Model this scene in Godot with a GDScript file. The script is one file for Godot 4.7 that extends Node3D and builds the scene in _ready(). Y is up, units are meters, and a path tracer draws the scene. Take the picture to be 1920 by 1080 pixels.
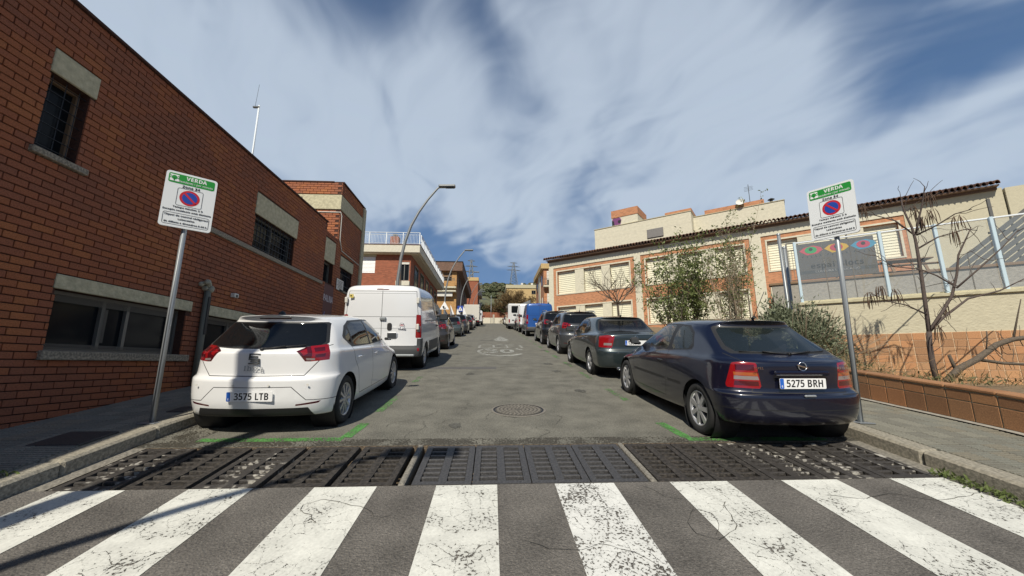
extends Node3D

# ---------------------------------------------------------------- helpers
var used := {}
var mats := {}
var rng := RandomNumberGenerator.new()
const RIGHT := Vector3(1, 0, 0)
const UP := Vector3(0, 1, 0)
const FWD := Vector3(0, 0, -1)

func numbered(n: String) -> String:
	if not used.has(n):
		used[n] = 0
		return n
	used[n] += 1
	return "%s_%03d" % [n, used[n]]

# street height at s metres in front of the camera (z = -s)
func G(s: float) -> float:
	if s < -3.0:
		return -0.45 + 0.05 * (s + 3.0)
	if s < 4.6:
		return 0.15 * s
	if s < 90.0:
		return 0.69 + 0.118 * (s - 4.6)
	return 10.767 + 0.02 * (s - 90.0)

func P(x: float, s: float, h := 0.0) -> Vector3:
	return Vector3(x, G(s) + h, -s)

func lin(r: float, g: float, b: float) -> Color:
	return Color(r, g, b).linear_to_srgb()

func noise(freq: float, sd: int, oct := 4, kind := FastNoiseLite.TYPE_SIMPLEX_SMOOTH) -> FastNoiseLite:
	var n := FastNoiseLite.new()
	n.seed = sd
	n.noise_type = kind
	n.frequency = freq
	n.fractal_octaves = oct
	return n

func noise_tex(freq: float, sd: int, c1: Color, c2: Color, oct := 5, size := 512) -> NoiseTexture2D:
	var t := NoiseTexture2D.new()
	t.width = size
	t.height = size
	t.seamless = true
	t.noise = noise(freq, sd, oct)
	var g := Gradient.new()
	g.set_color(0, c1)
	g.set_color(1, c2)
	g.set_offset(0, 0.2)
	g.set_offset(1, 0.8)
	t.color_ramp = g
	return t

func bump_tex(freq: float, sd: int, strength := 6.0, oct := 5, size := 512) -> NoiseTexture2D:
	var t := NoiseTexture2D.new()
	t.width = size
	t.height = size
	t.seamless = true
	t.as_normal_map = true
	t.bump_strength = strength
	t.noise = noise(freq, sd, oct)
	return t

# plain material, colour in linear reflectance
func mat(n: String, c := Vector3(0.5, 0.5, 0.5), rough := 0.7, metal := 0.0) -> StandardMaterial3D:
	if mats.has(n):
		return mats[n]
	var m := StandardMaterial3D.new()
	m.resource_name = n
	m.albedo_color = lin(c.x, c.y, c.z)
	m.roughness = rough
	m.metallic = metal
	mats[n] = m
	return m

# rough mineral material: noise in tone and relief, mapped on three planes
func stone(n: String, c: Vector3, vary := 0.25, scale := 1.0, bump := 0.6, rough := 0.9, freq := 0.02) -> StandardMaterial3D:
	if mats.has(n):
		return mats[n]
	var m := mat(n, Vector3.ONE, rough)
	var a := c * (1.0 - vary)
	var b := c * (1.0 + vary)
	m.albedo_texture = noise_tex(freq, n.hash() % 1000, lin(a.x, a.y, a.z), lin(b.x, b.y, b.z), 6)
	m.uv1_triplanar = true
	m.uv1_world_triplanar = true
	m.uv1_scale = Vector3.ONE * scale
	if bump > 0.0:
		m.normal_enabled = true
		m.normal_scale = bump
		m.normal_texture = shared_bump
	return m

var shared_bump: NoiseTexture2D

func glass(n: String, c: Vector3, a: float) -> StandardMaterial3D:
	if mats.has(n):
		return mats[n]
	var m := mat(n, c, 0.04)
	m.albedo_color.a = a
	m.transparency = BaseMaterial3D.TRANSPARENCY_ALPHA
	return m

func paint(n: String, c: Vector3, metal := 0.0, rough := 0.35) -> StandardMaterial3D:
	if mats.has(n):
		return mats[n]
	var m := mat(n, c, rough, metal)
	m.clearcoat_enabled = true
	m.clearcoat = 1.0
	m.clearcoat_roughness = 0.06
	return m

func flat() -> SurfaceTool:
	var s := SurfaceTool.new()
	s.begin(Mesh.PRIMITIVE_TRIANGLES)
	s.set_smooth_group(-1)
	return s

func smooth() -> SurfaceTool:
	var s := SurfaceTool.new()
	s.begin(Mesh.PRIMITIVE_TRIANGLES)
	s.set_smooth_group(0)
	return s

func tri(s: SurfaceTool, a: Vector3, b: Vector3, c: Vector3) -> void:
	s.add_vertex(a)
	s.add_vertex(c)
	s.add_vertex(b)

func quad(s: SurfaceTool, a: Vector3, b: Vector3, c: Vector3, d: Vector3) -> void:
	tri(s, a, b, c)
	tri(s, a, c, d)

# box by centre, full size and axes
func bx(s: SurfaceTool, c: Vector3, size: Vector3, b := Basis.IDENTITY) -> void:
	var x := b.x * size.x * 0.5
	var y := b.y * size.y * 0.5
	var z := b.z * size.z * 0.5
	quad(s, c - x - y + z, c + x - y + z, c + x + y + z, c - x + y + z)
	quad(s, c + x - y - z, c - x - y - z, c - x + y - z, c + x + y - z)
	quad(s, c + x - y + z, c + x - y - z, c + x + y - z, c + x + y + z)
	quad(s, c - x - y - z, c - x - y + z, c - x + y + z, c - x + y - z)
	quad(s, c - x + y + z, c + x + y + z, c + x + y - z, c - x + y - z)
	quad(s, c - x - y - z, c + x - y - z, c + x - y + z, c - x - y + z)

# box with chamfered edges
func cbx(s: SurfaceTool, c: Vector3, size: Vector3, ch: float, b := Basis.IDENTITY) -> void:
	var h := size * 0.5
	var k := Vector3(h.x - ch, h.y - ch, h.z - ch)
	var f := func(sx: float, sy: float, sz: float, ax: int) -> Vector3:
		var v := Vector3(sx * (h.x if ax == 0 else k.x), sy * (h.y if ax == 1 else k.y), sz * (h.z if ax == 2 else k.z))
		return c + b * v
	for sg in [-1.0, 1.0]:
		var q := [[f.call(sg, -1, -1, 0), f.call(sg, 1, -1, 0), f.call(sg, 1, 1, 0), f.call(sg, -1, 1, 0)],
			[f.call(-1, sg, -1, 1), f.call(-1, sg, 1, 1), f.call(1, sg, 1, 1), f.call(1, sg, -1, 1)],
			[f.call(-1, -1, sg, 2), f.call(1, -1, sg, 2), f.call(1, 1, sg, 2), f.call(-1, 1, sg, 2)]]
		for e in q:
			if sg > 0:
				quad(s, e[0], e[1], e[2], e[3])
			else:
				quad(s, e[3], e[2], e[1], e[0])
	for s1 in [-1.0, 1.0]:
		for s2 in [-1.0, 1.0]:
			fquad(s, c, f.call(s1, s2, -1, 0), f.call(s1, s2, 1, 0), f.call(s1, s2, 1, 1), f.call(s1, s2, -1, 1))
			fquad(s, c, f.call(s1, -1, s2, 0), f.call(s1, 1, s2, 0), f.call(s1, 1, s2, 2), f.call(s1, -1, s2, 2))
			fquad(s, c, f.call(-1, s1, s2, 1), f.call(1, s1, s2, 1), f.call(1, s1, s2, 2), f.call(-1, s1, s2, 2))
			for s3 in [-1.0, 1.0]:
				ftri(s, c, f.call(s1, s2, s3, 0), f.call(s1, s2, s3, 1), f.call(s1, s2, s3, 2))

# facing away from c whatever the order given
func ftri(s: SurfaceTool, c: Vector3, p: Vector3, q: Vector3, r: Vector3) -> void:
	if (q - p).cross(r - p).dot((p + q + r) / 3.0 - c) >= 0.0:
		tri(s, p, q, r)
	else:
		tri(s, p, r, q)

func fquad(s: SurfaceTool, c: Vector3, p: Vector3, q: Vector3, r: Vector3, t: Vector3) -> void:
	ftri(s, c, p, q, r)
	ftri(s, c, p, r, t)

func tube(s: SurfaceTool, pts: Array, radii: Array, n := 6, cap := true) -> void:
	var rings := []
	var up := Vector3(0.13, 0.31, 0.94).normalized()
	for i in pts.size():
		var d: Vector3 = (pts[mini(i + 1, pts.size() - 1)] - pts[maxi(i - 1, 0)]).normalized()
		var u := up - d * up.dot(d)
		if u.length() < 0.1:
			u = d.cross(Vector3(0.9, 0.2, 0.1))
		u = u.normalized()
		up = u
		var v := d.cross(u)
		var r := []
		for k in n:
			var a := TAU * k / n
			r.append(pts[i] + (u * cos(a) + v * sin(a)) * radii[i])
		rings.append(r)
	for i in pts.size() - 1:
		for k in n:
			var k2 := (k + 1) % n
			quad(s, rings[i][k], rings[i][k2], rings[i + 1][k2], rings[i + 1][k])
	if cap:
		var e := rings.size() - 1
		for k in range(1, n - 1):
			tri(s, rings[0][0], rings[0][k + 1], rings[0][k])
			tri(s, rings[e][0], rings[e][k], rings[e][k + 1])

func rod(s: SurfaceTool, a: Vector3, b: Vector3, r: float, n := 6) -> void:
	tube(s, [a, b], [r, r], n)

# profile of (radius, height) turned about the y axis of b at o
func lathe(s: SurfaceTool, prof: Array, n: int, o := Vector3.ZERO, b := Basis.IDENTITY) -> void:
	for i in prof.size() - 1:
		var p: Vector2 = prof[i]
		var q: Vector2 = prof[i + 1]
		for k in n:
			var a := TAU * k / n
			var c := TAU * (k + 1) / n
			var p0 := o + b * Vector3(p.x * cos(a), p.y, -p.x * sin(a))
			var p1 := o + b * Vector3(p.x * cos(c), p.y, -p.x * sin(c))
			var q0 := o + b * Vector3(q.x * cos(a), q.y, -q.x * sin(a))
			var q1 := o + b * Vector3(q.x * cos(c), q.y, -q.x * sin(c))
			if p.x > 0.0001:
				tri(s, p0, p1, q1)
			if q.x > 0.0001:
				tri(s, p0, q1, q0)

func obj(called: String, s: SurfaceTool, m: Material, parent: Node = self) -> MeshInstance3D:
	s.generate_normals()
	var o := MeshInstance3D.new()
	o.mesh = s.commit()
	o.material_override = null
	o.mesh.surface_set_material(0, m)
	o.name = numbered(called) if parent == self else called
	parent.add_child(o, true)
	return o

func inst(called: String, mesh: Mesh, t: Transform3D, parent: Node = self, m: Material = null) -> MeshInstance3D:
	var o := MeshInstance3D.new()
	o.mesh = mesh
	o.transform = t
	if m:
		o.material_override = m
	o.name = numbered(called) if parent == self else called
	parent.add_child(o, true)
	return o

func meshof(s: SurfaceTool, m: Material) -> ArrayMesh:
	s.generate_normals()
	var k := s.commit()
	k.surface_set_material(0, m)
	return k

func many(called: String, mesh: Mesh, list: Array, parent: Node, colors: Array = []) -> MultiMeshInstance3D:
	var mm := MultiMesh.new()
	mm.transform_format = MultiMesh.TRANSFORM_3D
	mm.use_colors = not colors.is_empty()
	mm.mesh = mesh
	mm.instance_count = list.size()
	for i in list.size():
		mm.set_instance_transform(i, list[i])
		if not colors.is_empty():
			mm.set_instance_color(i, colors[i])
	var o := MultiMeshInstance3D.new()
	o.multimesh = mm
	o.name = numbered(called) if parent == self else called
	o.set_meta("kind", "stuff")
	parent.add_child(o, true)
	return o

func thing(called: String, label: String, category: String, at := Vector3.ZERO, turn := 0.0, group := "") -> Node3D:
	var o := Node3D.new()
	o.name = numbered(called)
	add_child(o)
	o.position = at
	o.rotation.y = turn
	return tag(o, label, category, group)

func tag(o: Node3D, label: String, category: String, group := "") -> Node3D:
	o.set_meta("label", label)
	o.set_meta("category", category)
	if group:
		o.set_meta("group", group)
	return o

func struct(called: String, s: SurfaceTool, m: Material) -> MeshInstance3D:
	var o := obj(called, s, m)
	o.set_meta("kind", "structure")
	return o

# flat lettering, h = height of a capital; lies in the xy plane of b
func text(called: String, parent: Node, str: String, h: float, at: Vector3, b: Basis, m: Material, bold := false, wide := 1.0, font := "Droid Sans", align := HORIZONTAL_ALIGNMENT_CENTER) -> MeshInstance3D:
	var t := TextMesh.new()
	var f := SystemFont.new()
	f.font_names = PackedStringArray([font])
	if bold:
		f.font_weight = 700
	t.font = f
	t.font_size = 32
	t.text = str
	t.pixel_size = h / (0.715 * 32.0)
	t.depth = 0.0015
	t.curve_step = 3.0
	t.horizontal_alignment = align
	t.material = m
	var o := MeshInstance3D.new()
	o.mesh = t
	o.transform = Transform3D(Basis(b.x * wide, b.y, b.z), at + b.y * h * 0.484)
	o.name = called
	parent.add_child(o, true)
	return o

# filled 2D outline (counter-clockwise or not) in the plane o + u*x + v*y, facing u cross v, with thickness
func slab(s: SurfaceTool, poly: PackedVector2Array, o: Vector3, u: Vector3, v: Vector3, th: float, back := true) -> void:
	if Geometry2D.is_polygon_clockwise(poly):
		poly = poly.duplicate()
		poly.reverse()
	var n := u.cross(v).normalized() * th
	var ix := Geometry2D.triangulate_polygon(poly)
	for i in range(0, ix.size(), 3):
		var p := []
		for k in 3:
			var q := poly[ix[i + k]]
			p.append(o + u * q.x + v * q.y)
		var ccw: bool = (p[1] - p[0]).cross(p[2] - p[0]).dot(n) > 0.0
		if not ccw:
			p = [p[0], p[2], p[1]]
		tri(s, p[0] + n, p[1] + n, p[2] + n)
		if back:
			tri(s, p[0], p[2], p[1])
	for i in poly.size():
		var a := poly[i]
		var c := poly[(i + 1) % poly.size()]
		var pa := o + u * a.x + v * a.y
		var pc := o + u * c.x + v * c.y
		quad(s, pa, pc, pc + n, pa + n)

func rrect(x0: float, y0: float, x1: float, y1: float, r: float, n := 4) -> PackedVector2Array:
	var out := PackedVector2Array()
	var cs := [[x1 - r, y0 + r, -PI / 2], [x1 - r, y1 - r, 0.0], [x0 + r, y1 - r, PI / 2], [x0 + r, y0 + r, PI]]
	for c in cs:
		for i in n + 1:
			var a: float = c[2] + PI / 2 * i / n
			out.append(Vector2(c[0] + r * cos(a), c[1] + r * sin(a)))
	return out

func circle(cx: float, cy: float, r: float, n := 24, ry := -1.0) -> PackedVector2Array:
	var out := PackedVector2Array()
	for i in n:
		var a := TAU * i / n
		out.append(Vector2(cx + r * cos(a), cy + (r if ry < 0 else ry) * sin(a)))
	return out

func poly(a: Array) -> PackedVector2Array:
	var o := PackedVector2Array()
	for i in range(0, a.size(), 2):
		o.append(Vector2(a[i], a[i + 1]))
	return o

# ---------------------------------------------------------------- scene
func _ready() -> void:
	rng.seed = 7
	var cam := Camera3D.new()
	cam.name = "camera"
	cam.position = Vector3(0, 1.57, 0)
	cam.rotation = Vector3(deg_to_rad(11.0), deg_to_rad(-2.96), 0)
	cam.fov = rad_to_deg(2.0 * atan(540.0 / 735.0))
	cam.near = 0.05
	cam.far = 3000.0
	add_child(cam)
	cam.current = true
	var we := WorldEnvironment.new()
	we.name = "environment"
	var env := Environment.new()
	env.background_mode = Environment.BG_SKY
	var sky := Sky.new()
	var sm := PanoramaSkyMaterial.new()
	sm.panorama = ImageTexture.create_from_image(sky_image())
	sm.energy_multiplier = 1.0
	sky.sky_material = sm
	env.sky = sky
	env.ambient_light_source = Environment.AMBIENT_SOURCE_SKY
	env.tonemap_mode = Environment.TONE_MAPPER_LINEAR
	env.tonemap_exposure = 1.0
	env.sdfgi_enabled = true
	env.ssao_enabled = true
	env.ssil_enabled = true
	we.environment = env
	add_child(we)
	var sun := DirectionalLight3D.new()
	sun.name = "sun"
	sun.light_energy = 1.6
	sun.light_color = Color(1.0, 0.97, 0.91)
	sun.light_angular_distance = 0.5
	sun.shadow_enabled = true
	add_child(sun)
	sun.look_at_from_position(Vector3.ZERO, Vector3(0.275, -1.0, -0.93), UP)
	shared_bump = bump_tex(0.05, 3, 8.0)
	make_materials()
	ground()
	left_building()
	far_left_buildings()
	school()
	cream_wall()
	far_right()
	hill()
	crossing()
	drain_grates()
	kerbs_and_pavements()
	road_marks()
	parking_signs()
	street_lamps()
	plants()
	vehicles()
	small_things()

func sky_image() -> Image:
	var w := 2048
	var h := 1024
	var fine := noise(3.2, 11, 5)
	var warp := noise(1.1, 5, 3)
	var wisp := noise(2.0, 23, 4)
	var fibre := noise(1.0, 41, 4)
	# bands of thin cloud: azimuth, elevation of both ends, half width, density (degrees)
	var bands := [[-80, 36, -40, 31, 9.0, 0.85], [-46, 35, -14, 31, 7.5, 0.95], [-16, 31, 4, 22, 5.5, 0.75], [2, 21, 14, 14, 4.5, 0.35], [-36, 26, -20, 23, 4.0, 0.45],
		[26, 48, 36, 33, 9.0, 0.8], [34, 34, 34, 22, 10.0, 0.95], [38, 20, 60, 18, 4.0, 0.75], [44, 19, 64, 25, 1.6, 0.6], [14, 40, 20, 28, 6.0, 0.45], [40, 15, 75, 12, 5.0, 0.6],
		[16, 24, 30, 17, 6.0, 0.5], [-50, 18, -30, 16, 6.0, 0.4], [70, 40, 120, 30, 10.0, 0.6], [-150, 30, -100, 45, 14.0, 0.6], [150, 25, 200, 40, 14.0, 0.6], [-10, 40, 8, 32, 6.0, 0.55], [2, 50, 14, 40, 6.0, 0.4], [-60, 26, -40, 24, 4.0, 0.5], [-30, 50, 0, 50, 4.0, 0.25]]
	var data := PackedByteArray()
	data.resize(w * h * 3)
	for j in h:
		var el := 90.0 - 180.0 * (j + 0.5) / h
		var up := sin(deg_to_rad(el))
		var ce := cos(deg_to_rad(el))
		var t := clampf(el / 48.0, 0.0, 1.0)
		var base := Vector3(0.19, 0.35, 0.63).lerp(Vector3(0.058, 0.110, 0.225), pow(t, 0.62))
		base = base.lerp(Vector3(0.36, 0.47, 0.62), exp(-maxf(el, 0.0) / 5.0) * 0.8)
		for i in w:
			var az := fposmod(360.0 * (i + 0.5) / w + 180.0, 360.0) - 180.0
			var v := Vector3(0.0, 0.0, 0.0)
			if el > -3.0:
				var d := Vector3(sin(deg_to_rad(az)) * ce, up, -cos(deg_to_rad(az)) * ce)
				var q := Vector2(d.x, d.z) / (up + 0.25)
				var wx := warp.get_noise_2d(q.x, q.y) * 0.22
				var wy := warp.get_noise_2d(q.x + 9.0, q.y - 4.0) * 0.22
				var f := fine.get_noise_2d(q.x * 0.75 + wx, q.y * 0.4 + wy)
				var g := wisp.get_noise_2d(q.x * 1.6 - wy, q.y * 0.55 + wx)
				# fibres drawn out along the wind
				var fx := q.x * 0.62 + q.y * 0.78 + wx
				var fy := q.y * 0.62 - q.x * 0.78 + wy
				var fb := fibre.get_noise_2d(fx * 2.2, fy * 11.0)
				var cov := 0.0
				var pa := Vector2(az + wx * 16.0 + f * 5.0, el + wy * 12.0 + f * 3.0)
				for b in bands:
					var a := Vector2(b[0], b[1])
					var e := Vector2(b[2], b[3])
					if absf(pa.y - (a.y + e.y) * 0.5) > 32.0:
						continue
					var ab := e - a
					var k := clampf((pa - a).dot(ab) / ab.length_squared(), 0.0, 1.0)
					var r := (pa - a - ab * k).length() / float(b[4])
					if r < 3.0:
						cov = 1.0 - (1.0 - cov) * (1.0 - float(b[5]) * exp(-r * r * 0.7))
				cov = clampf(cov * (0.95 + 0.3 * f + 0.25 * g) + 0.02 + 0.13 * g + 0.07 * f, 0.0, 1.0)
				cov = lerpf(cov, smoothstep(0.14, 0.82, cov), 0.85)
				cov = clampf(cov + fb * (0.10 + 0.9 * cov * (1.0 - cov)) * 0.62, 0.0, 1.0)
				var wh := Vector3(0.52, 0.62, 0.745).lerp(Vector3(0.49, 0.57, 0.68), t)
				v = base.lerp(wh, cov * 0.95)
			else:
				v = Vector3(0.16, 0.15, 0.13)
			var o := (j * w + i) * 3
			var c := Color(v.x, v.y, v.z).linear_to_srgb()
			data[o] = int(c.r * 255.0)
			data[o + 1] = int(c.g * 255.0)
			data[o + 2] = int(c.b * 255.0)
	return Image.create_from_data(w, h, false, Image.FORMAT_RGB8, data)

# asphalt, 4 m of it: aggregate, stains and cracks
func asphalt_image(sd: int, c: Vector3, cracks: float) -> Image:
	var w := 1024
	var r := RandomNumberGenerator.new()
	r.seed = sd
	var big := noise(0.006, sd, 3).get_seamless_image(w, w)
	var mid := noise(0.11, sd + 1, 4).get_seamless_image(w, w)
	var cell := noise(0.012, sd + 2, 1, FastNoiseLite.TYPE_CELLULAR)
	cell.cellular_return_type = FastNoiseLite.RETURN_DISTANCE2_SUB
	cell.domain_warp_enabled = true
	cell.domain_warp_amplitude = 18.0
	cell.domain_warp_frequency = 0.02
	var crk := cell.get_seamless_image(w, w)
	var a := big.get_data()
	var b := mid.get_data()
	var k := crk.get_data()
	var data := PackedByteArray()
	data.resize(w * w * 3)
	for i in w * w:
		var g := r.randf()
		var v := 1.0 + (float(a[i]) / 255.0 - 0.5) * 0.6 + (float(b[i]) / 255.0 - 0.5) * 0.7
		v *= 0.72 + 0.56 * g
		if g > 0.98:
			v *= 1.6
		if b[i] > 205:
			v *= 0.62
		if cracks > 0.0 and float(k[i]) < cracks and a[i] > 135 and b[i] > 90:
			v *= 0.66
		var q := Color(c.x * v, c.y * v, c.z * v).linear_to_srgb()
		data[i * 3] = int(clampf(q.r, 0, 1) * 255.0)
		data[i * 3 + 1] = int(clampf(q.g, 0, 1) * 255.0)
		data[i * 3 + 2] = int(clampf(q.b, 0, 1) * 255.0)
	return Image.create_from_data(w, w, false, Image.FORMAT_RGB8, data)

# worn road paint with see-through wear and cracks
func paint_image(sd: int, c: Vector3, wear: float, crack: float) -> Image:
	var w := 1024
	var a := noise(0.005, sd, 3).get_seamless_image(w, w).get_data()
	var b := noise(0.06, sd + 1, 4).get_seamless_image(w, w).get_data()
	var cell := noise(0.016, sd + 2, 1, FastNoiseLite.TYPE_CELLULAR)
	cell.cellular_return_type = FastNoiseLite.RETURN_DISTANCE2_SUB
	cell.domain_warp_enabled = true
	cell.domain_warp_amplitude = 34.0
	cell.domain_warp_frequency = 0.015
	var k := cell.get_seamless_image(w, w).get_data()
	var data := PackedByteArray()
	data.resize(w * w * 4)
	var r := RandomNumberGenerator.new()
	r.seed = sd
	for i in w * w:
		var fa := float(a[i]) / 255.0
		var fb := float(b[i]) / 255.0
		var v := 0.82 + 0.3 * (fa - 0.5) + 0.25 * (fb - 0.5) + 0.1 * r.randf()
		var hole := fb * 0.65 + fa * 0.35 < wear + r.randf() * 0.05
		if float(k[i]) < crack * (0.3 + 1.4 * (1.0 - fa)):
			hole = true
		var q := Color(c.x * v, c.y * v, c.z * v).linear_to_srgb()
		data[i * 4] = int(clampf(q.r, 0, 1) * 255.0)
		data[i * 4 + 1] = int(clampf(q.g, 0, 1) * 255.0)
		data[i * 4 + 2] = int(clampf(q.b, 0, 1) * 255.0)
		data[i * 4 + 3] = 0 if hole else 255
	return Image.create_from_data(w, w, false, Image.FORMAT_RGBA8, data)

# far brickwork: courses too small to tell apart, 2 m x 2 m
func brick_image(sd: int, c: Vector3, vary: float, joint: Vector3, rows: int, cols: int) -> Image:
	var w := 512
	var r := RandomNumberGenerator.new()
	r.seed = sd
	var tone := []
	for i in rows * (cols + 1):
		tone.append(1.0 + (r.randf() - 0.5) * 2.0 * vary)
	var data := PackedByteArray()
	data.resize(w * w * 3)
	for y in w:
		var fy := float(y) / w * rows
		var row := int(fy)
		for x in w:
			var fx := float(x) / w * cols + (0.5 if row % 2 == 1 else 0.0)
			var col := int(fx)
			var q := c * float(tone[row * (cols + 1) + col % cols]) * (0.92 + 0.16 * r.randf())
			if fy - row < 0.16 or fx - col < 0.05:
				q = joint
			var k := Color(q.x, q.y, q.z).linear_to_srgb()
			var o := (y * w + x) * 3
			data[o] = int(clampf(k.r, 0, 1) * 255.0)
			data[o + 1] = int(clampf(k.g, 0, 1) * 255.0)
			data[o + 2] = int(clampf(k.b, 0, 1) * 255.0)
	return Image.create_from_data(w, w, false, Image.FORMAT_RGB8, data)

func tiled(n: String, img: Image, scale: float, rough := 0.9) -> StandardMaterial3D:
	var m := mat(n, Vector3.ONE, rough)
	m.albedo_texture = ImageTexture.create_from_image(img)
	m.uv1_triplanar = true
	m.uv1_world_triplanar = true
	m.uv1_scale = Vector3.ONE * scale
	m.uv1_triplanar_sharpness = 8.0
	return m

func road_paint(n: String, img: Image) -> StandardMaterial3D:
	var m := tiled(n, img, 0.5, 0.75)
	m.transparency = BaseMaterial3D.TRANSPARENCY_ALPHA_SCISSOR
	m.alpha_scissor_threshold = 0.5
	return m

func make_materials() -> void:
	var a := tiled("asphalt", asphalt_image(3, Vector3(0.140, 0.134, 0.110), 3.5), 0.25, 0.92)
	a.normal_enabled = true
	a.normal_scale = 0.5
	a.normal_texture = bump_tex(0.2, 8, 5.0, 4, 1024)
	var b := tiled("crossing_asphalt", asphalt_image(31, Vector3(0.113, 0.104, 0.092), 0.0), 0.25, 0.92)
	b.normal_enabled = true
	b.normal_scale = 0.6
	b.normal_texture = a.normal_texture
	road_paint("white_paint", paint_image(5, Vector3(0.66, 0.66, 0.60), 0.245, 3.2))
	road_paint("worn_paint", paint_image(15, Vector3(0.66, 0.66, 0.62), 0.365, 5.0))
	road_paint("green_paint", paint_image(9, Vector3(0.085, 0.25, 0.06), 0.44, 4.0))
	road_paint("faded_paint", paint_image(19, Vector3(0.42, 0.42, 0.38), 0.46, 8.0))
	road_paint("faded_green", paint_image(29, Vector3(0.11, 0.25, 0.075), 0.50, 4.0))
	road_paint("grime", paint_image(49, Vector3(0.055, 0.048, 0.035), 0.50, 0.0))
	road_paint("oil_stain", paint_image(59, Vector3(0.10, 0.096, 0.080), 0.45, 0.0))
	tiled("orange_brickwork", brick_image(4, Vector3(0.46, 0.195, 0.095), 0.2, Vector3(0.42, 0.28, 0.17), 22, 8), 0.5)
	tiled("red_brickwork", brick_image(6, Vector3(0.30, 0.095, 0.048), 0.2, Vector3(0.2, 0.1, 0.07), 22, 8), 0.5)
	tiled("yellow_brickwork", brick_image(8, Vector3(0.44, 0.24, 0.085), 0.2, Vector3(0.35, 0.24, 0.13), 22, 8), 0.5)
	tiled("brown_brickwork", brick_image(10, Vector3(0.17, 0.1, 0.07), 0.2, Vector3(0.15, 0.1, 0.08), 22, 8), 0.5)
	for k in ["orange_brickwork", "red_brickwork", "yellow_brickwork", "brown_brickwork"]:
		mats[k].uv1_world_triplanar = false
	stone("mortar", Vector3(0.060, 0.024, 0.015), 0.2, 2.0, 0.6)
	stone("lintel", Vector3(0.47, 0.43, 0.29), 0.14, 0.7, 0.35)
	stone("sill_stone", Vector3(0.27, 0.235, 0.18), 0.4, 2.5, 0.7)
	stone("render_cream", Vector3(0.50, 0.46, 0.335), 0.06, 0.5, 0.35)
	stone("render_pale", Vector3(0.60, 0.565, 0.44), 0.08, 0.35, 0.25)
	stone("render_white", Vector3(0.60, 0.565, 0.46), 0.06, 0.4, 0.2)
	stone("render_yellow", Vector3(0.50, 0.36, 0.17), 0.08, 0.4, 0.2)
	stone("granite", Vector3(0.28, 0.255, 0.20), 0.3, 2.5, 0.8)
	stone("granite_dark", Vector3(0.20, 0.185, 0.155), 0.35, 2.5, 0.8)
	stone("earth", Vector3(0.20, 0.145, 0.085), 0.35, 0.8, 1.0)
	stone("concrete", Vector3(0.30, 0.28, 0.24), 0.15, 0.8, 0.5)
	stone("iron", Vector3(0.052, 0.050, 0.050), 0.35, 3.0, 0.4, 0.55)
	stone("hill_soil", Vector3(0.10, 0.105, 0.055), 0.45, 0.02, 0.0)
	mat("dark", Vector3(0.012, 0.012, 0.013), 0.6)
	mat("black_plastic", Vector3(0.018, 0.018, 0.019), 0.5)
	mat("grey_plastic", Vector3(0.055, 0.058, 0.06), 0.6)
	mat("rubber", Vector3(0.022, 0.022, 0.022), 0.85)
	mat("steel", Vector3(0.30, 0.32, 0.33), 0.42, 0.45)
	mat("chrome", Vector3(0.75, 0.75, 0.76), 0.12, 1.0)
	mat("alloy", Vector3(0.52, 0.52, 0.53), 0.3, 0.6)
	mat("white", Vector3(0.78, 0.78, 0.77), 0.45)
	mat("off_white", Vector3(0.62, 0.60, 0.54), 0.6)
	mat("black", Vector3(0.015, 0.015, 0.016), 0.5)
	mat("sign_green", Vector3(0.012, 0.25, 0.028), 0.45)
	mat("sign_red", Vector3(0.50, 0.015, 0.025), 0.45)
	mat("sign_blue", Vector3(0.012, 0.055, 0.33), 0.45)
	mat("plate_blue", Vector3(0.02, 0.12, 0.5), 0.4)
	mat("pane_dark", Vector3(0.010, 0.012, 0.014), 0.12)
	mats["pane_dark"].metallic_specular = 0.22
	mat("pane_grey", Vector3(0.05, 0.055, 0.06), 0.1)
	mat("frame_alu", Vector3(0.16, 0.155, 0.14), 0.5, 0.3)
	mat("shutter", Vector3(0.72, 0.69, 0.52), 0.6)
	mat("shutter_grey", Vector3(0.2, 0.19, 0.18), 0.6)
	mat("rail_white", Vector3(0.72, 0.76, 0.78), 0.4)
	mat("wood", Vector3(0.20, 0.13, 0.075), 0.8)
	paint("lamp_red", Vector3(0.24, 0.005, 0.008), 0.0, 0.15)
	paint("lamp_dark_red", Vector3(0.07, 0.003, 0.006), 0.0, 0.15)
	paint("lamp_clear", Vector3(0.30, 0.25, 0.24), 0.3, 0.2)
	paint("lamp_amber", Vector3(0.34, 0.085, 0.02), 0.0, 0.2)
	glass("car_glass_dark", Vector3(0.008, 0.009, 0.010), 0.82)
	glass("privacy_glass", Vector3(0.007, 0.008, 0.009), 0.94)
	glass("car_glass", Vector3(0.03, 0.04, 0.04), 0.42)
	var f := stone("foliage_dark", Vector3(0.045, 0.062, 0.018), 0.4, 1.5, 0.0)
	f.backlight_enabled = true
	f.backlight = lin(0.04, 0.06, 0.01)
	f.roughness = 0.65

# ---------------------------------------------------------------- ground and road
func strip(s: SurfaceTool, x0: float, x1: float, s0: float, s1: float, h: float, step := 0.5) -> void:
	var n := maxi(1, int(ceil((s1 - s0) / step)))
	for i in n:
		var a := lerpf(s0, s1, float(i) / n)
		var b := lerpf(s0, s1, float(i + 1) / n)
		quad(s, P(x0, a, h), P(x1, a, h), P(x1, b, h), P(x0, b, h))

const KL := -3.82
const KR := 4.30
const PIT0 := 3.66
const PIT1 := 4.62

var road: MeshInstance3D

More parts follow.
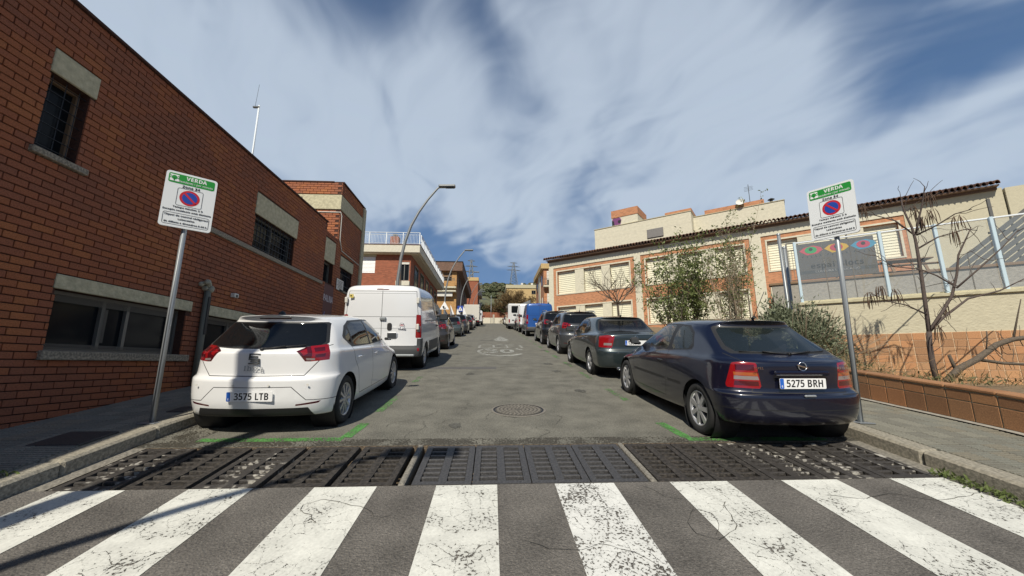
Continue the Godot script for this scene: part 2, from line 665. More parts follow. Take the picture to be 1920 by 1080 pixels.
func ground() -> void:
	var r := smooth()
	strip(r, KL, KR, PIT1, 92.0, 0.0)
	road = struct("road", r, mats["asphalt"])
	r = smooth()
	strip(r, KL, KR, -14.0, PIT0, 0.0)
	strip(r, -40.0, KL, -14.0, -5.0, 0.0)
	strip(r, KR, 40.0, -14.0, -5.0, 0.0)
	struct("crossing_road", r, mats["crossing_asphalt"])
	# land around, out to the horizon
	var g := smooth()
	var xs := [-900, -500, -250, -120, -60, -30, -15, -6, 0, 5, 15, 30, 60, 120, 250, 500, 900]
	var ss := [-600, -300, -120, -60, -30, -14, -6, 0, 4, 10, 20, 40, 60, 80, 92, 105, 120, 140, 170]
	for i in xs.size() - 1:
		for j in ss.size() - 1:
			quad(g, land(xs[i], ss[j]), land(xs[i + 1], ss[j]), land(xs[i + 1], ss[j + 1]), land(xs[i], ss[j + 1]))
	struct("ground", g, mats["earth"])
	# bed of earth between the right pavement and the school
	g = smooth()
	var f := noise(0.6, 4, 3)
	for i in 40:
		for j in 60:
			var q := []
			for k in [[0, 0], [1, 0], [1, 1], [0, 1]]:
				var x: float = 6.2 + (i + k[0]) * 0.6
				var s: float = -5.0 + (j + k[1]) * 0.85
				q.append(P(x, s, bed(x, s) + f.get_noise_2d(x, s) * 0.05))
			quad(g, q[0], q[1], q[2], q[3])
	struct("garden_bed", g, mats["earth"])

func bed(x: float, s: float) -> float:
	# level bed behind the low wall near the viewer, rising with the street further on
	var flat_y := 1.08 + clampf((6.0 - s) * 0.1, -0.2, 0.6) * (1.0 if s < 6.0 else 0.0)
	var y := lerpf(minf(flat_y, G(s) + 0.40), G(s) + 0.30 + clampf((s - 20.0) * 0.02, 0.0, 0.4), smoothstep(11.0, 15.0, s))
	if s < 4.0:
		y = G(s) + 0.4
	return y - G(s)

func land(x: float, s: float) -> Vector3:
	var h := -0.35 if s < 95.0 else -0.05
	return P(x, s, h)

# ---------------------------------------------------------------- walls
# boxes of a wall lying in the plane of axes u, v with rectangular holes [u0, u1, v0, v1]
func wall(s: SurfaceTool, o: Vector3, u: Vector3, v: Vector3, r: Array, holes: Array, th: float) -> void:
	var us := [r[0], r[1]]
	var vs := [r[2], r[3]]
	for h in holes:
		for k in 2:
			if h[k] > r[0] and h[k] < r[1] and not us.has(h[k]):
				us.append(h[k])
			if h[k + 2] > r[2] and h[k + 2] < r[3] and not vs.has(h[k + 2]):
				vs.append(h[k + 2])
	us.sort()
	vs.sort()
	var n := u.cross(v).normalized()
	for i in us.size() - 1:
		var j := 0
		while j < vs.size() - 1:
			var cu: float = (us[i] + us[i + 1]) * 0.5
			if inhole(cu, (vs[j] + vs[j + 1]) * 0.5, holes):
				j += 1
				continue
			var k := j
			while k + 1 < vs.size() - 1 and not inhole(cu, (vs[k + 1] + vs[k + 2]) * 0.5, holes):
				k += 1
			bx(s, o + u * cu + v * (vs[j] + vs[k + 1]) * 0.5 - n * th * 0.5, Vector3(us[i + 1] - us[i], vs[k + 1] - vs[j], th), Basis(u, v, n))
			j = k + 1

func inhole(a: float, b: float, holes: Array) -> bool:
	for h in holes:
		if a > h[0] and a < h[1] and b > h[2] and b < h[3]:
			return true
	return false

# the part of the photograph's frame a point falls in (2 = outside), used only to choose which repeats stay single parts
func seen(p: Vector3) -> bool:
	var v: Vector3 = $camera.transform.affine_inverse() * p
	if v.z > -0.3:
		return false
	return absf(v.x / v.z) < 960.0 / 735.0 and absf(v.y / v.z) < 540.0 / 735.0

# bricks [transform, tone]: the 300 largest in view single, the rest joined
func lay(list: Array, called: String, parent: Node3D, mesh: Mesh, singles: Array, tones: Array) -> void:
	var c := Vector3(0, 1.57, 0)
	var near := []
	for i in list.size():
		var p: Vector3 = parent.transform * (list[i] as Transform3D).origin
		if seen(p):
			near.append([p.distance_to(c), i])
	near.sort_custom(func(a, b): return a[0] < b[0])
	var one := {}
	for k in mini(300, near.size()):
		var i: int = near[k][1]
		one[i] = true
		inst(called, mesh, list[i], parent, singles[pick_tone(list[i], i, singles.size())])
	var rest := []
	var cols := []
	for i in list.size():
		if not one.has(i):
			rest.append(list[i])
			cols.append(tones[pick_tone(list[i], i, tones.size())])
	if rest.size():
		var mm := mesh.duplicate() as ArrayMesh
		mm.surface_set_material(0, singles[0].get_meta("joined"))
		many(called + "work" if called == "brick" else called, mm, rest, parent, cols)

# weathered patches: neighbours tend to share a tone, with strays
var patch_noise := noise(0.55, 17, 3)

func pick_tone(t: Transform3D, i: int, n: int) -> int:
	var h := (i * 7919 + 13) % 101 / 101.0
	var v := patch_noise.get_noise_3d(t.origin.x, t.origin.y * 1.3, t.origin.z) * 1.5 + 0.5
	return clampi(int((v * 0.5 + h * 0.5) * n), 0, n - 1)

func toned(n: String, base: Vector3, list: Array) -> Array:
	var out := []
	var tones := []
	for i in list.size():
		var t: Vector3 = list[i]
		out.append(stone(n + str(i), base * t, 0.2, 3.0, 0.7, 0.9, 0.03))
		tones.append(Color(base.x * t.x, base.y * t.y, base.z * t.z))
	var j := stone(n + "s", Vector3.ONE * 0.8, 0.2, 3.0, 0.7, 0.9, 0.03)
	j.vertex_color_use_as_albedo = true
	for i in tones.size():
		tones[i] = tones[i] * 1.22
	out[0].set_meta("joined", j)
	return [out, tones]

func bars(st: SurfaceTool, x: float, s0: float, s1: float, y0: float, y1: float, nv: int, nh: int, r := 0.007) -> void:
	for i in nv:
		var s := lerpf(s0, s1, (i + 0.5) / nv)
		rod(st, Vector3(x, y0, -s), Vector3(x, y1, -s), r, 4)
	for i in nh:
		var y := lerpf(y0, y1, (i + 0.5) / nh)
		rod(st, Vector3(x + 0.012, y, -s0), Vector3(x + 0.012, y, -s1), r, 4)

func left_building() -> void:
	var b := thing("brick_building", "long two-storey red brick building in shade along the left pavement", "building", Vector3(-5.5, 0, 0))
	# [s0, s1, y0, y1] openings, then lintels
	var open := [[4.57, 5.06, 4.14, 5.16], [5.16, 7.32, 1.74, 2.51], [7.80, 10.2, 1.74, 2.50], [8.92, 10.76, 4.20, 5.02], [12.75, 13.5, 4.25, 4.95], [12.93, 13.72, 1.4, 4.2], [14.15, 15.3, 4.22, 5.03], [-1.0, 1.5, 1.0, 2.5]]
	var lint := [[4.55, 5.13, 5.16, 5.48], [5.12, 7.43, 2.51, 2.70], [7.76, 10.3, 2.50, 2.70], [8.88, 10.86, 5.02, 5.54], [12.72, 13.55, 4.95, 5.72], [14.05, 15.36, 5.03, 5.44], [13.70, 16.02, 7.06, 7.62]]
	var st := flat()
	var u := Vector3(0, 0, -1)
	# u x v must point to the street (+x): (-z) x y = +x
	wall(st, Vector3(-0.019, 0, 0), u, UP, [-6.0, 13.68, -1.5, 5.95], open, 0.30)
	wall(st, Vector3(-0.019, 0, 0), u, UP, [-6.0, 12.76, 5.95, 6.22], [], 0.30)
	obj("wall", st, mats["mortar"], b)
	st = flat()
	bx(st, Vector3(-5.2, 5.75, -3.4), Vector3(9.7, 0.3, 18.6))
	bx(st, Vector3(-9.9, 2.0, -3.4), Vector3(0.3, 7.6, 18.6))
	obj("roof", st, mats["concrete"], b)
	for o in open:
		if o[0] > 12.8 and o[0] < 13.0:
			continue
		st = flat()
		bx(st, Vector3(-0.62, (o[2] + o[3]) * 0.5, -(o[0] + o[1]) * 0.5), Vector3(0.02, o[3] - o[2] + 0.6, o[1] - o[0] + 0.2))
		obj("backing", st, mats["dark"], b)
	# bricks
	var ch := flat()
	cbx(ch, Vector3.ZERO, Vector3(0.03, 0.076, 0.238), 0.003)
	var tn := toned("red_brick", Vector3(0.285, 0.096, 0.046), [Vector3(0.82, 0.86, 0.94), Vector3(0.88, 0.93, 1.02), Vector3(0.95, 0.96, 1.0), Vector3(1, 1, 1), Vector3(1.05, 1.02, 0.95), Vector3(1.13, 1.12, 0.95), Vector3(1.24, 1.28, 1.0)])
	var bm := meshof(ch, tn[0][0])
	var list := []
	var skip := open + lint
	var r := RandomNumberGenerator.new()
	r.seed = 12
	for row in 80:
		var y := 0.1 + row * 0.09
		var s := -6.0 + (0.125 if row % 2 == 1 else 0.0)
		while s < 13.7:
			var s1 := s + 0.24
			if y > 6.2 or (y > 5.92 and s > 12.6) or y + 0.05 < G(s) or s < -2.0:
				s += 0.25
				continue
			course(list, 0.0, s, minf(s1, 13.68), y, skip, r)
			s += 0.25
	lay(list, "brick", b, bm, tn[0], tn[1])
	# lintels, sills, string course
	for l in lint.slice(0, 5):
		st = flat()
		cbx(st, Vector3(-0.145, (l[2] + l[3]) * 0.5, -(l[0] + l[1]) * 0.5), Vector3(0.31, l[3] - l[2] - 0.006, l[1] - l[0] - 0.006), 0.008)
		obj("lintel", st, mats["lintel"], b)
	for l in [[4.53, 5.19, 4.06, 4.14], [5.11, 7.48, 1.62, 1.735], [7.75, 10.3, 1.62, 1.735]]:
		st = flat()
		cbx(st, Vector3(-0.08, (l[2] + l[3]) * 0.5, -(l[0] + l[1]) * 0.5), Vector3(0.26, l[3] - l[2], l[1] - l[0]), 0.008)
		obj("sill", st, mats["sill_stone"], b)
	st = flat()
	cbx(st, Vector3(-0.05, 4.145, -9.8), Vector3(0.2, 0.10, 5.7), 0.008)
	obj("string_course", st, mats["sill_stone"], b)
	st = flat()
	cbx(st, Vector3(-0.13, 6.235, -3.4), Vector3(0.34, 0.045, 18.7), 0.006)
	obj("coping", st, mats["mortar"], b)
	# windows
	var i := 0
	for o in [open[0], open[1], open[2], open[3], open[4]]:
		var w := flat()
		bx(w, Vector3(-0.20, (o[2] + o[3]) * 0.5, -(o[0] + o[1]) * 0.5), Vector3(0.012, o[3] - o[2], o[1] - o[0]))
		var win := obj("window", w, mats["pane_dark"], b)
		var f := flat()
		var fw := 0.045
		var fm: Material = mats["frame_alu"] if i != 0 else mats["wood"]
		var zc: float = -(o[0] + o[1]) * 0.5
		bx(f, Vector3(-0.17, o[2] + fw * 0.5, zc), Vector3(0.05, fw, o[1] - o[0]))
		bx(f, Vector3(-0.17, o[3] - fw * 0.5, zc), Vector3(0.05, fw, o[1] - o[0]))
		for z in [o[0] + fw * 0.5, o[1] - fw * 0.5]:
			bx(f, Vector3(-0.17, (o[2] + o[3]) * 0.5, -z), Vector3(0.05, o[3] - o[2] - fw * 2.0, fw))
		if i > 0 and i < 4:
			for k in [0.37, 0.55] if i < 3 else [0.5]:
				bx(f, Vector3(-0.165, (o[2] + o[3]) * 0.5, -lerpf(o[0], o[1], k)), Vector3(0.05, o[3] - o[2] - fw * 2.0, 0.05))
		obj("frame", f, fm, win)
		if i == 0:
			f = flat()
			bars(f, -0.07, o[0], o[1], o[2], o[3], 3, 7, 0.006)
			obj("grille", f, mats["black"], win)
		elif i == 3:
			f = flat()
			bars(f, -0.06, o[0], o[1], o[2], o[3], 13, 6, 0.008)
			obj("grille", f, mats["black"], win)
		elif i < 3:
			# expanded metal mesh along the frame
			f = flat()
			for e in [[o[0] + 0.05, o[1] - 0.1, o[2] + 0.03, o[2] + 0.12], [o[0] + 0.05, o[1] - 0.1, o[3] - 0.14, o[3] - 0.05], [lerpf(o[0], o[1], 0.37), lerpf(o[0], o[1], 0.37) + 0.09, o[2] + 0.13, o[3] - 0.15]]:
				var dm := 0.03
				var nu := int((e[1] - e[0]) / dm)
				var nv := int((e[3] - e[2]) / dm)
				for a in nu:
					for c in nv:
						var q := Vector3(-0.13, e[2] + c * dm, -(e[0] + a * dm))
						var qq := q + Vector3(0, dm, -dm)
						bx(f, (q + qq) * 0.5, Vector3(0.004, 0.005, dm * 1.4), Basis(RIGHT, PI / 4))
						bx(f, (q + qq) * 0.5 + Vector3(0.002, 0, 0), Vector3(0.004, 0.005, dm * 1.4), Basis(RIGHT, -PI / 4))
			obj("mesh_guard", f, mats["frame_alu"], win)
		i += 1
	# painted metal door with scrawls
	st = flat()
	bx(st, Vector3(-0.03, 2.8, -13.325), Vector3(0.05, 2.8, 0.79))
	var door := obj("door", st, mat("door_red", Vector3(0.085, 0.022, 0.028), 0.6), b)
	door.set_meta("label", "dark red metal door with graffiti")
	var vb := Basis(Vector3(0, 0, -1), UP, RIGHT)
	text("graffiti", door, "PALNA", 0.22, Vector3(-0.002, 3.62, -13.3), vb, mat("spray_white", Vector3(0.5, 0.47, 0.5), 0.8), true, 0.8)
	var g := flat()
	var gr := RandomNumberGenerator.new()
	gr.seed = 5
	for k in 26:
		var a := Vector3(-0.004, 2.15 + gr.randf() * 0.75, -13.02 - gr.randf() * 0.6)
		var pts := [a]
		for q in 4:
			a += Vector3(0, gr.randf_range(-0.16, 0.16), gr.randf_range(-0.13, 0.13))
			a.z = clampf(a.z, -13.68, -12.97)
			pts.append(a)
		tube(g, pts, [0.014, 0.016, 0.018, 0.016, 0.012], 4)
	obj("graffiti", g, mat("spray_blue", Vector3(0.16, 0.2, 0.42), 0.8), door)
	annex(lint, open)

func course(list: Array, x: float, s0: float, s1: float, y: float, skip: Array, r: RandomNumberGenerator) -> void:
	var a := s0
	var e := s1
	for h in skip:
		if y + 0.08 > h[2] + 0.005 and y < h[3] - 0.005:
			if a >= h[0] and e <= h[1]:
				return
			if a < h[0] and e > h[0]:
				e = h[0]
			elif a < h[1] and e > h[1]:
				a = h[1]
	if e - a < 0.03:
		return
	var bb := Basis.from_euler(Vector3(r.randf_range(-0.006, 0.006), r.randf_range(-0.008, 0.008), r.randf_range(-0.01, 0.01)))
	list.append(Transform3D(bb.scaled_local(Vector3(1, 1, (e - a) / 0.24)), Vector3(x - 0.015 + r.randf_range(-0.002, 0.003), y + 0.04, -(a + e) * 0.5)))

func annex(lint: Array, open: Array) -> void:
	var b := thing("brick_annex", "taller brick block with cream band at the far end of the red brick building", "building", Vector3(-5.5, 0, 0))
	var st := flat()
	wall(st, Vector3(-0.019, 0, 0), Vector3(0, 0, -1), UP, [13.69, 16.02, 0.5, 8.1], [open[6]], 0.3)
	wall(st, Vector3(0, 0, -13.71), Vector3(1, 0, 0), UP, [-7.0, -0.02, 5.5, 8.1], [], 0.3)
	bx(st, Vector3(-3.6, 4.0, -16.1), Vector3(6.8, 8.0, 0.3))
	bx(st, Vector3(-7.0, 4.0, -14.9), Vector3(0.3, 8.0, 2.1))
	obj("wall", st, mats["mortar"], b)
	st = flat()
	bx(st, Vector3(-3.6, 7.8, -15.0), Vector3(6.5, 0.2, 2.0))
	obj("roof", st, mats["concrete"], b)
	var tn := toned("annex_brick", Vector3(0.33, 0.118, 0.058), [Vector3(0.82, 0.86, 0.94), Vector3(0.88, 0.93, 1.02), Vector3(0.95, 0.96, 1.0), Vector3(1, 1, 1), Vector3(1.05, 1.02, 0.95), Vector3(1.13, 1.12, 0.95), Vector3(1.24, 1.28, 1.0)])
	var ch := flat()
	cbx(ch, Vector3.ZERO, Vector3(0.03, 0.076, 0.238), 0.003)
	var bm := meshof(ch, tn[0][0])
	var r := RandomNumberGenerator.new()
	r.seed = 14
	var list := []
	var skip := [open[6], lint[5], lint[6]]
	for row in 90:
		var y := 0.64 + row * 0.09
		if y > 8.05:
			break
		var s := 13.69 + (0.125 if row % 2 == 1 else 0.0)
		if row % 2 == 1:
			course(list, 0.0, 13.69, 13.80, y, skip, r)
		while s < 16.0:
			course(list, 0.0, s, minf(s + 0.24, 16.02), y, skip, r)
			s += 0.25
		if y > 5.7:
			var x := -0.03 - (0.125 if row % 2 == 0 else 0.0)
			if y + 0.08 < 7.06 or y > 7.6:
				while x > -6.8:
					list.append(Transform3D(Basis(UP, PI / 2 + r.randf_range(-0.008, 0.008)), Vector3(x - 0.12, y + 0.04, -13.69 + r.randf_range(-0.003, 0.002))))
					x -= 0.25
	lay(list, "brick", b, bm, tn[0], tn[1])
	st = flat()
	cbx(st, Vector3(-0.13, 7.34, -14.86), Vector3(0.30, 0.55, 2.32), 0.008)
	cbx(st, Vector3(-3.5, 7.34, -13.78), Vector3(7.03, 0.552, 0.26), 0.008)
	obj("cream_band", st, mats["lintel"], b)
	st = flat()
	cbx(st, Vector3(-0.12, 4.4, -16.18), Vector3(0.34, 7.4, 0.3), 0.01)
	obj("corner_pilaster", st, mats["lintel"], b)
	st = flat()
	cbx(st, Vector3(-0.14, 5.235, -14.705), Vector3(0.31, 0.40, 1.30), 0.008)
	obj("lintel", st, mats["lintel"], b)
	st = flat()
	cbx(st, Vector3(-0.08, 4.185, -14.72), Vector3(0.24, 0.07, 1.3), 0.006)
	obj("sill", st, mats["sill_stone"], b)
	st = flat()
	cbx(st, Vector3(-0.12, 8.125, -14.95), Vector3(0.34, 0.05, 2.5), 0.006)
	cbx(st, Vector3(-3.7, 8.125, -13.8), Vector3(6.8, 0.05, 0.3), 0.006)
	obj("coping", st, mats["mortar"], b)
	var o: Array = open[6]
	st = flat()
	bx(st, Vector3(-0.2, (o[2] + o[3]) * 0.5, -(o[0] + o[1]) * 0.5), Vector3(0.015, o[3] - o[2], o[1] - o[0]))
	var win := obj("window", st, mats["pane_dark"], b)
	st = flat()
	bars(st, -0.06, o[0], o[1], o[2], o[3], 8, 2, 0.01)
	obj("grille", st, mats["black"], win)
	st = smooth()
	tube(st, [Vector3(-4.5, 6.95, -13.66), Vector3(-0.25, 6.95, -13.66), Vector3(0.02, 6.95, -13.66), Vector3(0.035, 6.85, -13.75), Vector3(0.035, 5.95, -13.78), Vector3(0.035, 5.6, -14.0), Vector3(0.035, 5.55, -15.9)], [0.018, 0.018, 0.018, 0.018, 0.018, 0.018, 0.018], 6)
	obj("conduit", st, mats["off_white"], b)
	st = flat()
	cbx(st, Vector3(0.03, 4.36, -14.12), Vector3(0.02, 0.40, 0.62), 0.004)
	var pq := tag(obj("wall_plaque", st, mats["off_white"]), "white information plaque on the brick wall beside the dark red door", "plaque")
	pq.position = Vector3(-5.5, 0, 0)
	var ln := flat()
	for k in 6:
		bx(ln, Vector3(0.041, 4.49 - k * 0.05, -14.12 + (0.03 if k % 2 else 0.0)), Vector3(0.002, 0.016, 0.46 - 0.06 * (k % 3)))
	obj("print", ln, mats["grey_plastic"], pq)

# ---------------------------------------------------------------- buildings up the street, left
func ubox(parent: Node, called: String, m: String, x0: float, x1: float, y0: float, y1: float, z0: float, z1: float, ch := 0.0) -> MeshInstance3D:
	var st := flat()
	var c := Vector3((x0 + x1) * 0.5, (y0 + y1) * 0.5, (z0 + z1) * 0.5)
	var e := Vector3(absf(x1 - x0), absf(y1 - y0), absf(z1 - z0))
	if ch > 0.0:
		cbx(st, c, e, ch)
	else:
		bx(st, c, e)
	return obj(called, st, mats[m], parent)

# window in a wall facing +z at z (local), with frame, pane and optional lowered shutter
func zwindow(b: Node, x0: float, x1: float, y0: float, y1: float, z: float, shut := 0.0, pane := "pane_dark", frame := "frame_alu", slat := "shutter", nslat := 12) -> void:
	var st := flat()
	bx(st, Vector3((x0 + x1) * 0.5, (y0 + y1) * 0.5, z - 0.16), Vector3(x1 - x0, y1 - y0, 0.02))
	var w := obj("window", st, mats[pane], b)
	st = flat()
	for x in [x0 + 0.03, x1 - 0.03, (x0 + x1) * 0.5]:
		bx(st, Vector3(x, (y0 + y1) * 0.5, z - 0.12), Vector3(0.06, y1 - y0, 0.05))
	for y in [y0 + 0.03, y1 - 0.03]:
		bx(st, Vector3((x0 + x1) * 0.5, y, z - 0.12), Vector3(x1 - x0 - 0.13, 0.06, 0.05))
	obj("frame", st, mats[frame], w)
	if shut > 0.0:
		st = flat()
		var h := (y1 - y0) * shut / nslat
		cbx(st, Vector3.ZERO, Vector3(x1 - x0 - 0.04, h * 0.93, 0.03), 0.008, Basis(RIGHT, -0.16))
		var mesh := meshof(st, mats[slat])
		for i in nslat:
			inst("slat", mesh, Transform3D(Basis.IDENTITY, Vector3((x0 + x1) * 0.5, y1 - h * (i + 0.5), z - 0.06)), w)

# window in a wall facing +x at x
func xwindow(b: Node, z0: float, z1: float, y0: float, y1: float, x: float, pane := "pane_dark", frame := "frame_alu") -> void:
	var st := flat()
	bx(st, Vector3(x + 0.01, (y0 + y1) * 0.5, (z0 + z1) * 0.5), Vector3(0.04, y1 - y0, absf(z1 - z0)))
	var w := obj("window", st, mats[pane], b)
	st = flat()
	for y in [y0, y1]:
		bx(st, Vector3(x + 0.03, y, (z0 + z1) * 0.5), Vector3(0.1, 0.09, absf(z1 - z0) + 0.1))
	for z in [z0, z1]:
		bx(st, Vector3(x + 0.03, (y0 + y1) * 0.5, z), Vector3(0.09, y1 - y0 - 0.1, 0.09))
	obj("frame", st, mats[frame], w)

func railing(b: Node, a: Vector3, e: Vector3, h: float, step: float, m: String, bar := 0.12) -> void:
	var d := (e - a)
	var n := maxi(1, int(round(d.length() / step)))
	for i in n + 1:
		var p := a + d * (float(i) / n)
		var st := flat()
		bx(st, p + UP * h * 0.5, Vector3(0.06, h, 0.06))
		obj("post", st, mats[m], b)
	var r := flat()
	rod(r, a + UP * h, e + UP * h, 0.03, 5)
	rod(r, a + UP * h * 0.82, e + UP * h * 0.82, 0.018, 5)
	obj("rail", r, mats[m], b)
	r = flat()
	rod(r, a + UP * 0.1, e + UP * 0.1, 0.018, 5)
	var k := int(d.length() / bar)
	for i in k:
		var p := a + d * ((i + 0.5) / k)
		bx(r, p + UP * h * 0.46, Vector3(0.016, h * 0.72, 0.016))
	var o := obj("baluster", r, mats[m], b)
	o.set_meta("kind", "stuff")

func far_left_buildings() -> void:
	# local axes: street face at x = 0, near wall at z = 0
	var y0 := G(32.0)
	var b := thing("railing_house", "red brick house with cream slab and white rooftop railing behind the white van", "house", Vector3(-6.9, y0, -32.6))
	var h := y0
	var roof_y := 10.75 - h
	var st := flat()
	wall(st, Vector3.ZERO, RIGHT, UP, [-9.0, 0.0, -0.5, roof_y], [[-0.95, -0.1, roof_y - 2.3, roof_y - 0.65], [-4.6, -2.95, roof_y - 1.7, roof_y - 0.25]], 0.3)
	bx(st, Vector3(-0.15, (roof_y - 0.5) * 0.5, -8.4), Vector3(0.3, roof_y + 0.5, 16.2))
	obj("wall", st, mats["red_brickwork"], b)
	ubox(b, "backing", "dark", -8.9, -0.35, 0.0, roof_y, -0.6, -0.4)
	zwindow(b, -0.95, -0.1, roof_y - 2.3, roof_y - 0.65, 0.0, 0.14, "pane_dark", "frame_alu", "off_white", 2)
	zwindow(b, -4.6, -2.95, roof_y - 1.7, roof_y - 0.25, 0.0, 0.97, "pane_dark", "off_white", "white", 12)
	ubox(b, "corner_strip", "lintel", -4.7, -2.9, roof_y - 0.25, roof_y - 0.02, 0.0, 0.04)
	ubox(b, "balcony_sill", "render_white", -1.15, 0.0, roof_y - 2.75, roof_y - 2.35, 0.0, 0.2, 0.02)
	ubox(b, "ledge", "render_pale", -9.0, 0.0, roof_y - 3.1, roof_y - 2.8, 0.0, 0.15)
	ubox(b, "roof_slab", "render_white", -9.0, 0.82, roof_y, roof_y + 0.66, -16.5, 0.55, 0.03)
	ubox(b, "drip_edge", "render_pale", -9.0, 0.60, roof_y - 0.06, roof_y, -16.4, 0.4)
	ubox(b, "slab_cap", "brown_brickwork", -9.0, 0.85, roof_y + 0.66, roof_y + 0.72, -16.52, 0.58)
	railing(b, Vector3(-9.0, roof_y + 0.72, 0.45), Vector3(0.75, roof_y + 0.72, 0.45), 1.05, 1.45, "rail_white")
	railing(b, Vector3(0.75, roof_y + 0.72, -0.2), Vector3(0.75, roof_y + 0.72, -16.3), 1.05, 1.5, "rail_white")
	ubox(b, "chimney", "red_brickwork", -2.35, -1.6, roof_y + 0.7, roof_y + 2.2, -2.6, -1.9)
	ubox(b, "chimney_cap", "grey_plastic", -2.18, -1.8, roof_y + 2.2, roof_y + 2.5, -2.4, -2.05, 0.02)
	# street face: windows and a balcony slab
	for i in 5:
		xwindow(b, -1.6 - i * 3.0, -3.2 - i * 3.0, roof_y - 2.4, roof_y - 0.6, 0.0)
	ubox(b, "balcony", "render_white", 0.0, 0.7, roof_y - 3.3, roof_y - 2.6, -16.0, -6.5, 0.02)
	# brown roofed flats
	y0 = G(56.0)
	b = thing("balcony_house", "yellow brick flats with deep brown roof band and balconies up the street", "house", Vector3(-5.2, y0, -56.5))
	h = 16.3 - y0
	st = flat()
	wall(st, Vector3.ZERO, RIGHT, UP, [-9.0, 0.0, -0.5, h - 1.3], [[-1.9, -0.7, h - 2.9, h - 1.5], [-4.4, -2.7, h - 2.9, h - 1.5], [-2.9, -0.7, 0.9, 1.9]], 0.3)
	bx(st, Vector3(-0.15, h * 0.5 - 1.0, -12.2), Vector3(0.3, h - 0.8, 23.8))
	obj("wall", st, mats["yellow_brickwork"], b)
	ubox(b, "backing", "dark", -8.8, -0.4, 0.0, h - 1.4, -0.8, -0.6)
	ubox(b, "roof_band", "brown_brickwork", -9.5, 0.85, h - 1.35, h, -24.0, 0.5, 0.02)
	ubox(b, "roof_edge", "dark", -9.6, 0.92, h, h + 0.08, -24.1, 0.58)
	ubox(b, "side_panel", "brown_brickwork", 0.0, 0.05, 1.0, h - 1.4, -23.5, -0.6)
	zwindow(b, -1.9, -0.7, h - 2.9, h - 1.5, 0.0, 0.5, "pane_dark", "frame_alu", "wood", 5)
	zwindow(b, -4.4, -2.7, h - 2.9, h - 1.5, 0.0, 0.3, "pane_dark", "frame_alu", "wood", 4)
	zwindow(b, -2.9, -0.7, 0.9, 1.9, 0.0, 0.0, "pane_dark", "off_white")
	ubox(b, "balcony_front", "yellow_brickwork", -4.6, -0.15, h - 3.75, h - 2.95, 0.75, 0.9)
	ubox(b, "balcony_floor", "render_pale", -4.6, 0.0, h - 3.95, h - 3.75, 0.0, 0.9)
	railing(b, Vector3(-4.5, h - 2.95, 0.82), Vector3(-0.2, h - 2.95, 0.82), 0.35, 1.4, "frame_alu", 0.4)
	ubox(b, "awning_board", "off_white", -4.2, -0.5, h - 5.15, h - 4.55, 0.5, 0.6)
	ubox(b, "balcony_floor", "render_pale", -4.6, 0.0, h - 4.5, h - 4.3, 0.0, 0.9)
	for i in 3:
		xwindow(b, -3.0 - i * 6.0, -5.0 - i * 6.0, h - 3.2, h - 1.7, 0.05)
	# tall block at the end
	y0 = G(98.0)
	b = thing("brick_tower", "plain tall red brick block with pale top edge beyond the lamps", "building", Vector3(-3.6, y0, -98.0))
	h = 23.3 - y0
	ubox(b, "wall", "red_brickwork", -6.0, 0.0, -0.5, h - 0.9, -14.0, 0.0)
	ubox(b, "cornice", "render_yellow", -6.1, 0.15, h - 0.9, h, -14.1, 0.15, 0.02)
	for i in 3:
		ubox(b, "balcony", "render_white", 0.0, 0.9, 2.2 + i * 3.0, 3.2 + i * 3.0, -9.0, -3.0, 0.02)
		xwindow(b, -4.0, -6.5, 3.2 + i * 3.0, 5.0 + i * 3.0, 0.0)
	b = thing("garden_wall", "low brick and cream garden wall between the annex and the railing house", "wall", Vector3(-5.9, G(18.0), -17.0))
	ubox(b, "wall", "red_brickwork", -0.3, 0.0, -0.5, 2.4, -15.0, 0.0)
	ubox(b, "coping", "render_pale", -0.36, 0.06, 2.4, 2.52, -15.05, 0.05, 0.02)
	# tall rusty fence posts with stay behind the van
	b = thing("stayed_post", "dark thin post with a slanting stay in front of the railing house", "post", Vector3(-7.6, G(22.5), -22.5))
	st = smooth()
	rod(st, Vector3.ZERO, Vector3(0, 5.7, 0), 0.06, 6)
	obj("pole", st, mats["black"], b)
	st = smooth()
	rod(st, Vector3(-0.05, 4.7, 0), Vector3(-2.4, 1.8, 0), 0.045, 6)
	obj("stay", st, mat("rust", Vector3(0.12, 0.03, 0.025), 0.8), b)
	b = thing("plain_post", "thin dark twin post standing between stayed post and curved lamp", "post", Vector3(-5.75, G(23.5), -24.5))
	st = smooth()
	rod(st, Vector3(-0.06, 0, 0), Vector3(-0.08, 4.9, 0), 0.045, 6)
	obj("pole", st, mats["wood"], b)
	st = smooth()
	rod(st, Vector3(0.12, 0, 0), Vector3(-0.02, 4.7, 0), 0.03, 6)
	obj("stay", st, mats["black"], b)

# ---------------------------------------------------------------- school on the right
const SU := Vector3(0.7934, 0, 0.6087)
const SN := Vector3(-0.6087, 0, 0.7934)

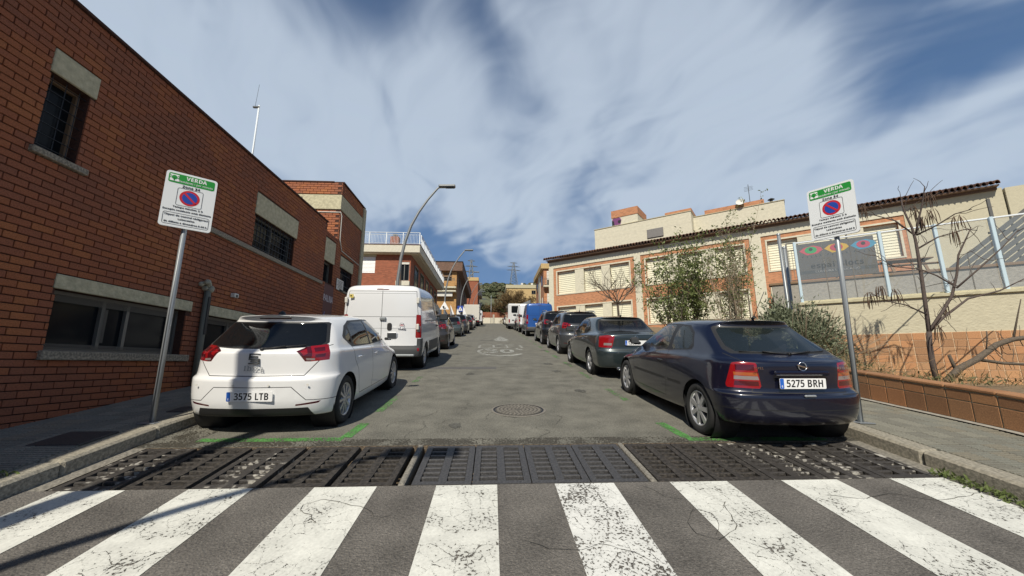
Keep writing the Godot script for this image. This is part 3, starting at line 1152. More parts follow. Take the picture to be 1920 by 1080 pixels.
func school() -> void:
	var turn := atan2(-0.6087, 0.7934)
	var Y := 5.0
	var b := thing("school_building", "long orange brick school with cream pilasters and closed cream shutters", "building", Vector3(6.3, Y, -42.0), turn)
	# local: x along the facade, y up from 5.0, z out of it
	var bays := [[1.0, 3.1, 4.09, 6.04, 6.94, 8.9], [10.5, 12.62, 13.48, 15.4, 16.46, 18.6], [20.3, 22.3, 23.3, 25.3, 26.25, 28.1]]
	var rows := [[0.25, 2.55], [3.95, 6.43]]
	var holes := []
	for k in bays:
		for r in rows:
			holes.append([k[0], k[5], r[0], r[1]])
	var st := flat()
	wall(st, Vector3.ZERO, RIGHT, UP, [0.02, 28.46, -0.6, 7.7], holes, 0.32)
	obj("wall", st, mats["orange_brickwork"], b)
	ubox(b, "rendered_wall", "render_cream", 28.47, 33.13, -1.0, 7.7, -0.32, 0.04)
	ubox(b, "rendered_wall", "render_cream", 33.2, 38.6, -1.2, 7.6, -0.2, 0.2)
	ubox(b, "rendered_wall", "render_cream", 0.01, 0.35, -1.0, 7.7, -12.0, -0.4)
	ubox(b, "backing", "dark", 0.6, 33.0, -0.5, 7.6, -0.75, -0.5)
	st = flat()
	bx(st, Vector3(14.25, 7.29, 0.035), Vector3(28.42, 0.80, 0.07))
	obj("frieze", st, mats["render_pale"], b)
	for u in [[-0.03, 0.55], [9.40, 10.03], [19.08, 19.9]]:
		ubox(b, "pilaster", "render_pale", u[0], u[1], -0.6, 6.89, 0.0, 0.08, 0.008)
	for k in bays:
		for r in rows:
			st = flat()
			for e in [[k[0] - 0.13, k[5] + 0.13, r[1], r[1] + 0.13], [k[0] - 0.13, k[5] + 0.13, r[0] - 0.1, r[0]]]:
				bx(st, Vector3((e[0] + e[1]) * 0.5, (e[2] + e[3]) * 0.5, -0.08), Vector3(e[1] - e[0], e[3] - e[2] - 0.004, 0.26))
			for e in [[k[0] - 0.13, k[0]], [k[5], k[5] + 0.13]]:
				bx(st, Vector3((e[0] + e[1]) * 0.5, (r[0] + r[1]) * 0.5, -0.08), Vector3(0.126, r[1] - r[0] - 0.004, 0.25))
			for e in [[k[1], k[2]], [k[3], k[4]]]:
				bx(st, Vector3((e[0] + e[1]) * 0.5, (r[0] + r[1]) * 0.5, -0.10), Vector3(e[1] - e[0], r[1] - r[0] - 0.004, 0.24))
			obj("window_surround", st, mats["render_pale"], b)
			for i in 3:
				zwindow(b, k[i * 2], k[i * 2 + 1], r[0], r[1], -0.20, 0.98, "pane_dark", "shutter", "shutter", 12)
	# roof
	st = flat()
	bx(st, Vector3(16.4, 7.76, 0.17), Vector3(33.0, 0.07, 0.8))
	bx(st, Vector3(16.4, 7.645, 0.09), Vector3(33.0, 0.14, 0.18))
	obj("eaves", st, mat("eave_brown", Vector3(0.16, 0.10, 0.07), 0.8), b)
	st = flat()
	var slope := 0.30
	quad(st, Vector3(-0.3, 7.82, 0.62), Vector3(33.0, 7.82, 0.62), Vector3(33.0, 7.82 + slope * 6.6, -6.0), Vector3(-0.3, 7.82 + slope * 6.6, -6.0))
	quad(st, Vector3(33.0, 9.8, -6.0), Vector3(33.0, 7.8, -12.0), Vector3(-0.3, 7.8, -12.0), Vector3(-0.3, 9.8, -6.0))
	obj("roof_underlay", st, mats["brown_brickwork"], b)
	var t := flat()
	var tl := 0.46
	for k in 8:
		var a0 := PI * k / 8.0
		var a1 := PI * (k + 1) / 8.0
		for e in [[0.12, 0.105, 1.0], [0.10, 0.085, -1.0]]:
			var p0 := Vector3(e[0] * cos(a0), e[0] * sin(a0) * 0.9, 0)
			var p1 := Vector3(e[0] * cos(a1), e[0] * sin(a1) * 0.9, 0)
			var q0 := Vector3(e[1] * cos(a0), e[1] * sin(a0) * 0.9, -tl)
			var q1 := Vector3(e[1] * cos(a1), e[1] * sin(a1) * 0.9, -tl)
			if e[2] > 0:
				quad(t, p0, q0, q1, p1)
			else:
				quad(t, p1, q1, q0, p0)
		quad(t, Vector3(0.12 * cos(a0), 0.108 * sin(a0), 0), Vector3(0.12 * cos(a1), 0.108 * sin(a1), 0), Vector3(0.10 * cos(a1), 0.09 * sin(a1), 0), Vector3(0.10 * cos(a0), 0.09 * sin(a0), 0))
	var tm := [stone("roof_tile_a", Vector3(0.15, 0.075, 0.05), 0.4, 2.0, 0.5), stone("roof_tile_b", Vector3(0.11, 0.062, 0.047), 0.4, 2.0, 0.5), stone("roof_tile_c", Vector3(0.19, 0.095, 0.055), 0.4, 2.0, 0.5)]
	var tmesh := meshof(t, tm[0])
	var tilt := Basis(RIGHT, atan(slope))
	var r2 := RandomNumberGenerator.new()
	r2.seed = 3
	var rest := []
	for i in 118:
		var x := -0.2 + i * 0.282
		inst("roof_tile", tmesh, Transform3D((tilt * Basis(UP, r2.randf_range(-0.03, 0.03))).scaled_local(Vector3(1.15, 2.3, 1.1)), Vector3(x, 7.80 + r2.randf_range(-0.008, 0.01), 0.70 + r2.randf_range(-0.02, 0.02))), b, tm[r2.randi() % 3])
		for j in 14:
			rest.append(Transform3D(tilt.scaled_local(Vector3(1.1, 1.75, 1.0)), Vector3(x, 7.84 + 0.42 * (j + 1) * slope + 0.012, 0.68 - 0.42 * (j + 1))))
	many("roof_tiles", tmesh, rest, b)
	ubox(b, "lamp", "grey_plastic", 12.4, 12.62, 7.05, 7.2, 0.07, 0.2, 0.02)
	# cream block behind with roof rooms
	var cb := thing("cream_block", "plain cream rendered block with grey shuttered window rising behind the school roof", "building", Vector3(6.3, Y, -42.0) + SU * 3.05 - SN * 6.0, turn)
	ubox(cb, "wall", "render_pale", 0.0, 10.85, 1.0, 12.55, -8.0, 0.0)
	ubox(cb, "wall", "render_pale", 10.86, 19.0, 1.0, 12.2, -8.0, -1.2)
	ubox(cb, "coping", "lintel", -0.05, 10.9, 12.55, 12.62, -8.0, 0.06)
	ubox(cb, "coping", "lintel", 10.9, 19.06, 12.2, 12.27, -8.0, -1.14)
	ubox(cb, "render_joint", "render_white", 0.0, 10.85, 11.35, 11.38, 0.0, 0.006)
	zwindow(cb, 6.2, 7.95, 10.35, 11.35, 0.16, 0.98, "pane_grey", "frame_alu", "shutter_grey", 9)
	ubox(cb, "stair_room", "render_pale", 2.2, 5.25, 12.6, 13.6, -3.6, -0.1)
	ubox(cb, "brick_cap", "orange_brickwork", 2.15, 5.3, 13.6, 14.5, -3.65, -0.05)
	ubox(cb, "brick_cap", "orange_brickwork", 8.2, 10.9, 12.62, 12.95, -4.0, -0.15)
	ubox(cb, "brick_cap", "orange_brickwork", 12.0, 17.4, 12.2, 12.75, -3.0, -1.3)
	st = smooth()
	rod(st, Vector3(18.0, 12.2, -2), Vector3(18.0, 12.75, -2), 0.14, 8)
	lathe(st, [Vector2(0.0, 0.0), Vector2(0.32, 0.0), Vector2(0.05, 0.16), Vector2(0.0, 0.16)], 10, Vector3(18.0, 12.78, -2))
	obj("flue", st, mats["grey_plastic"], cb)
	st = smooth()
	lathe(st, [Vector2(0.0, 0.0), Vector2(0.25, 0.05), Vector2(0.42, 0.16)], 12, Vector3(15.4, 12.75, -1.1), Basis(RIGHT, 1.1))
	obj("satellite_dish", st, mats["off_white"], cb)
	st = smooth()
	rod(st, Vector3(16.2, 12.2, -2), Vector3(16.2, 14.9, -2), 0.03, 5)
	for i in 4:
		rod(st, Vector3(15.8, 14.2 + i * 0.15, -2), Vector3(16.6, 14.3 + i * 0.12, -2.1), 0.015, 4)
	obj("aerial", st, mats["grey_plastic"], cb)
	# painted splash of colour on the stair room
	var mu := flat()
	slab(mu, poly([2.2, 12.62, 3.2, 12.62, 3.35, 13.2, 3.2, 13.5, 2.6, 13.7, 2.25, 13.45]), Vector3(0, 0, -0.1), RIGHT, UP, 0.006)
	var mural := obj("mural", mu, mat("mural_purple", Vector3(0.17, 0.05, 0.16), 0.8), cb)
	mu = flat()
	slab(mu, circle(2.75, 13.72, 0.48, 14, 0.18), Vector3(0, 0, -0.094), RIGHT, UP, 0.006)
	slab(mu, circle(2.75, 13.85, 0.26, 12, 0.16), Vector3(0, 0, -0.086), RIGHT, UP, 0.006)
	obj("mural_patch", mu, mat("mural_yellow", Vector3(0.62, 0.38, 0.03), 0.8), mural)
	mu = flat()
	slab(mu, poly([2.2, 12.62, 2.5, 12.62, 2.45, 13.2, 2.2, 13.3]), Vector3(0, 0, -0.092), RIGHT, UP, 0.005)
	slab(mu, circle(3.1, 13.05, 0.2, 10), Vector3(0, 0, -0.092), RIGHT, UP, 0.005)
	obj("mural_patch", mu, mats["black"], mural)

# ---------------------------------------------------------------- tiled wall, terraces and glass fence on the right
const WU := Vector3(0.8241, 0, 0.5664)
const WN := Vector3(-0.5664, 0, 0.8241)
const W0 := Vector3(11.458, 0, -10.5)

func wp(u: float, y: float, off := 0.0) -> Vector3:
	return W0 + WU * u - WN * off + UP * y

func tile_tones(n: String, base: Vector3) -> Array:
	return toned(n, base, [Vector3(1, 1, 1), Vector3(1.12, 1.1, 1.05), Vector3(0.85, 0.82, 0.8), Vector3(1.05, 0.95, 0.88), Vector3(0.93, 0.95, 0.97), Vector3(0.76, 0.74, 0.74)])

func cream_wall() -> void:
	var turn := atan2(-0.5664, 0.8241)
	stone("grout", Vector3(0.66, 0.50, 0.33), 0.1, 2.0, 0.3)
	var b := thing("terrace_wall", "cream rendered terrace wall with terracotta tiled base on the right", "wall", W0, turn)
	# local x along the wall, z out of it
	ubox(b, "wall", "render_cream", -2.15, 9.0, 0.3, 3.38, -0.3, 0.0)
	ubox(b, "wall", "render_cream", -2.15, -1.85, 0.3, 3.38, -5.0, -0.3)
	ubox(b, "coping", "lintel", -2.2, 9.0, 3.38, 3.47, -0.34, 0.06, 0.01)
	ubox(b, "grout", "grout", -2.12, 9.0, 0.3, 2.42, 0.0, 0.012)
	var tn := tile_tones("terracotta", Vector3(0.44, 0.245, 0.125))
	var st := flat()
	cbx(st, Vector3.ZERO, Vector3(0.247, 0.186, 0.016), 0.003)
	var mesh := meshof(st, tn[0][0])
	var r := RandomNumberGenerator.new()
	r.seed = 9
	var list := []
	for j in 9:
		for i in 42:
			list.append(Transform3D(Basis.from_euler(Vector3(r.randf_range(-0.006, 0.006), r.randf_range(-0.006, 0.006), 0)), Vector3(-1.98 + i * 0.262, 2.32 - j * 0.2, 0.016)))
	lay(list, "tile", b, mesh, tn[0], tn[1])
	# terraces
	st = flat()
	var d := 5.0
	quad(st, wp(-1.9, 3.36, 0.3), wp(9, 3.36, 0.3), wp(9, 3.36, d), wp(-1.9, 3.36, d))
	quad(st, wp(-2.5, 4.88, d), wp(12, 4.88, d), wp(14, 4.88, 20), wp(-2.5, 4.88, 20))
	struct("terrace_floor", st, mats["concrete"])
	b = thing("retaining_wall", "grey green retaining wall with brown coping seen through the glass fence", "wall", wp(0, 3.36, d), turn)
	ubox(b, "wall", "concrete", -2.6, 12.0, -2.0, 1.55, -0.3, 0.0)
	ubox(b, "coping", "wood", -2.7, 12.0, 1.55, 1.65, -0.36, 0.06, 0.01)
	# glass fence
	b = thing("glass_fence", "tall glass panel fence with pale blue steel posts on the cream wall", "fence", wp(0, 3.47, 0.14), turn)
	var gp := glass("fence_glass", Vector3(0.45, 0.52, 0.50), 0.06)
	var us := [-2.08, -0.02, 1.15, 2.23, 3.4, 4.5, 5.6]
	for i in us.size():
		st = flat()
		cbx(st, Vector3(us[i], 0.99, 0.05), Vector3(0.075, 1.98, 0.13), 0.01)
		obj("post", st, mat("post_blue", Vector3(0.50, 0.62, 0.68), 0.4), b)
		if i + 1 < us.size():
			var n := 3 if us[i + 1] - us[i] > 1.6 else 2
			for k in n:
				var a: float = lerpf(us[i] + 0.05, us[i + 1] - 0.05, float(k) / n)
				var e: float = lerpf(us[i] + 0.05, us[i + 1] - 0.05, float(k + 1) / n)
				st = flat()
				bx(st, Vector3((a + e) * 0.5, 0.99, 0.0), Vector3(e - a - 0.012, 1.86, 0.012))
				obj("glass_panel", st, gp, b)
				if k > 0:
					st = flat()
					bx(st, Vector3(a, 0.5, 0.0), Vector3(0.022, 0.92, 0.02))
					obj("joint", st, mats["frame_alu"], b)
	st = flat()
	cbx(st, Vector3(1.76, 1.965, 0.0), Vector3(7.75, 0.045, 0.05), 0.008)
	obj("top_rail", st, mats["rail_white"], b)
	st = flat()
	cbx(st, Vector3(1.76, 0.03, 0.0), Vector3(7.75, 0.06, 0.05), 0.008)
	obj("bottom_rail", st, mats["lintel"], b)
	# banner on its own railing behind
	b = thing("cultural_banner", "grey banner with three coloured eyes hanging behind the glass fence", "banner", wp(-0.35, 5.0, d + 0.2), turn)
	st = flat()
	bx(st, Vector3(0, 0.86, 0), Vector3(2.62, 1.55, 0.02))
	obj("cloth", st, mat("banner_cloth", Vector3(0.105, 0.10, 0.095), 0.85), b)
	var cols := [Vector3(0.45, 0.07, 0.10), Vector3(0.52, 0.33, 0.04), Vector3(0.06, 0.25, 0.38)]
	var iris := [Vector3(0.03, 0.30, 0.10), Vector3(0.42, 0.05, 0.08), Vector3(0.42, 0.05, 0.10)]
	for i in 3:
		var cx := -0.72 + i * 0.85
		st = flat()
		slab(st, poly([cx - 0.40, 1.32, cx - 0.22, 1.46, cx + 0.1, 1.52, cx + 0.34, 1.42, cx + 0.40, 1.30, cx + 0.22, 1.16, cx - 0.15, 1.12]), Vector3(0, 0, 0.01), RIGHT, UP, 0.004)
		var eye := obj("printed_eye", st, mat("eye_%d" % i, cols[i], 0.8), b)
		st = flat()
		slab(st, circle(cx, 1.33, 0.21, 16, 0.15), Vector3(0, 0, 0.016), RIGHT, UP, 0.003)
		obj("iris", st, mat("iris_%d" % i, iris[i], 0.8), eye)
		st = flat()
		slab(st, circle(cx, 1.36, 0.07, 12), Vector3(0, 0, 0.021), RIGHT, UP, 0.003)
		obj("pupil", st, mats["black"], eye)
		st = flat()
		for k in 5:
			var p := Vector3(cx - 0.3 + k * 0.15, 1.03 - absf(k - 2.0) * -0.02, 0.013)
			bx(st, p, Vector3(0.022, 0.08, 0.004), Basis(Vector3(0, 0, 1), (k - 2.0) * 0.25))
		obj("lash", st, mats["pane_grey"], eye)
	text("print", b, "espai Blocs", 0.22, Vector3(0.05, 0.52, 0.012), Basis.IDENTITY, mats["black"], true, 1.05)
	st = flat()
	bx(st, Vector3(0.05, 0.38, 0.012), Vector3(2.5, 0.13, 0.004))
	obj("print_band", st, mats["grey_plastic"], b)
	text("print", b, "CULTURA I EDUCACIÓ", 0.075, Vector3(0.05, 0.345, 0.0145), Basis.IDENTITY, mat("banner_print", Vector3(0.32, 0.31, 0.3), 0.8), false, 1.4)
	railing(b, Vector3(-1.55, 0.0, -0.06), Vector3(1.55, 0.0, -0.06), 1.75, 1.55, "frame_alu", 0.11)
	# steel posts by the fence end
	for i in 2:
		st = smooth()
		rod(st, Vector3(0, -2.2, 0), Vector3(0, 2.35 - i * 0.35, 0), 0.05, 8)
		lathe(st, [Vector2(0.06, 0.0), Vector2(0.06, 0.05), Vector2(0.0, 0.08)], 8, Vector3(0, 2.33 - i * 0.35, 0))
		var o := obj("steel_post", st, mats["steel"])
		o.position = wp(-2.45 + i * 0.14, 3.5, 0.3 + i * 0.5)
		tag(o, ["taller grey steel post at the left end of glass fence", "shorter grey steel post just behind the left fence end"][i], "post", "steel posts at the fence end")
	# picnic table on the upper terrace
	b = thing("picnic_table", "weathered wooden picnic table on the upper terrace behind glass", "table", wp(1.95, 4.9, d + 1.1), turn + 0.15)
	for k in 4:
		ubox(b, "plank", "wood", -0.75, 0.75, 0.72, 0.76, -0.34 + k * 0.175, -0.18 + k * 0.175, 0.005)
	for sd in [-1.0, 1.0]:
		st = flat()
		bx(st, Vector3(-0.5, 0.36, sd * 0.3), Vector3(0.09, 0.86, 0.05), Basis(RIGHT, -sd * 0.5))
		obj("leg", st, mats["wood"], b)
		st = flat()
		bx(st, Vector3(0.5, 0.36, sd * 0.3), Vector3(0.09, 0.86, 0.05), Basis(RIGHT, -sd * 0.5))
		obj("leg", st, mats["wood"], b)
		ubox(b, "bench", "wood", -0.75, 0.75, 0.42, 0.46, sd * 0.7 - 0.13, sd * 0.7 + 0.13, 0.005)
	# added dark slats stand in for a pergola shadow on the cream wall
	b = thing("pergola_shadow_slats", "dark sloping slats built in place of a pergola shadow on the cream wall behind glass fence at the right edge", "shadow_slats", wp(2.9, 5.0, d + 0.1), turn)
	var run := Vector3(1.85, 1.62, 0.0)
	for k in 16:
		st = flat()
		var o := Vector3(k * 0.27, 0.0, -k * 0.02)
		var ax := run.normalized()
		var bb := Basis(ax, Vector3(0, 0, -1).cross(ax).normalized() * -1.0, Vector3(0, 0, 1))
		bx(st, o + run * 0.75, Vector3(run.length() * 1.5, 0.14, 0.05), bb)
		obj("slat", st, mat("shadow_slat_grey", Vector3(0.10, 0.10, 0.095), 0.7), b)  # dark grey gives the shadow stripes their tone
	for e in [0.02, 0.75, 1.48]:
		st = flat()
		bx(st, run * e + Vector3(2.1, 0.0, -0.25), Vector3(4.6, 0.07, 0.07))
		obj("beam", st, mats["shadow_slat_grey"], b)
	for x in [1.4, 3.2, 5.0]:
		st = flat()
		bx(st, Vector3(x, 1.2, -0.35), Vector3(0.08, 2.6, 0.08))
		obj("post", st, mats["shadow_slat_grey"], b)
	planter()

func planter() -> void:
	var b := thing("planter_wall", "low brown tiled planter wall with tile coping along the right pavement", "wall", Vector3(6.08, 0, 0))
	# in plan: street face at x = 0, follows the slope
	var st := flat()
	var s0 := -3.0
	while s0 < 9.0:
		var s1 := s0 + 0.6
		var a := G(s0)
		var c := G(s1)
		# sheared block
		var pts := []
		for e in [[s0, a], [s1, c]]:
			pts.append([Vector3(0.012, e[1] - 0.2, -e[0]), Vector3(0.21, e[1] - 0.2, -e[0]), Vector3(0.21, e[1] + 0.555, -e[0]), Vector3(0.012, e[1] + 0.555, -e[0])])
		for k in 4:
			var k2 := (k + 1) % 4
			quad(st, pts[0][k], pts[0][k2], pts[1][k2], pts[1][k])
		s0 = s1
	obj("core", st, mats["lintel"], b)
	var tn := tile_tones("planter_tile", Vector3(0.33, 0.165, 0.075))
	var big := flat()
	cbx(big, Vector3.ZERO, Vector3(0.016, 0.232, 0.254), 0.003)
	var bigm := meshof(big, tn[0][0])
	var sm := flat()
	cbx(sm, Vector3.ZERO, Vector3(0.016, 0.115, 0.254), 0.003)
	var smm := meshof(sm, tn[0][0])
	var cp := flat()
	cbx(cp, Vector3.ZERO, Vector3(0.235, 0.045, 0.535), 0.012)
	var cpm := meshof(cp, tn[0][0])
	var r := RandomNumberGenerator.new()
	r.seed = 21
	var s := -2.85
	var i := 0
	while s < 8.8:
		var sl := (G(s + 0.14) - G(s - 0.14)) / 0.28
		var sh := Basis(Vector3(1, 0, 0), Vector3(0, 1, 0), Vector3(0, -sl, 1))
		var y := G(s)
		inst("tile", bigm, Transform3D(sh, Vector3(0.006 + r.randf_range(-0.001, 0.001), y + 0.255, -s)), b, tn[0][r.randi() % 6])
		inst("tile", smm, Transform3D(sh, Vector3(0.006 + r.randf_range(-0.001, 0.001), y + 0.442, -s)), b, tn[0][r.randi() % 6])
		if i % 2 == 0:
			inst("coping_tile", cpm, Transform3D(sh, Vector3(0.105, y + sl * 0.135 + 0.535, -s - 0.135)), b, tn[0][r.randi() % 6])
		s += 0.27
		i += 1

# ---------------------------------------------------------------- far right and the end of the street
func far_right() -> void:
	var y0 := G(50.0)
	var b := thing("balcony_flats", "narrow brick flats with cream roof edge beyond the school corner", "building", Vector3(6.75, y0, -50.0))
	var h := 14.6 - y0
	st_box_house(b, h)
	y0 = G(112.0)
	b = thing("yellow_building", "yellow rendered building with flat roof at the end of the street", "building", Vector3(4.2, y0, -112.0))
	h = 24.3 - y0
	ubox(b, "wall", "render_yellow", 0.0, 14.0, -1.0, h - 1.0, -10.0, 0.0)
	ubox(b, "cornice", "lintel", -0.2, 14.2, h - 1.0, h, -10.2, 0.2, 0.02)
	ubox(b, "roof_plant", "concrete", 4.0, 13.0, h, h + 0.5, -8.0, -2.0)
	for i in 3:
		ubox(b, "vent", "off_white", 4.5 + i * 3.0, 5.1 + i * 3.0, h + 0.5, h + 1.3, -4.0, -3.4, 0.02)
	zwindow(b, 7.3, 8.5, h - 2.7, h - 1.6, 0.18, 0.0)
	zwindow(b, 11.3, 12.5, h - 2.7, h - 1.6, 0.18, 0.0)
	# ball court fence
	b = thing("court_fence", "tall grey mesh sports fence beside the far parked cars", "fence", Vector3(6.9, G(70.0), -70.0))
	for i in 9:
		var st := smooth()
		var z := -i * 2.5
		rod(st, Vector3(0, G(70.0 - z) - G(70.0), z), Vector3(0, G(70.0 - z) - G(70.0) + 4.6, z), 0.05, 6)
		obj("post", st, mats["steel"], b)
	var m := flat()
	for i in 100:
		var z := -i * 0.2
		var y := G(70.0 - z) - G(70.0)
		bx(m, Vector3(0, y + 2.3, z), Vector3(0.012, 4.6, 0.02))
	for j in 22:
		rod(m, Vector3(0, 0.1 + j * 0.21, 0), Vector3(0, G(90.0) - G(70.0) + 0.1 + j * 0.21, -20.0), 0.008, 3)
	var w := obj("wire", m, mats["steel"], b)
	w.set_meta("kind", "stuff")
	# barrier and wall that close the street
	y0 = G(92.0)
	b = thing("end_wall", "long low wall of brick over cream closing the top of the street", "wall", Vector3(0.3, y0, -95.0))
	ubox(b, "wall", "render_white", -3.2, 6.0, -0.3, 1.85, -0.3, 0.0)
	ubox(b, "brick_band", "red_brickwork", -9.0, 9.0, -0.3, 3.6, -3.4, -3.0)
	ubox(b, "pillar", "render_white", -0.1, 0.3, -0.3, 2.6, -0.1, 0.3, 0.02)
	b = thing("thin_pole", "thin grey pole standing at the far end of the street", "pole", Vector3(-0.2, y0, -93.0))
	var st2 := smooth()
	rod(st2, Vector3.ZERO, Vector3(0, 7.0, 0), 0.07, 6)
	obj("shaft", st2, mats["steel"], b)

func st_box_house(b: Node3D, h: float) -> void:
	ubox(b, "wall", "orange_brickwork", 0.0, 9.0, -0.5, h - 0.7, -9.0, 0.0)
	ubox(b, "cornice", "render_yellow", -0.35, 9.2, h - 0.7, h, -9.2, 0.25, 0.02)
	ubox(b, "pilaster", "render_pale", -0.06, 0.0, -0.5, h - 0.7, -5.4, -3.4)
	for i in 2:
		ubox(b, "balcony_floor", "render_pale", -0.1, 1.6, h - 3.2 - i * 3.0, h - 3.0 - i * 3.0, 0.0, 0.7)
		railing(b, Vector3(0.0, h - 3.0 - i * 3.0, 0.65), Vector3(1.5, h - 3.0 - i * 3.0, 0.65), 0.9, 0.75, "frame_alu", 0.1)
		zwindow(b, 0.4, 1.4, h - 3.0 - i * 3.0, h - 1.0 - i * 3.0, 0.17, 0.6, "pane_dark", "off_white", "off_white", 6)
	for i in 3:
		for j in 2:
			var st := flat()
			bx(st, Vector3(-0.03, h - 2.0 - j * 3.0, -1.6 - i * 2.6), Vector3(0.05, 1.3, 0.9))
			obj("window", st, mats["off_white" if (i + j) % 2 else "pane_grey"], b)

func hill() -> void:
	# wooded hill at the top of the street
	var f := noise(0.006, 8, 4)
	var st := smooth()
	var n := 56
	var tops := []
	for i in n:
		for j in 30:
			var q := []
			for k in [[0, 0], [1, 0], [1, 1], [0, 1]]:
				q.append(hillp((i + k[0]) * 20.0 - 560.0, 150.0 + (j + k[1]) * 18.0, f))
			quad(st, q[0], q[1], q[2], q[3])
	struct("hill", st, mats["hill_soil"])
	# woods on it
	var leaf := flat()
	var r := RandomNumberGenerator.new()
	r.seed = 77
	for i in 150:
		var d := Vector3(r.randfn(), absf(r.randfn()) * 0.9, r.randfn()).normalized() * r.randf_range(0.7, 1.0)
		var u := Vector3(r.randfn(), r.randfn(), r.randfn()).normalized() * 0.24
		var v := u.cross(d).normalized() * 0.2
		quad(leaf, d - u - v, d + u - v, d + u + v, d - u + v)
	var lm := mat("woods", Vector3.ONE, 0.8)
	lm.vertex_color_use_as_albedo = true
	var mesh := meshof(leaf, lm)
	var list := []
	var cols := []
	for i in 5200:
		var x := r.randf_range(-330.0, 400.0)
		var s := r.randf_range(150.0, 560.0)
		var dens := f.get_noise_2d(x * 2.0, s * 2.0)
		if dens < -0.12 + 0.25 * r.randf() - 0.12 and s < 480.0:
			continue
		var sc := r.randf_range(2.6, 5.6)
		if s < 230.0:
			sc *= 0.75
		list.append(Transform3D(Basis(UP, r.randf() * TAU).scaled(Vector3(sc, sc * r.randf_range(0.7, 1.1), sc)), hillp(x, s, f) + UP * sc * 0.15))
		var t := r.randf()
		var c := Vector3(0.065, 0.08, 0.035).lerp(Vector3(0.15, 0.14, 0.075), t * t)
		cols.append(Color(c.x, c.y, c.z))
	var w := many("woods", mesh, list, self, cols)
	w.set_meta("label", "dark green scrub and pine woods covering the hillside")
	w.set_meta("category", "woods")
	# little fort on the skyline
	var top := hillp(8.0, 520.0, f)
	var b := thing("hilltop_ruin", "small square stone ruin on the skyline of the wooded hill", "ruin", top + UP * -1.0)
	ubox(b, "wall", "lintel", -7.0, 5.0, 0.0, 7.0, -6.0, 6.0)
	ubox(b, "wall", "brown_brickwork", -6.0, -1.0, 7.0, 12.0, -4.0, 3.0)
	pylon(hillp(28.0, 500.0, f) - UP * 2.0, 38.0, 10.0, "large steel lattice pylon with three arms on the hilltop")
	pylon(Vector3(-8.0, G(210.0), -210.0), 32.0, 5.0, "slim steel lattice pylon with one wide arm left of the hill")
	pylon(Vector3(-16.5, 48.0, -300.0), 34.0, 6.0, "hazy lattice pylon partly hidden behind the brown roof band")

func hillp(x: float, s: float, f: FastNoiseLite) -> Vector3:
	var t := clampf((s - 150.0) / 370.0, 0.0, 1.0)
	var e := t * t * (3.0 - 2.0 * t)
	var ridge := 101.0 + 8.0 * exp(-pow((x - 10.0) / 45.0, 2.0)) + clampf((x - 35.0) * 0.4, 0.0, 50.0) - clampf((-x - 20.0) * 0.22, 0.0, 45.0)
	var y := 11.5 + e * (ridge - 11.5 - 10.0)
	y += f.get_noise_2d(x, s) * 16.0 * t * (1.0 - t * 0.6)
	if s > 520.0:
		y -= (s - 520.0) * 0.12
	return Vector3(x, y, -s)

func pylon(at: Vector3, h: float, w: float, label: String) -> void:
	var b := thing("power_pylon", label, "pylon", at, 0.2, "lattice pylons on the hill")
	var leg := func(t: float, sx: float, sz: float) -> Vector3:
		var k := w * 0.5 * (1.0 - t) + w * 0.07 if t < 0.62 else lerpf(w * 0.26, w * 0.06, (t - 0.62) / 0.38)
		k = minf(k, w * 0.5 * (1.0 - t * 1.05) + w * 0.12)
		return Vector3(sx * k, h * t, sz * k)
	var r := h * 0.007
	for c in [[-1, -1], [1, -1], [1, 1], [-1, 1]]:
		var st := flat()
		for i in 10:
			rod(st, leg.call(i / 10.0, c[0], c[1]), leg.call((i + 1) / 10.0, c[0], c[1]), r, 4)
		obj("leg", st, mats["steel"], b)
	var st := flat()
	for i in 10:
		var a := i / 10.0
		var e := (i + 1) / 10.0
		for c in [[-1, -1, 1, -1], [1, -1, 1, 1], [1, 1, -1, 1], [-1, 1, -1, -1]]:
			rod(st, leg.call(a, c[0], c[1]), leg.call(e, c[2], c[3]), r * 0.6, 3)
			rod(st, leg.call(a, c[2], c[3]), leg.call(e, c[0], c[1]), r * 0.6, 3)
	obj("bracing", st, mats["steel"], b)
	for t in [0.72, 0.85, 0.98]:
		st = flat()
		var hw: float = w * (0.95 if t < 0.8 else 0.85 if t < 0.9 else 0.5)
		for sz in [-1.0, 1.0]:
			rod(st, Vector3(-hw, h * t, 0), leg.call(t, 0, sz), r * 0.9, 4)
			rod(st, Vector3(hw, h * t, 0), leg.call(t, 0, sz), r * 0.9, 4)
		rod(st, Vector3(-hw, h * t, 0), Vector3(0, h * (t + 0.035), 0), r * 0.7, 4)
		rod(st, Vector3(hw, h * t, 0), Vector3(0, h * (t + 0.035), 0), r * 0.7, 4)
		obj("arm", st, mats["steel"], b)

# ---------------------------------------------------------------- crossing, drain, pavements, paint
func shear(s: float) -> Basis:
	var sl := (G(s + 0.1) - G(s - 0.1)) / 0.2
	return Basis(Vector3(1, 0, 0), Vector3(0, 1, 0), Vector3(0, -sl, 1))

func crossing() -> void:
	var x := -0.46 - 1.02 * 4.0
	var i := 0
	while x < 4.2:
		if x < KL - 0.4:
			x += 1.02
			i += 1
			continue
		var st := smooth()
		var x0 := maxf(x, KL + 0.02)
		var x1 := minf(x + 0.52, KR - 0.06)
		strip(st, x0, x1, -0.4, 3.645, 0.004)
		obj("crossing_stripe", st, mats["worn_paint"] if i == 5 else mats["white_paint"], $crossing_road)
		x += 1.02
		i += 1

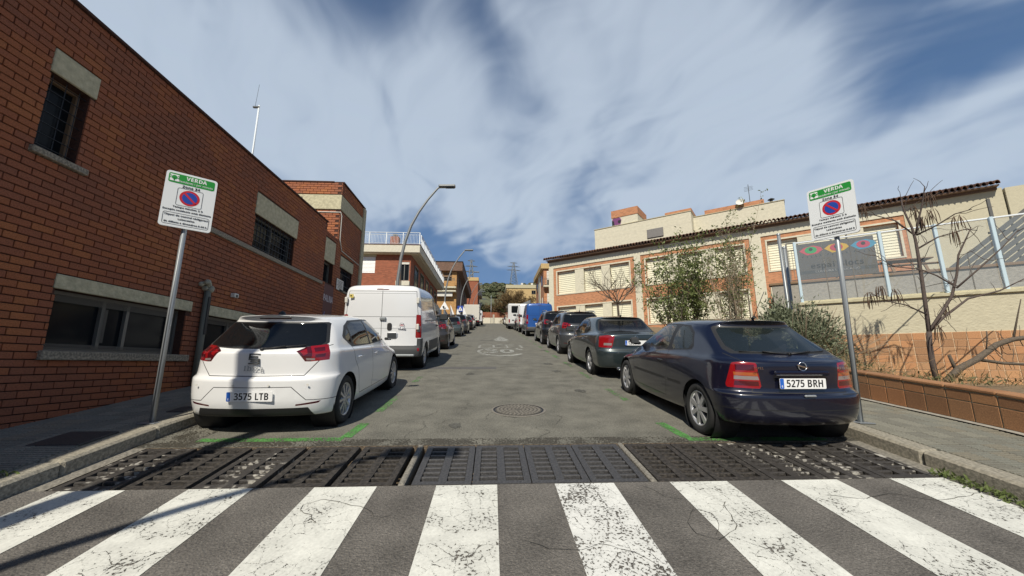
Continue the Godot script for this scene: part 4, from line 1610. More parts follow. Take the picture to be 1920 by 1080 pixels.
func drain_grates() -> void:
	# channel under the grates
	var st := flat()
	var s0 := PIT0
	var s1 := PIT1
	var y := G(s0) - 0.24
	quad(st, Vector3(KL, y, -s0), Vector3(KR, y, -s0), Vector3(KR, y + 0.08, -s1), Vector3(KL, y + 0.08, -s1))
	quad(st, Vector3(KL, y + 0.08, -s1), Vector3(KR, y + 0.08, -s1), P(KR, s1, -0.002), P(KL, s1, -0.002))
	quad(st, Vector3(KR, y, -s0), Vector3(KL, y, -s0), P(KL, s0, -0.002), P(KR, s0, -0.002))
	struct("drain_channel", st, stone("channel", Vector3(0.16, 0.12, 0.08), 0.5, 2.0, 0.8))
	st = flat()
	for e in [[KL, -3.66], [4.14, KR]]:
		quad(st, P(e[0], s0, -0.003), P(e[1], s0, -0.003), P(e[1], s1, -0.003), P(e[0], s1, -0.003))
	obj("gutter_edge", st, mats["granite_dark"], road)
	var xs := [-3.64, -3.07, -2.50, -1.93, -1.36, -0.68, -0.155, 0.37, 0.895, 1.50, 2.03, 2.56, 3.09, 3.62]
	var wd := 0.515
	var r := RandomNumberGenerator.new()
	r.seed = 31
	var dirty := stone("iron_painted", Vector3.ONE, 0.2, 0.9, 0.5, 0.7)
	var nt := NoiseTexture2D.new()
	nt.seamless = true
	nt.noise = noise(0.012, 91, 5)
	var g := Gradient.new()
	g.offsets = PackedFloat32Array([0.0, 0.70, 0.78, 1.0])
	g.colors = PackedColorArray([lin(0.028, 0.024, 0.021), lin(0.045, 0.04, 0.035), lin(0.33, 0.31, 0.27), lin(0.5, 0.48, 0.42)])
	nt.color_ramp = g
	dirty.albedo_texture = nt
	var lab := ["far left grate against the left kerb", "second grate from the left kerb", "third grate from the left kerb", "fourth grate from the left kerb", "grate left of the left concrete beam", "clean grate right of the left concrete beam", "second clean grate in the middle of the road", "third clean grate in the middle of the road", "clean grate left of the right concrete beam", "dusty grate right of the right concrete beam", "second grate right of the right concrete beam", "third grate right of the right concrete beam", "paint splashed grate second from the right kerb", "paint splashed grate nearest the right kerb"]
	for i in xs.size():
		var clean := i >= 5 and i <= 8
		var sh := shear(4.1)
		var b := thing("drain_grate", "cast iron drain grate, " + lab[i], "drain grate", Vector3(xs[i], G(PIT0 + 0.02), -(PIT0 + 0.02)), 0.0, "drain grates across the road")
		b.transform.basis = Basis.IDENTITY
		var m: Material = mats["iron"] if clean else (dirty if i > 10 or i in [0, 2] else stone("iron_dusty", Vector3(0.04, 0.034, 0.028), 0.6, 2.0, 0.5, 0.8))
		var f := flat()
		var ln := PIT1 - PIT0 - 0.04
		var tiltb := sh
		for e in [[0.03, 0.06], [wd * 0.5, 0.075], [wd - 0.03, 0.06]]:
			bx(f, sh * Vector3(e[0], -0.03, -ln * 0.5), Vector3(e[1], 0.055, ln), tiltb)
		for z in [0.03, ln - 0.03]:
			for e in [[0.06, wd * 0.5 - 0.0375], [wd * 0.5 + 0.0375, wd - 0.06]]:
				bx(f, sh * Vector3((e[0] + e[1]) * 0.5, -0.03, -z), Vector3(e[1] - e[0], 0.055, 0.06), tiltb)
		obj("frame", f, m, b)
		f = flat()
		cbx(f, Vector3.ZERO, Vector3(wd * 0.5 - 0.0975, 0.05, 0.046), 0.006)
		var bm := meshof(f, m)
		for k in 7:
			var z := 0.06 + (ln - 0.12) * (k + 1) / 8.0
			for e in [0.06 + wd * 0.25 - 0.04875, wd * 0.5 + 0.0375 + wd * 0.25 - 0.04875]:
				inst("bar", bm, Transform3D(Basis.IDENTITY, sh * Vector3(e, -0.031, -z)), b)
	for e in [[-0.765, "left"], [1.455, "right"]]:
		st = flat()
		var sh := shear(4.1)
		cbx(st, sh * Vector3(0, -0.06, -0.48), Vector3(0.055, 0.13, 0.95), 0.01, sh)
		var o := obj("channel_beam", st, mats["granite_dark"])
		o.position = Vector3(e[0], G(PIT0) + 0.004, -PIT0)
		tag(o, "narrow worn concrete beam between drain grates, %s of the middle grates" % e[1], "beam")
	# dry leaves and weeds in the channel
	var lf := flat()
	for i in 900:
		var x := r.randf_range(-3.6, 4.1)
		if x > -0.7 and x < 1.4 and r.randf() < 0.8:
			continue
		var p := Vector3(x, y + 0.03 + r.randf() * 0.05, -r.randf_range(s0 + 0.05, s1 - 0.05))
		var q := Basis.from_euler(Vector3(r.randf() * 0.9, r.randf() * TAU, r.randf() * 0.9))
		var a := q.x * r.randf_range(0.015, 0.04)
		var c := q.z * r.randf_range(0.01, 0.025)
		quad(lf, p - a, p + c, p + a, p - c)
	var lo := obj("leaf_litter", lf, stone("dry_leaf", Vector3(0.20, 0.17, 0.07), 0.6, 8.0, 0.0))
	lo.set_meta("kind", "stuff")
	tag(lo, "dry leaves and green scraps lying in the drain channel", "leaf litter")

func kerbs_and_pavements() -> void:
	for side in [-1, 1]:
		var xk: float = KL if side < 0 else KR
		var xw: float = -5.5 if side < 0 else 6.08
		var kw := 0.24 if side < 0 else 0.22
		var xi: float = xk + side * kw
		var st := smooth()
		strip(st, minf(xi, xw), maxf(xi, xw), -5.0, 17.5, 0.112)
		strip(st, minf(xi, xw), maxf(xi, xw), 17.5, 92.0, 0.14)
		var pv := struct("pavement", st, stone("pavement_slabs", Vector3(0.13, 0.122, 0.10), 0.2, 0.8, 0.4))
		# kerb stones
		st = flat()
		cbx(st, Vector3(0, -0.145, 0), Vector3(kw - 0.004, 0.55, 0.985), 0.022)
		var km := meshof(st, mats["granite"])
		var r := RandomNumberGenerator.new()
		r.seed = 40 + side
		for i in 96:
			var s := -3.5 + i * 0.993
			inst("kerb_stone", km, Transform3D(shear(s) * Basis.from_euler(Vector3(0, r.randf_range(-0.006, 0.006), 0)), P(xk + side * kw * 0.5 + r.randf_range(-0.006, 0.006), s, 0.0 + r.randf_range(-0.006, 0.006))), pv, mats["granite"] if r.randf() < 0.7 else stone("granite_b", Vector3(0.27, 0.25, 0.2), 0.35, 2.5, 0.8))
		# paving tiles with four raised ribs
		st = flat()
		bx(st, Vector3(0, -0.008, 0), Vector3(0.196, 0.012, 0.196))
		for k in 4:
			cbx(st, Vector3(0, 0.002, -0.0735 + k * 0.049), Vector3(0.194, 0.014, 0.034), 0.004)
		var base := Vector3(0.172, 0.165, 0.132) if side > 0 else Vector3(0.22, 0.205, 0.17)
		var tn := toned("paving_l" if side < 0 else "paving_r", base, [Vector3(1, 1, 1), Vector3(1.1, 1.1, 1.1), Vector3(0.9, 0.9, 0.91), Vector3(0.97, 1.0, 1.03), Vector3(1.05, 1.0, 0.95)])
		var tm := meshof(st, tn[0][0])
		var list := []
		var nx := int((absf(xw - xi) - 0.02) / 0.2)
		for j in 75:
			for i in nx:
				var s := 1.0 + j * 0.2
				if side > 0 and j > 40:
					continue
				list.append(Transform3D(shear(s) * Basis.from_euler(Vector3(r.randf_range(-0.008, 0.008), 0, r.randf_range(-0.008, 0.008))), P(xi + side * (0.11 + i * 0.2), s, 0.123 + r.randf_range(-0.002, 0.002))))
		lay(list, "paving_tile", pv as Node3D, tm, tn[0], tn[1])
		if side > 0:
			st = flat()
			strip(st, 5.97, 6.085, -4.0, 12.0, 0.136)
			obj("edge_strip", st, mats["concrete"], pv)
	# dark cover plates in the left pavement
	for e in [[-4.32, 4.53, 0.5, 0.42, "larger dark cover plate in the left pavement near the kerb"], [-4.20, 5.80, 0.22, 0.3, "small dark cover plate behind the left sign pole"]]:
		var st := flat()
		cbx(st, Vector3(0, 0.0, 0), Vector3(e[2], 0.02, e[3]), 0.004, shear(e[1]))
		var o := obj("cover_plate", st, mats["iron"])
		o.position = P(e[0], e[1], 0.13)
		tag(o, e[4], "cover plate")

func line(st: SurfaceTool, a: Vector2, b: Vector2, w: float, h := 0.004) -> void:
	var d := (b - a).normalized()
	var n := Vector2(-d.y, d.x) * w * 0.5
	var k := maxi(1, int((b - a).length() / 0.4))
	for i in k:
		var p := a.lerp(b, float(i) / k)
		var q := a.lerp(b, float(i + 1) / k)
		var c := [P(p.x + n.x, p.y + n.y, h), P(p.x - n.x, p.y - n.y, h), P(q.x - n.x, q.y - n.y, h), P(q.x + n.x, q.y + n.y, h)]
		if n.x * d.y - n.y * d.x > 0:
			c.reverse()
		quad(st, c[0], c[1], c[2], c[3])

func road_marks() -> void:
	var st := smooth()
	line(st, Vector2(-3.3, 4.86), Vector2(-1.70, 4.85), 0.13)
	line(st, Vector2(-1.69, 4.92), Vector2(-1.66, 5.55), 0.13)
	line(st, Vector2(2.28, 5.45), Vector2(2.33, 4.80), 0.13)
	line(st, Vector2(2.3, 4.74), Vector2(3.95, 4.70), 0.13)
	obj("green_line", st, mats["green_paint"], road)
	st = smooth()
	for e in [[6.15, 7.3, -1.66], [8.8, 9.6, -1.66]]:
		line(st, Vector2(e[2], e[0]), Vector2(e[2], e[1]), 0.12)
	for i in 12:
		line(st, Vector2(2.33, 6.85 + i * 2.3), Vector2(2.31, 8.0 + i * 2.3), 0.12)
	obj("green_dash", st, mats["faded_green"], road)
	# speed marking in a ring
	st = smooth()
	var n := 40
	for i in n:
		if i >= 36 or i < 2:
			continue
		if i >= 5 and i < 8:
			continue
		var q := []
		for e in [[i, 1.0], [i + 1, 1.0], [i + 1, 0.0], [i, 0.0]]:
			var a: float = TAU * e[0] / n
			var rx: float = 1.02 - 0.14 * (1.0 - e[1])
			var ry: float = 2.05 - 0.34 * (1.0 - e[1])
			q.append(P(0.42 + rx * cos(a), 16.55 + ry * sin(a), 0.004))
		quad(st, q[0], q[1], q[2], q[3])
	for e in [[-0.57, 19.3, 0.12, 1.9], [1.42, 19.3, 0.12, 1.9], [0.3, 20.2, 1.7, 0.22], [0.2, 18.4, 1.5, 0.12], [0.1, 19.3, 0.1, 1.6], [0.75, 19.2, 0.1, 1.4]]:
		strip(st, e[0] - e[2] * 0.5, e[0] + e[2] * 0.5, e[1] - e[3] * 0.5, e[1] + e[3] * 0.5, 0.004)
	# priority triangle
	for i in 20:
		var s := 23.4 + i * 0.27
		var w := 0.5 * (1.0 - absf(i - 5.0) / 16.0)
		strip(st, 0.62 - w, 0.62 + w * 0.9, s, s + 0.27, 0.004)
	obj("road_marking", st, mats["faded_paint"], road)
	var sl := Vector3(0, 0.118, -1).normalized()
	text("road_marking", road, "30", 0.9, P(0.30, 15.75, 0.006), Basis(RIGHT, sl * 2.0, RIGHT.cross(sl)), mats["faded_paint"], true, 0.95)
	st = smooth()
	strip(st, 0.1, 0.2, 26.0, 60.0, 0.003)
	obj("seam", st, mats["pavement_slabs"], road)
	# patch of newer asphalt
	st = smooth()
	strip(st, -2.3, 0.14, 10.93, 11.42, 0.003)
	obj("asphalt_patch", st, stone("patch_asphalt", Vector3(0.10, 0.095, 0.09), 0.12, 1.5, 0.5), road)
	# dirt along the gutters and drips in the parking bays
	st = smooth()
	strip(st, KL, KL + 0.5, 4.7, 40.0, 0.0025)
	strip(st, KR - 0.45, KR, 4.7, 40.0, 0.0025)
	strip(st, KL, KR, 4.63, 4.85, 0.0026)
	obj("gutter_dirt", st, mats["grime"], road)
	var sr := RandomNumberGenerator.new()
	sr.seed = 5
	for i in 14:
		var c0 := Vector2(sr.randf_range(-3.2, 3.8), sr.randf_range(5.2, 20.0)) 
		var rad := sr.randf_range(0.05, 0.2)
		st = smooth()
		var ring := []
		for k in 14:
			var a := TAU * k / 14.0
			var rr := rad * sr.randf_range(0.65, 1.15)
			ring.append(Vector2(c0.x + rr * cos(a) * 0.8, minf(c0.y + rr * sin(a) * 1.5, 3.62) if c0.y < 3.7 else c0.y + rr * sin(a) * 1.5))
		for k in 14:
			var q0: Vector2 = ring[k]
			var q1: Vector2 = ring[(k + 1) % 14]
			tri(st, P(c0.x, c0.y, 0.0052), P(q0.x, q0.y, 0.0052), P(q1.x, q1.y, 0.0052))
		obj("oil_stain", st, mats["oil_stain"], road)
	# cracks
	var cr := RandomNumberGenerator.new()
	cr.seed = 88
	var ck := flat()
	for i in 40:
		var near := i < 6
		var p := Vector2(cr.randf_range(-3.4, 4.0), cr.randf_range(1.9, 3.4) if near else cr.randf_range(4.8, 14.0))
		if i == 6:
			p = Vector2(0.95, 5.9)
		var dir := cr.randf() * TAU
		var steps := cr.randi_range(8, 26)
		for k in steps:
			dir += cr.randfn() * 0.5 - (0.25 * sin(k * 0.9))
			var q := p + Vector2(cos(dir), sin(dir)) * 0.07
			if q.x < KL or q.x > KR or q.y > 16.0 or (q.y > 3.6 and q.y < 4.7) or q.y < 0.5:
				break
			line(ck, p, q, cr.randf_range(0.002, 0.006), 0.0065)
			p = q
	var cm := obj("crack", ck, mat("crack_dark", Vector3(0.05, 0.047, 0.04), 0.95), road)
	cm.set_meta("kind", "stuff")
	# manhole cover
	var c := P(0.42, 6.22, 0.0)
	var up := RIGHT.cross(Vector3(0, 0.118, -1).normalized())
	var bs := Basis(RIGHT, up, RIGHT.cross(up))
	st = flat()
	lathe(st, [Vector2(0.355, 0.004), Vector2(0.355, 0.009), Vector2(0.0, 0.009)], 36, Vector3.ZERO, bs)
	var mh := obj("manhole_cover", st, stone("manhole_iron", Vector3(0.085, 0.078, 0.066), 0.3, 4.0, 0.6))
	mh.position = c
	tag(mh, "round worn manhole cover in the middle of the road", "manhole cover")
	st = flat()
	lathe(st, [Vector2(0.42, 0.003), Vector2(0.415, 0.01), Vector2(0.385, 0.01)], 36, Vector3.ZERO, bs)
	obj("rim", st, stone("manhole_worn", Vector3(0.185, 0.17, 0.145), 0.3, 4.0, 0.6), mh)
	st = flat()
	lathe(st, [Vector2(0.385, 0.0045), Vector2(0.355, 0.0045)], 36, Vector3.ZERO, bs)
	obj("gap", st, mats["dark"], mh)
	st = flat()
	for rr in [0.08, 0.14, 0.2, 0.26, 0.315]:
		var k := int(rr * 110.0)
		for i in k:
			var a: float = TAU * i / k + rr * 7.0
			bx(st, bs * Vector3(rr * cos(a), 0.012, rr * sin(a)), Vector3(0.034, 0.008, 0.036), bs * Basis(UP, -a))
	var cell := obj("raised_pattern", st, stone("manhole_worn", Vector3(0.185, 0.17, 0.145), 0.3, 4.0, 0.6), mh)
	cell.set_meta("kind", "stuff")

# ---------------------------------------------------------------- signs and lamps
func parking_signs() -> void:
	sign_post(Vector3(-4.05, G(5.13) + 0.125, -5.13), deg_to_rad(40.0), 0.0, "parking sign on the left pavement in front of the shaded brick wall")
	sign_post(Vector3(4.62, G(4.9) + 0.125, -4.9), deg_to_rad(-60.0), -0.036, "sunlit parking sign on the right pavement beside the dark blue car")

func sign_post(at: Vector3, turn: float, lean: float, label: String) -> void:
	var b := thing("parking_sign", label, "parking sign", at, 0.0, "green zone parking signs")
	b.rotation.z = lean
	var st := smooth()
	tube(st, [Vector3.ZERO, Vector3(0, 3.10, 0)], [0.03, 0.03], 14)
	obj("pole", st, mats["steel"], b)
	st = flat()
	cbx(st, Vector3(0, 0.006, 0), Vector3(0.2, 0.012, 0.2), 0.003)
	obj("base_plate", st, mats["steel"], b)
	var pb := Basis(UP, turn)
	pb = Basis(pb.x * 0.89, pb.y * 0.89, pb.z)
	var o := pb.z * 0.045 + Vector3(0, 2.80, 0)
	var w := 0.30
	var h := 0.42
	st = flat()
	slab(st, rrect(-w, -h, w, h, 0.04), o - pb.z * 0.012, pb.x, pb.y, 0.024)
	var pl := obj("sign_plate", st, mat("sign_white", Vector3(0.72, 0.74, 0.74), 0.4), b)
	var n := 0.0125
	var put := func(called: String, p: PackedVector2Array, m: String, lift: float) -> void:
		var s2 := flat()
		slab(s2, p, o + pb.z * (n + lift), pb.x, pb.y, 0.0012)
		obj(called, s2, mats[m], pl)
	put.call("green_band", rrect(-0.27, 0.245, 0.27, 0.39, 0.025), "sign_green", 0.0)
	put.call("emblem", rrect(-0.255, 0.27, -0.155, 0.37, 0.004), "white", 0.002)
	put.call("emblem", circle(-0.205, 0.325, 0.033, 12), "sign_green", 0.004)
	put.call("emblem", poly([-0.212, 0.275, -0.198, 0.275, -0.198, 0.32, -0.212, 0.32]), "sign_green", 0.004)
	for k in [[-0.255, 0.31], [-0.255, 0.338], [-0.172, 0.31], [-0.172, 0.338]]:
		put.call("emblem", rrect(k[0], k[1], k[0] + 0.016, k[1] + 0.012, 0.002), "sign_green", 0.004)
	frame_line(pl, o + pb.z * n, pb, -0.15, -0.085, 0.15, 0.185, 0.025, 0.005)
	frame_line(pl, o + pb.z * n, pb, -0.265, -0.385, 0.265, -0.205, 0.025, 0.005)
	put.call("symbol", circle(0, 0.05, 0.118, 32), "sign_red", 0.0)
	put.call("symbol", circle(0, 0.05, 0.088, 32), "sign_blue", 0.002)
	var dg := Vector2(0.7071, -0.7071)
	var q := Vector2(dg.y, -dg.x) * 0.013
	put.call("symbol", PackedVector2Array([Vector2(0, 0.05) + dg * 0.1 + q, Vector2(0, 0.05) - dg * 0.1 + q, Vector2(0, 0.05) - dg * 0.1 - q, Vector2(0, 0.05) + dg * 0.1 - q]), "sign_red", 0.004)
	var t := [["VERDA", 0.055, 0.05, 0.318, true, "white", 1.0], ["Residents i per minuts", 0.029, 0.045, 0.268, false, "white", 1.0], ["Zona 34", 0.036, 0.0, 0.195, true, "black", 1.1], ["Temps màxim: 2 h", 0.025, 0.0, -0.125, true, "black", 1.15], ["Excepte residents amb distintiu", 0.025, 0.0, -0.175, true, "black", 1.05], ["Tiquet de control obligatori", 0.026, 0.0, -0.255, true, "black", 1.05], ["Laborables", 0.025, 0.0, -0.305, true, "black", 1.05], ["de dilluns a divendres 8-20 h", 0.025, 0.0, -0.36, true, "black", 1.03]]
	for e in t:
		text("lettering", pl, e[0], e[1], o + pb.z * (n + 0.0025) + pb.x * e[2] + pb.y * e[3], pb, mats[e[5]], e[4], e[6])

func frame_line(parent: Node, o: Vector3, pb: Basis, x0: float, y0: float, x1: float, y1: float, r: float, w: float) -> void:
	var a := rrect(x0, y0, x1, y1, r)
	var b := rrect(x0 + w, y0 + w, x1 - w, y1 - w, r - w)
	var st := flat()
	for i in a.size():
		var j := (i + 1) % a.size()
		var v := []
		for p in [a[i], a[j], b[j], b[i]]:
			v.append(o + pb.x * p.x + pb.y * p.y + pb.z * 0.002)
		quad(st, v[0], v[1], v[2], v[3])
	obj("border", st, mats["black"], parent)

func street_lamps() -> void:
	var labels := ["curved grey street lamp standing outside the picture on the left pavement", "tall curved grey street lamp rising behind the white van", "second curved street lamp, in front of the yellow brick flats", "third curved street lamp up the left pavement", "fourth curved street lamp, in front of the brick tower", "farthest curved street lamp near the top of the street"]
	var ss := [-1.8, 17.4, 35.0, 52.5, 70.0, 86.0]
	for i in ss.size():
		var b := thing("street_lamp", labels[i], "street lamp", P(-4.23 if i > 0 else -4.62, ss[i], 0.14), 0.0, "curved street lamps along the left pavement")
		var st := smooth()
		tube(st, [Vector3(0, 0, 0), Vector3(0.0, 1.6, 0), Vector3(0.01, 2.95, 0), Vector3(0.10, 3.95, 0), Vector3(0.25, 4.75, 0), Vector3(0.48, 5.5, 0), Vector3(0.79, 6.15, 0), Vector3(1.18, 6.78, 0), Vector3(1.62, 7.36, 0), Vector3(1.76, 7.46, 0)], [0.085, 0.08, 0.075, 0.07, 0.066, 0.06, 0.055, 0.05, 0.045, 0.045], 12)
		obj("pole", st, mat("lamp_grey", Vector3(0.24, 0.25, 0.25), 0.5, 0.5), b)
		st = flat()
		cbx(st, Vector3(2.06, 7.48, 0), Vector3(0.78, 0.11, 0.26), 0.03, Basis(Vector3(0, 0, 1), 0.03))
		obj("lamp_head", st, mats["lamp_grey"], b)
		st = flat()
		cbx(st, Vector3(2.2, 7.418, 0), Vector3(0.42, 0.02, 0.2), 0.005, Basis(Vector3(0, 0, 1), 0.03))
		obj("lens", st, mats["pane_grey"], b)
		if i == 2 or i == 3:
			st = flat()
			if i == 2:
				slab(st, poly([-0.42, -0.36, 0.42, -0.36, 0, 0.38]), Vector3(0.0, 2.3, 0.1), RIGHT, UP, 0.02)
				var sg := tag(obj("warning_sign", st, mats["white"]), "white triangular warning sign on the second curved lamp", "road sign")
				sg.position = P(-4.23, ss[i], 0.14)
				st = flat()
				slab(st, circle(-0.08, 2.17, 0.09, 10), Vector3(0, 0, 0.122), RIGHT, UP, 0.004)
				slab(st, rrect(-0.12, 2.0, 0.14, 2.1, 0.02), Vector3(0, 0, 0.122), RIGHT, UP, 0.004)
				obj("symbol", st, mats["black"], sg)
			else:
				slab(st, rrect(-0.38, -0.38, 0.38, 0.38, 0.04), Vector3(0.0, 2.4, 0.1), RIGHT, UP, 0.02)
				var sg := tag(obj("crossing_sign", st, mats["sign_blue"]), "square blue and white crossing sign on the third curved lamp", "road sign")
				sg.position = P(-4.23, ss[i], 0.14)
				st = flat()
				slab(st, poly([-0.3, -0.27, 0.3, -0.27, 0, 0.28]), Vector3(0.0, 2.4, 0.122), RIGHT, UP, 0.004)
				var tr := obj("symbol", st, mats["white"], sg)
				st = flat()
				slab(st, circle(0.0, 0.06, 0.05, 8), Vector3(0.0, 2.4, 0.128), RIGHT, UP, 0.004)
				slab(st, poly([-0.1, -0.2, -0.03, -0.2, 0.0, -0.08, 0.06, -0.2, 0.11, -0.2, 0.03, 0.02, -0.03, 0.02]), Vector3(0.0, 2.4, 0.128), RIGHT, UP, 0.004)
				obj("figure", st, mats["black"], tr)
	# straight post behind the viewer, its shadow falls up the street
	var u := thing("utility_post", "thick plain post standing outside the picture on the left pavement", "post", P(-4.68, -1.1, 0.14))
	var st2 := smooth()
	tube(st2, [Vector3.ZERO, Vector3(0, 9.5, 0)], [0.14, 0.11], 12)
	obj("shaft", st2, mats["concrete"], u)

# ---------------------------------------------------------------- plants
func bend(p: Vector3, d: Vector3, len: float, n: int, wob: float, up: float, r: RandomNumberGenerator) -> Array:
	var out := [p]
	for i in n:
		d = (d + Vector3(r.randfn(), r.randfn(), r.randfn()) * wob + UP * up).normalized()
		p += d * len / n
		out.append(p)
	return out

func grow(st: SurfaceTool, p: Vector3, d: Vector3, len: float, rad: float, depth: int, r: RandomNumberGenerator, tips: Array, spread: float, up: float, kids := 3) -> void:
	var pts := bend(p, d, len, 4, 0.14, up, r)
	tube(st, pts, [rad, rad * 0.9, rad * 0.8, rad * 0.72, rad * 0.62], 5 if depth > 1 else 4, false)
	tips.append(pts[3])
	tips.append(pts[4])
	if depth == 0:
		return
	var nd: Vector3 = (pts[4] - pts[3]).normalized()
	for i in kids:
		var ax := Vector3(r.randfn(), r.randfn(), r.randfn()).normalized()
		var q := (nd + ax * spread).normalized()
		grow(st, pts[4 if i < 2 else 2], q, len * r.randf_range(0.62, 0.85), rad * 0.6, depth - 1, r, tips, spread, up, kids)

func leaf(st: SurfaceTool, p: Vector3, l: float, w: float, r: RandomNumberGenerator, droop := 0.0) -> void:
	var q := Basis.from_euler(Vector3(r.randf_range(-1.2, 1.2), r.randf() * TAU, r.randf_range(-1.2, 1.2)))
	var a := q.z * l
	a.y -= droop * l
	var b := q.x * w * 0.5
	var c := q.y * w * 0.25
	tri(st, p, p + a * 0.5 + b + c, p + a)
	tri(st, p, p + a, p + a * 0.5 - b + c)

func woody(called: String, label: String, cat: String, at: Vector3, m: String, build: Callable, leaves: int, lsize: float, lm: Material, sd: int, group := "", radius := 0.25) -> Node3D:
	var b := thing(called, label, cat, at, 0.0, group)
	var r := RandomNumberGenerator.new()
	r.seed = sd
	var st := smooth()
	var tips := []
	build.call(st, r, tips)
	obj("trunk", st, mats[m], b)
	if leaves > 0:
		st = flat()
		for i in leaves:
			var t: Vector3 = tips[r.randi() % tips.size()]
			var at0 := t + Vector3(r.randfn(), r.randfn(), r.randfn()) * radius * 0.4
			for q in 3:
				leaf(st, at0 + Vector3(r.randfn(), r.randfn(), r.randfn()) * lsize * 0.25, lsize * r.randf_range(0.5, 1.1), lsize * r.randf_range(0.3, 0.5), r)
		obj("crown", st, lm, b)
	return b

func pts3(a: Array, o: Vector3) -> Array:
	var out := []
	for i in range(0, a.size(), 3):
		out.append(Vector3(a[i], a[i + 1], -a[i + 2]) - o)
	return out

func plants() -> void:
	stone("bark", Vector3(0.12, 0.095, 0.07), 0.4, 3.0, 1.0)
	stone("bark_dark", Vector3(0.095, 0.072, 0.062), 0.4, 4.0, 1.0)
	mat("twig", Vector3(0.27, 0.215, 0.15), 0.9)
	mat("pod", Vector3(0.085, 0.05, 0.03), 0.85)
	var lg := stone("leaf_green", Vector3(0.155, 0.19, 0.06), 0.4, 3.0, 0.0, 0.55)
	lg.backlight_enabled = true
	lg.backlight = lin(0.13, 0.17, 0.03)
	var ls := stone("leaf_sage", Vector3(0.155, 0.175, 0.105), 0.3, 3.0, 0.0, 0.7)
	ls.backlight_enabled = true
	ls.backlight = lin(0.06, 0.07, 0.03)
	var lo := stone("leaf_ochre", Vector3(0.15, 0.095, 0.035), 0.4, 2.0, 0.0, 0.7)
	# bare tree with hanging seed pods
	var o := Vector3(9.72, 1.30, -8.3)
	var b := thing("pod_tree", "bare slender tree with hanging dry seed pods in the planter", "tree", o)
	var r := RandomNumberGenerator.new()
	r.seed = 51
	var st := smooth()
	var runs := [[[9.72, 1.19, 8.30, 9.70, 1.60, 8.30, 9.72, 2.01, 8.30, 9.77, 2.28, 8.30], 0.056, 0.047],
		[[9.77, 2.28, 8.30, 9.86, 3.04, 8.33, 9.95, 3.93, 8.36, 10.00, 4.46, 8.39, 10.0, 4.76, 8.41, 9.93, 5.16, 8.44, 9.94, 5.39, 8.47, 9.98, 5.6, 8.50], 0.042, 0.011],
		[[10.05, 4.59, 8.40, 10.11, 4.97, 8.32, 10.16, 5.23, 8.25, 10.19, 5.51, 8.18, 10.16, 5.68, 8.10], 0.024, 0.01],
		[[10.06, 4.58, 8.40, 10.34, 4.75, 8.17, 10.54, 4.94, 7.93, 10.66, 4.96, 7.70], 0.02, 0.008],
		[[9.98, 4.61, 8.40, 9.80, 5.00, 8.57, 9.55, 5.18, 8.73, 9.35, 5.34, 8.90], 0.02, 0.008],
		[[10.05, 4.26, 8.40, 10.74, 4.58, 8.53, 11.68, 4.85, 8.67, 12.19, 4.88, 8.80], 0.02, 0.008],
		[[9.77, 2.28, 8.30, 10.09, 2.69, 8.25, 10.37, 3.08, 8.20, 10.54, 3.57, 8.15, 10.62, 4.02, 8.10, 10.85, 4.42, 8.05, 10.95, 4.65, 8.00], 0.038, 0.009],
		[[10.40, 3.25, 8.10, 10.79, 3.64, 7.93, 11.28, 4.12, 7.77, 11.51, 4.47, 7.60], 0.022, 0.008],
		[[10.34, 3.31, 8.10, 10.15, 3.55, 8.22, 9.91, 3.74, 8.35, 9.41, 3.82, 8.47, 9.14, 4.14, 8.60], 0.02, 0.007],
		[[9.77, 2.28, 8.30, 10.20, 2.60, 8.33, 10.94, 3.05, 8.35, 11.81, 3.25, 8.38, 12.61, 3.58, 8.40], 0.034, 0.01],
		[[9.80, 2.67, 8.30, 9.21, 2.86, 8.17, 8.65, 2.92, 8.03, 8.12, 3.09, 7.90], 0.018, 0.006]]
	var tips := []
	for e in runs:
		var p := pts3(e[0], o)
		var rr := []
		for i in p.size():
			rr.append(lerpf(e[1], e[2], float(i) / (p.size() - 1)))
		tube(st, p, rr, 8)
		if e[1] < 0.06:
			for i in range(1, p.size()):
				for k in 2:
					var d: Vector3 = (p[i] - p[i - 1]).normalized() + Vector3(r.randfn(), r.randfn() * 0.6 + 0.2, r.randfn()) * 0.8
					var tw := bend(p[i].lerp(p[i - 1], r.randf()), d.normalized(), r.randf_range(0.2, 0.6), 4, 0.22, 0.02, r)
					tube(st, tw, [0.008, 0.007, 0.006, 0.005, 0.004], 4)
					tips.append(tw[4])
			tips.append(p[p.size() - 1])
	obj("trunk", st, mats["bark_dark"], b)
	for i in 14:
		var pods := smooth()
		var t: Vector3 = tips[r.randi() % tips.size()]
		for k in 8:
			var p := t + Vector3(r.randfn(), 0, r.randfn()) * 0.04
			var d := Vector3(r.randfn() * 0.5, -0.1, r.randfn() * 0.5)
			var q := [p]
			for m in 4:
				d = (d * 0.62 + Vector3(0, -0.75, 0)).normalized()
				p += d * r.randf_range(0.05, 0.13)
				q.append(p)
			tube(pods, q, [0.004, 0.008, 0.009, 0.008, 0.003], 4)
		obj("pod_cluster", pods, mats["pod"], b)
	# low leaning trunk beside it
	o = Vector3(9.46, 1.2, -7.9)
	b = thing("leaning_tree", "low crooked branch growing sideways from the planter, cut stub on top", "tree", o)
	st = smooth()
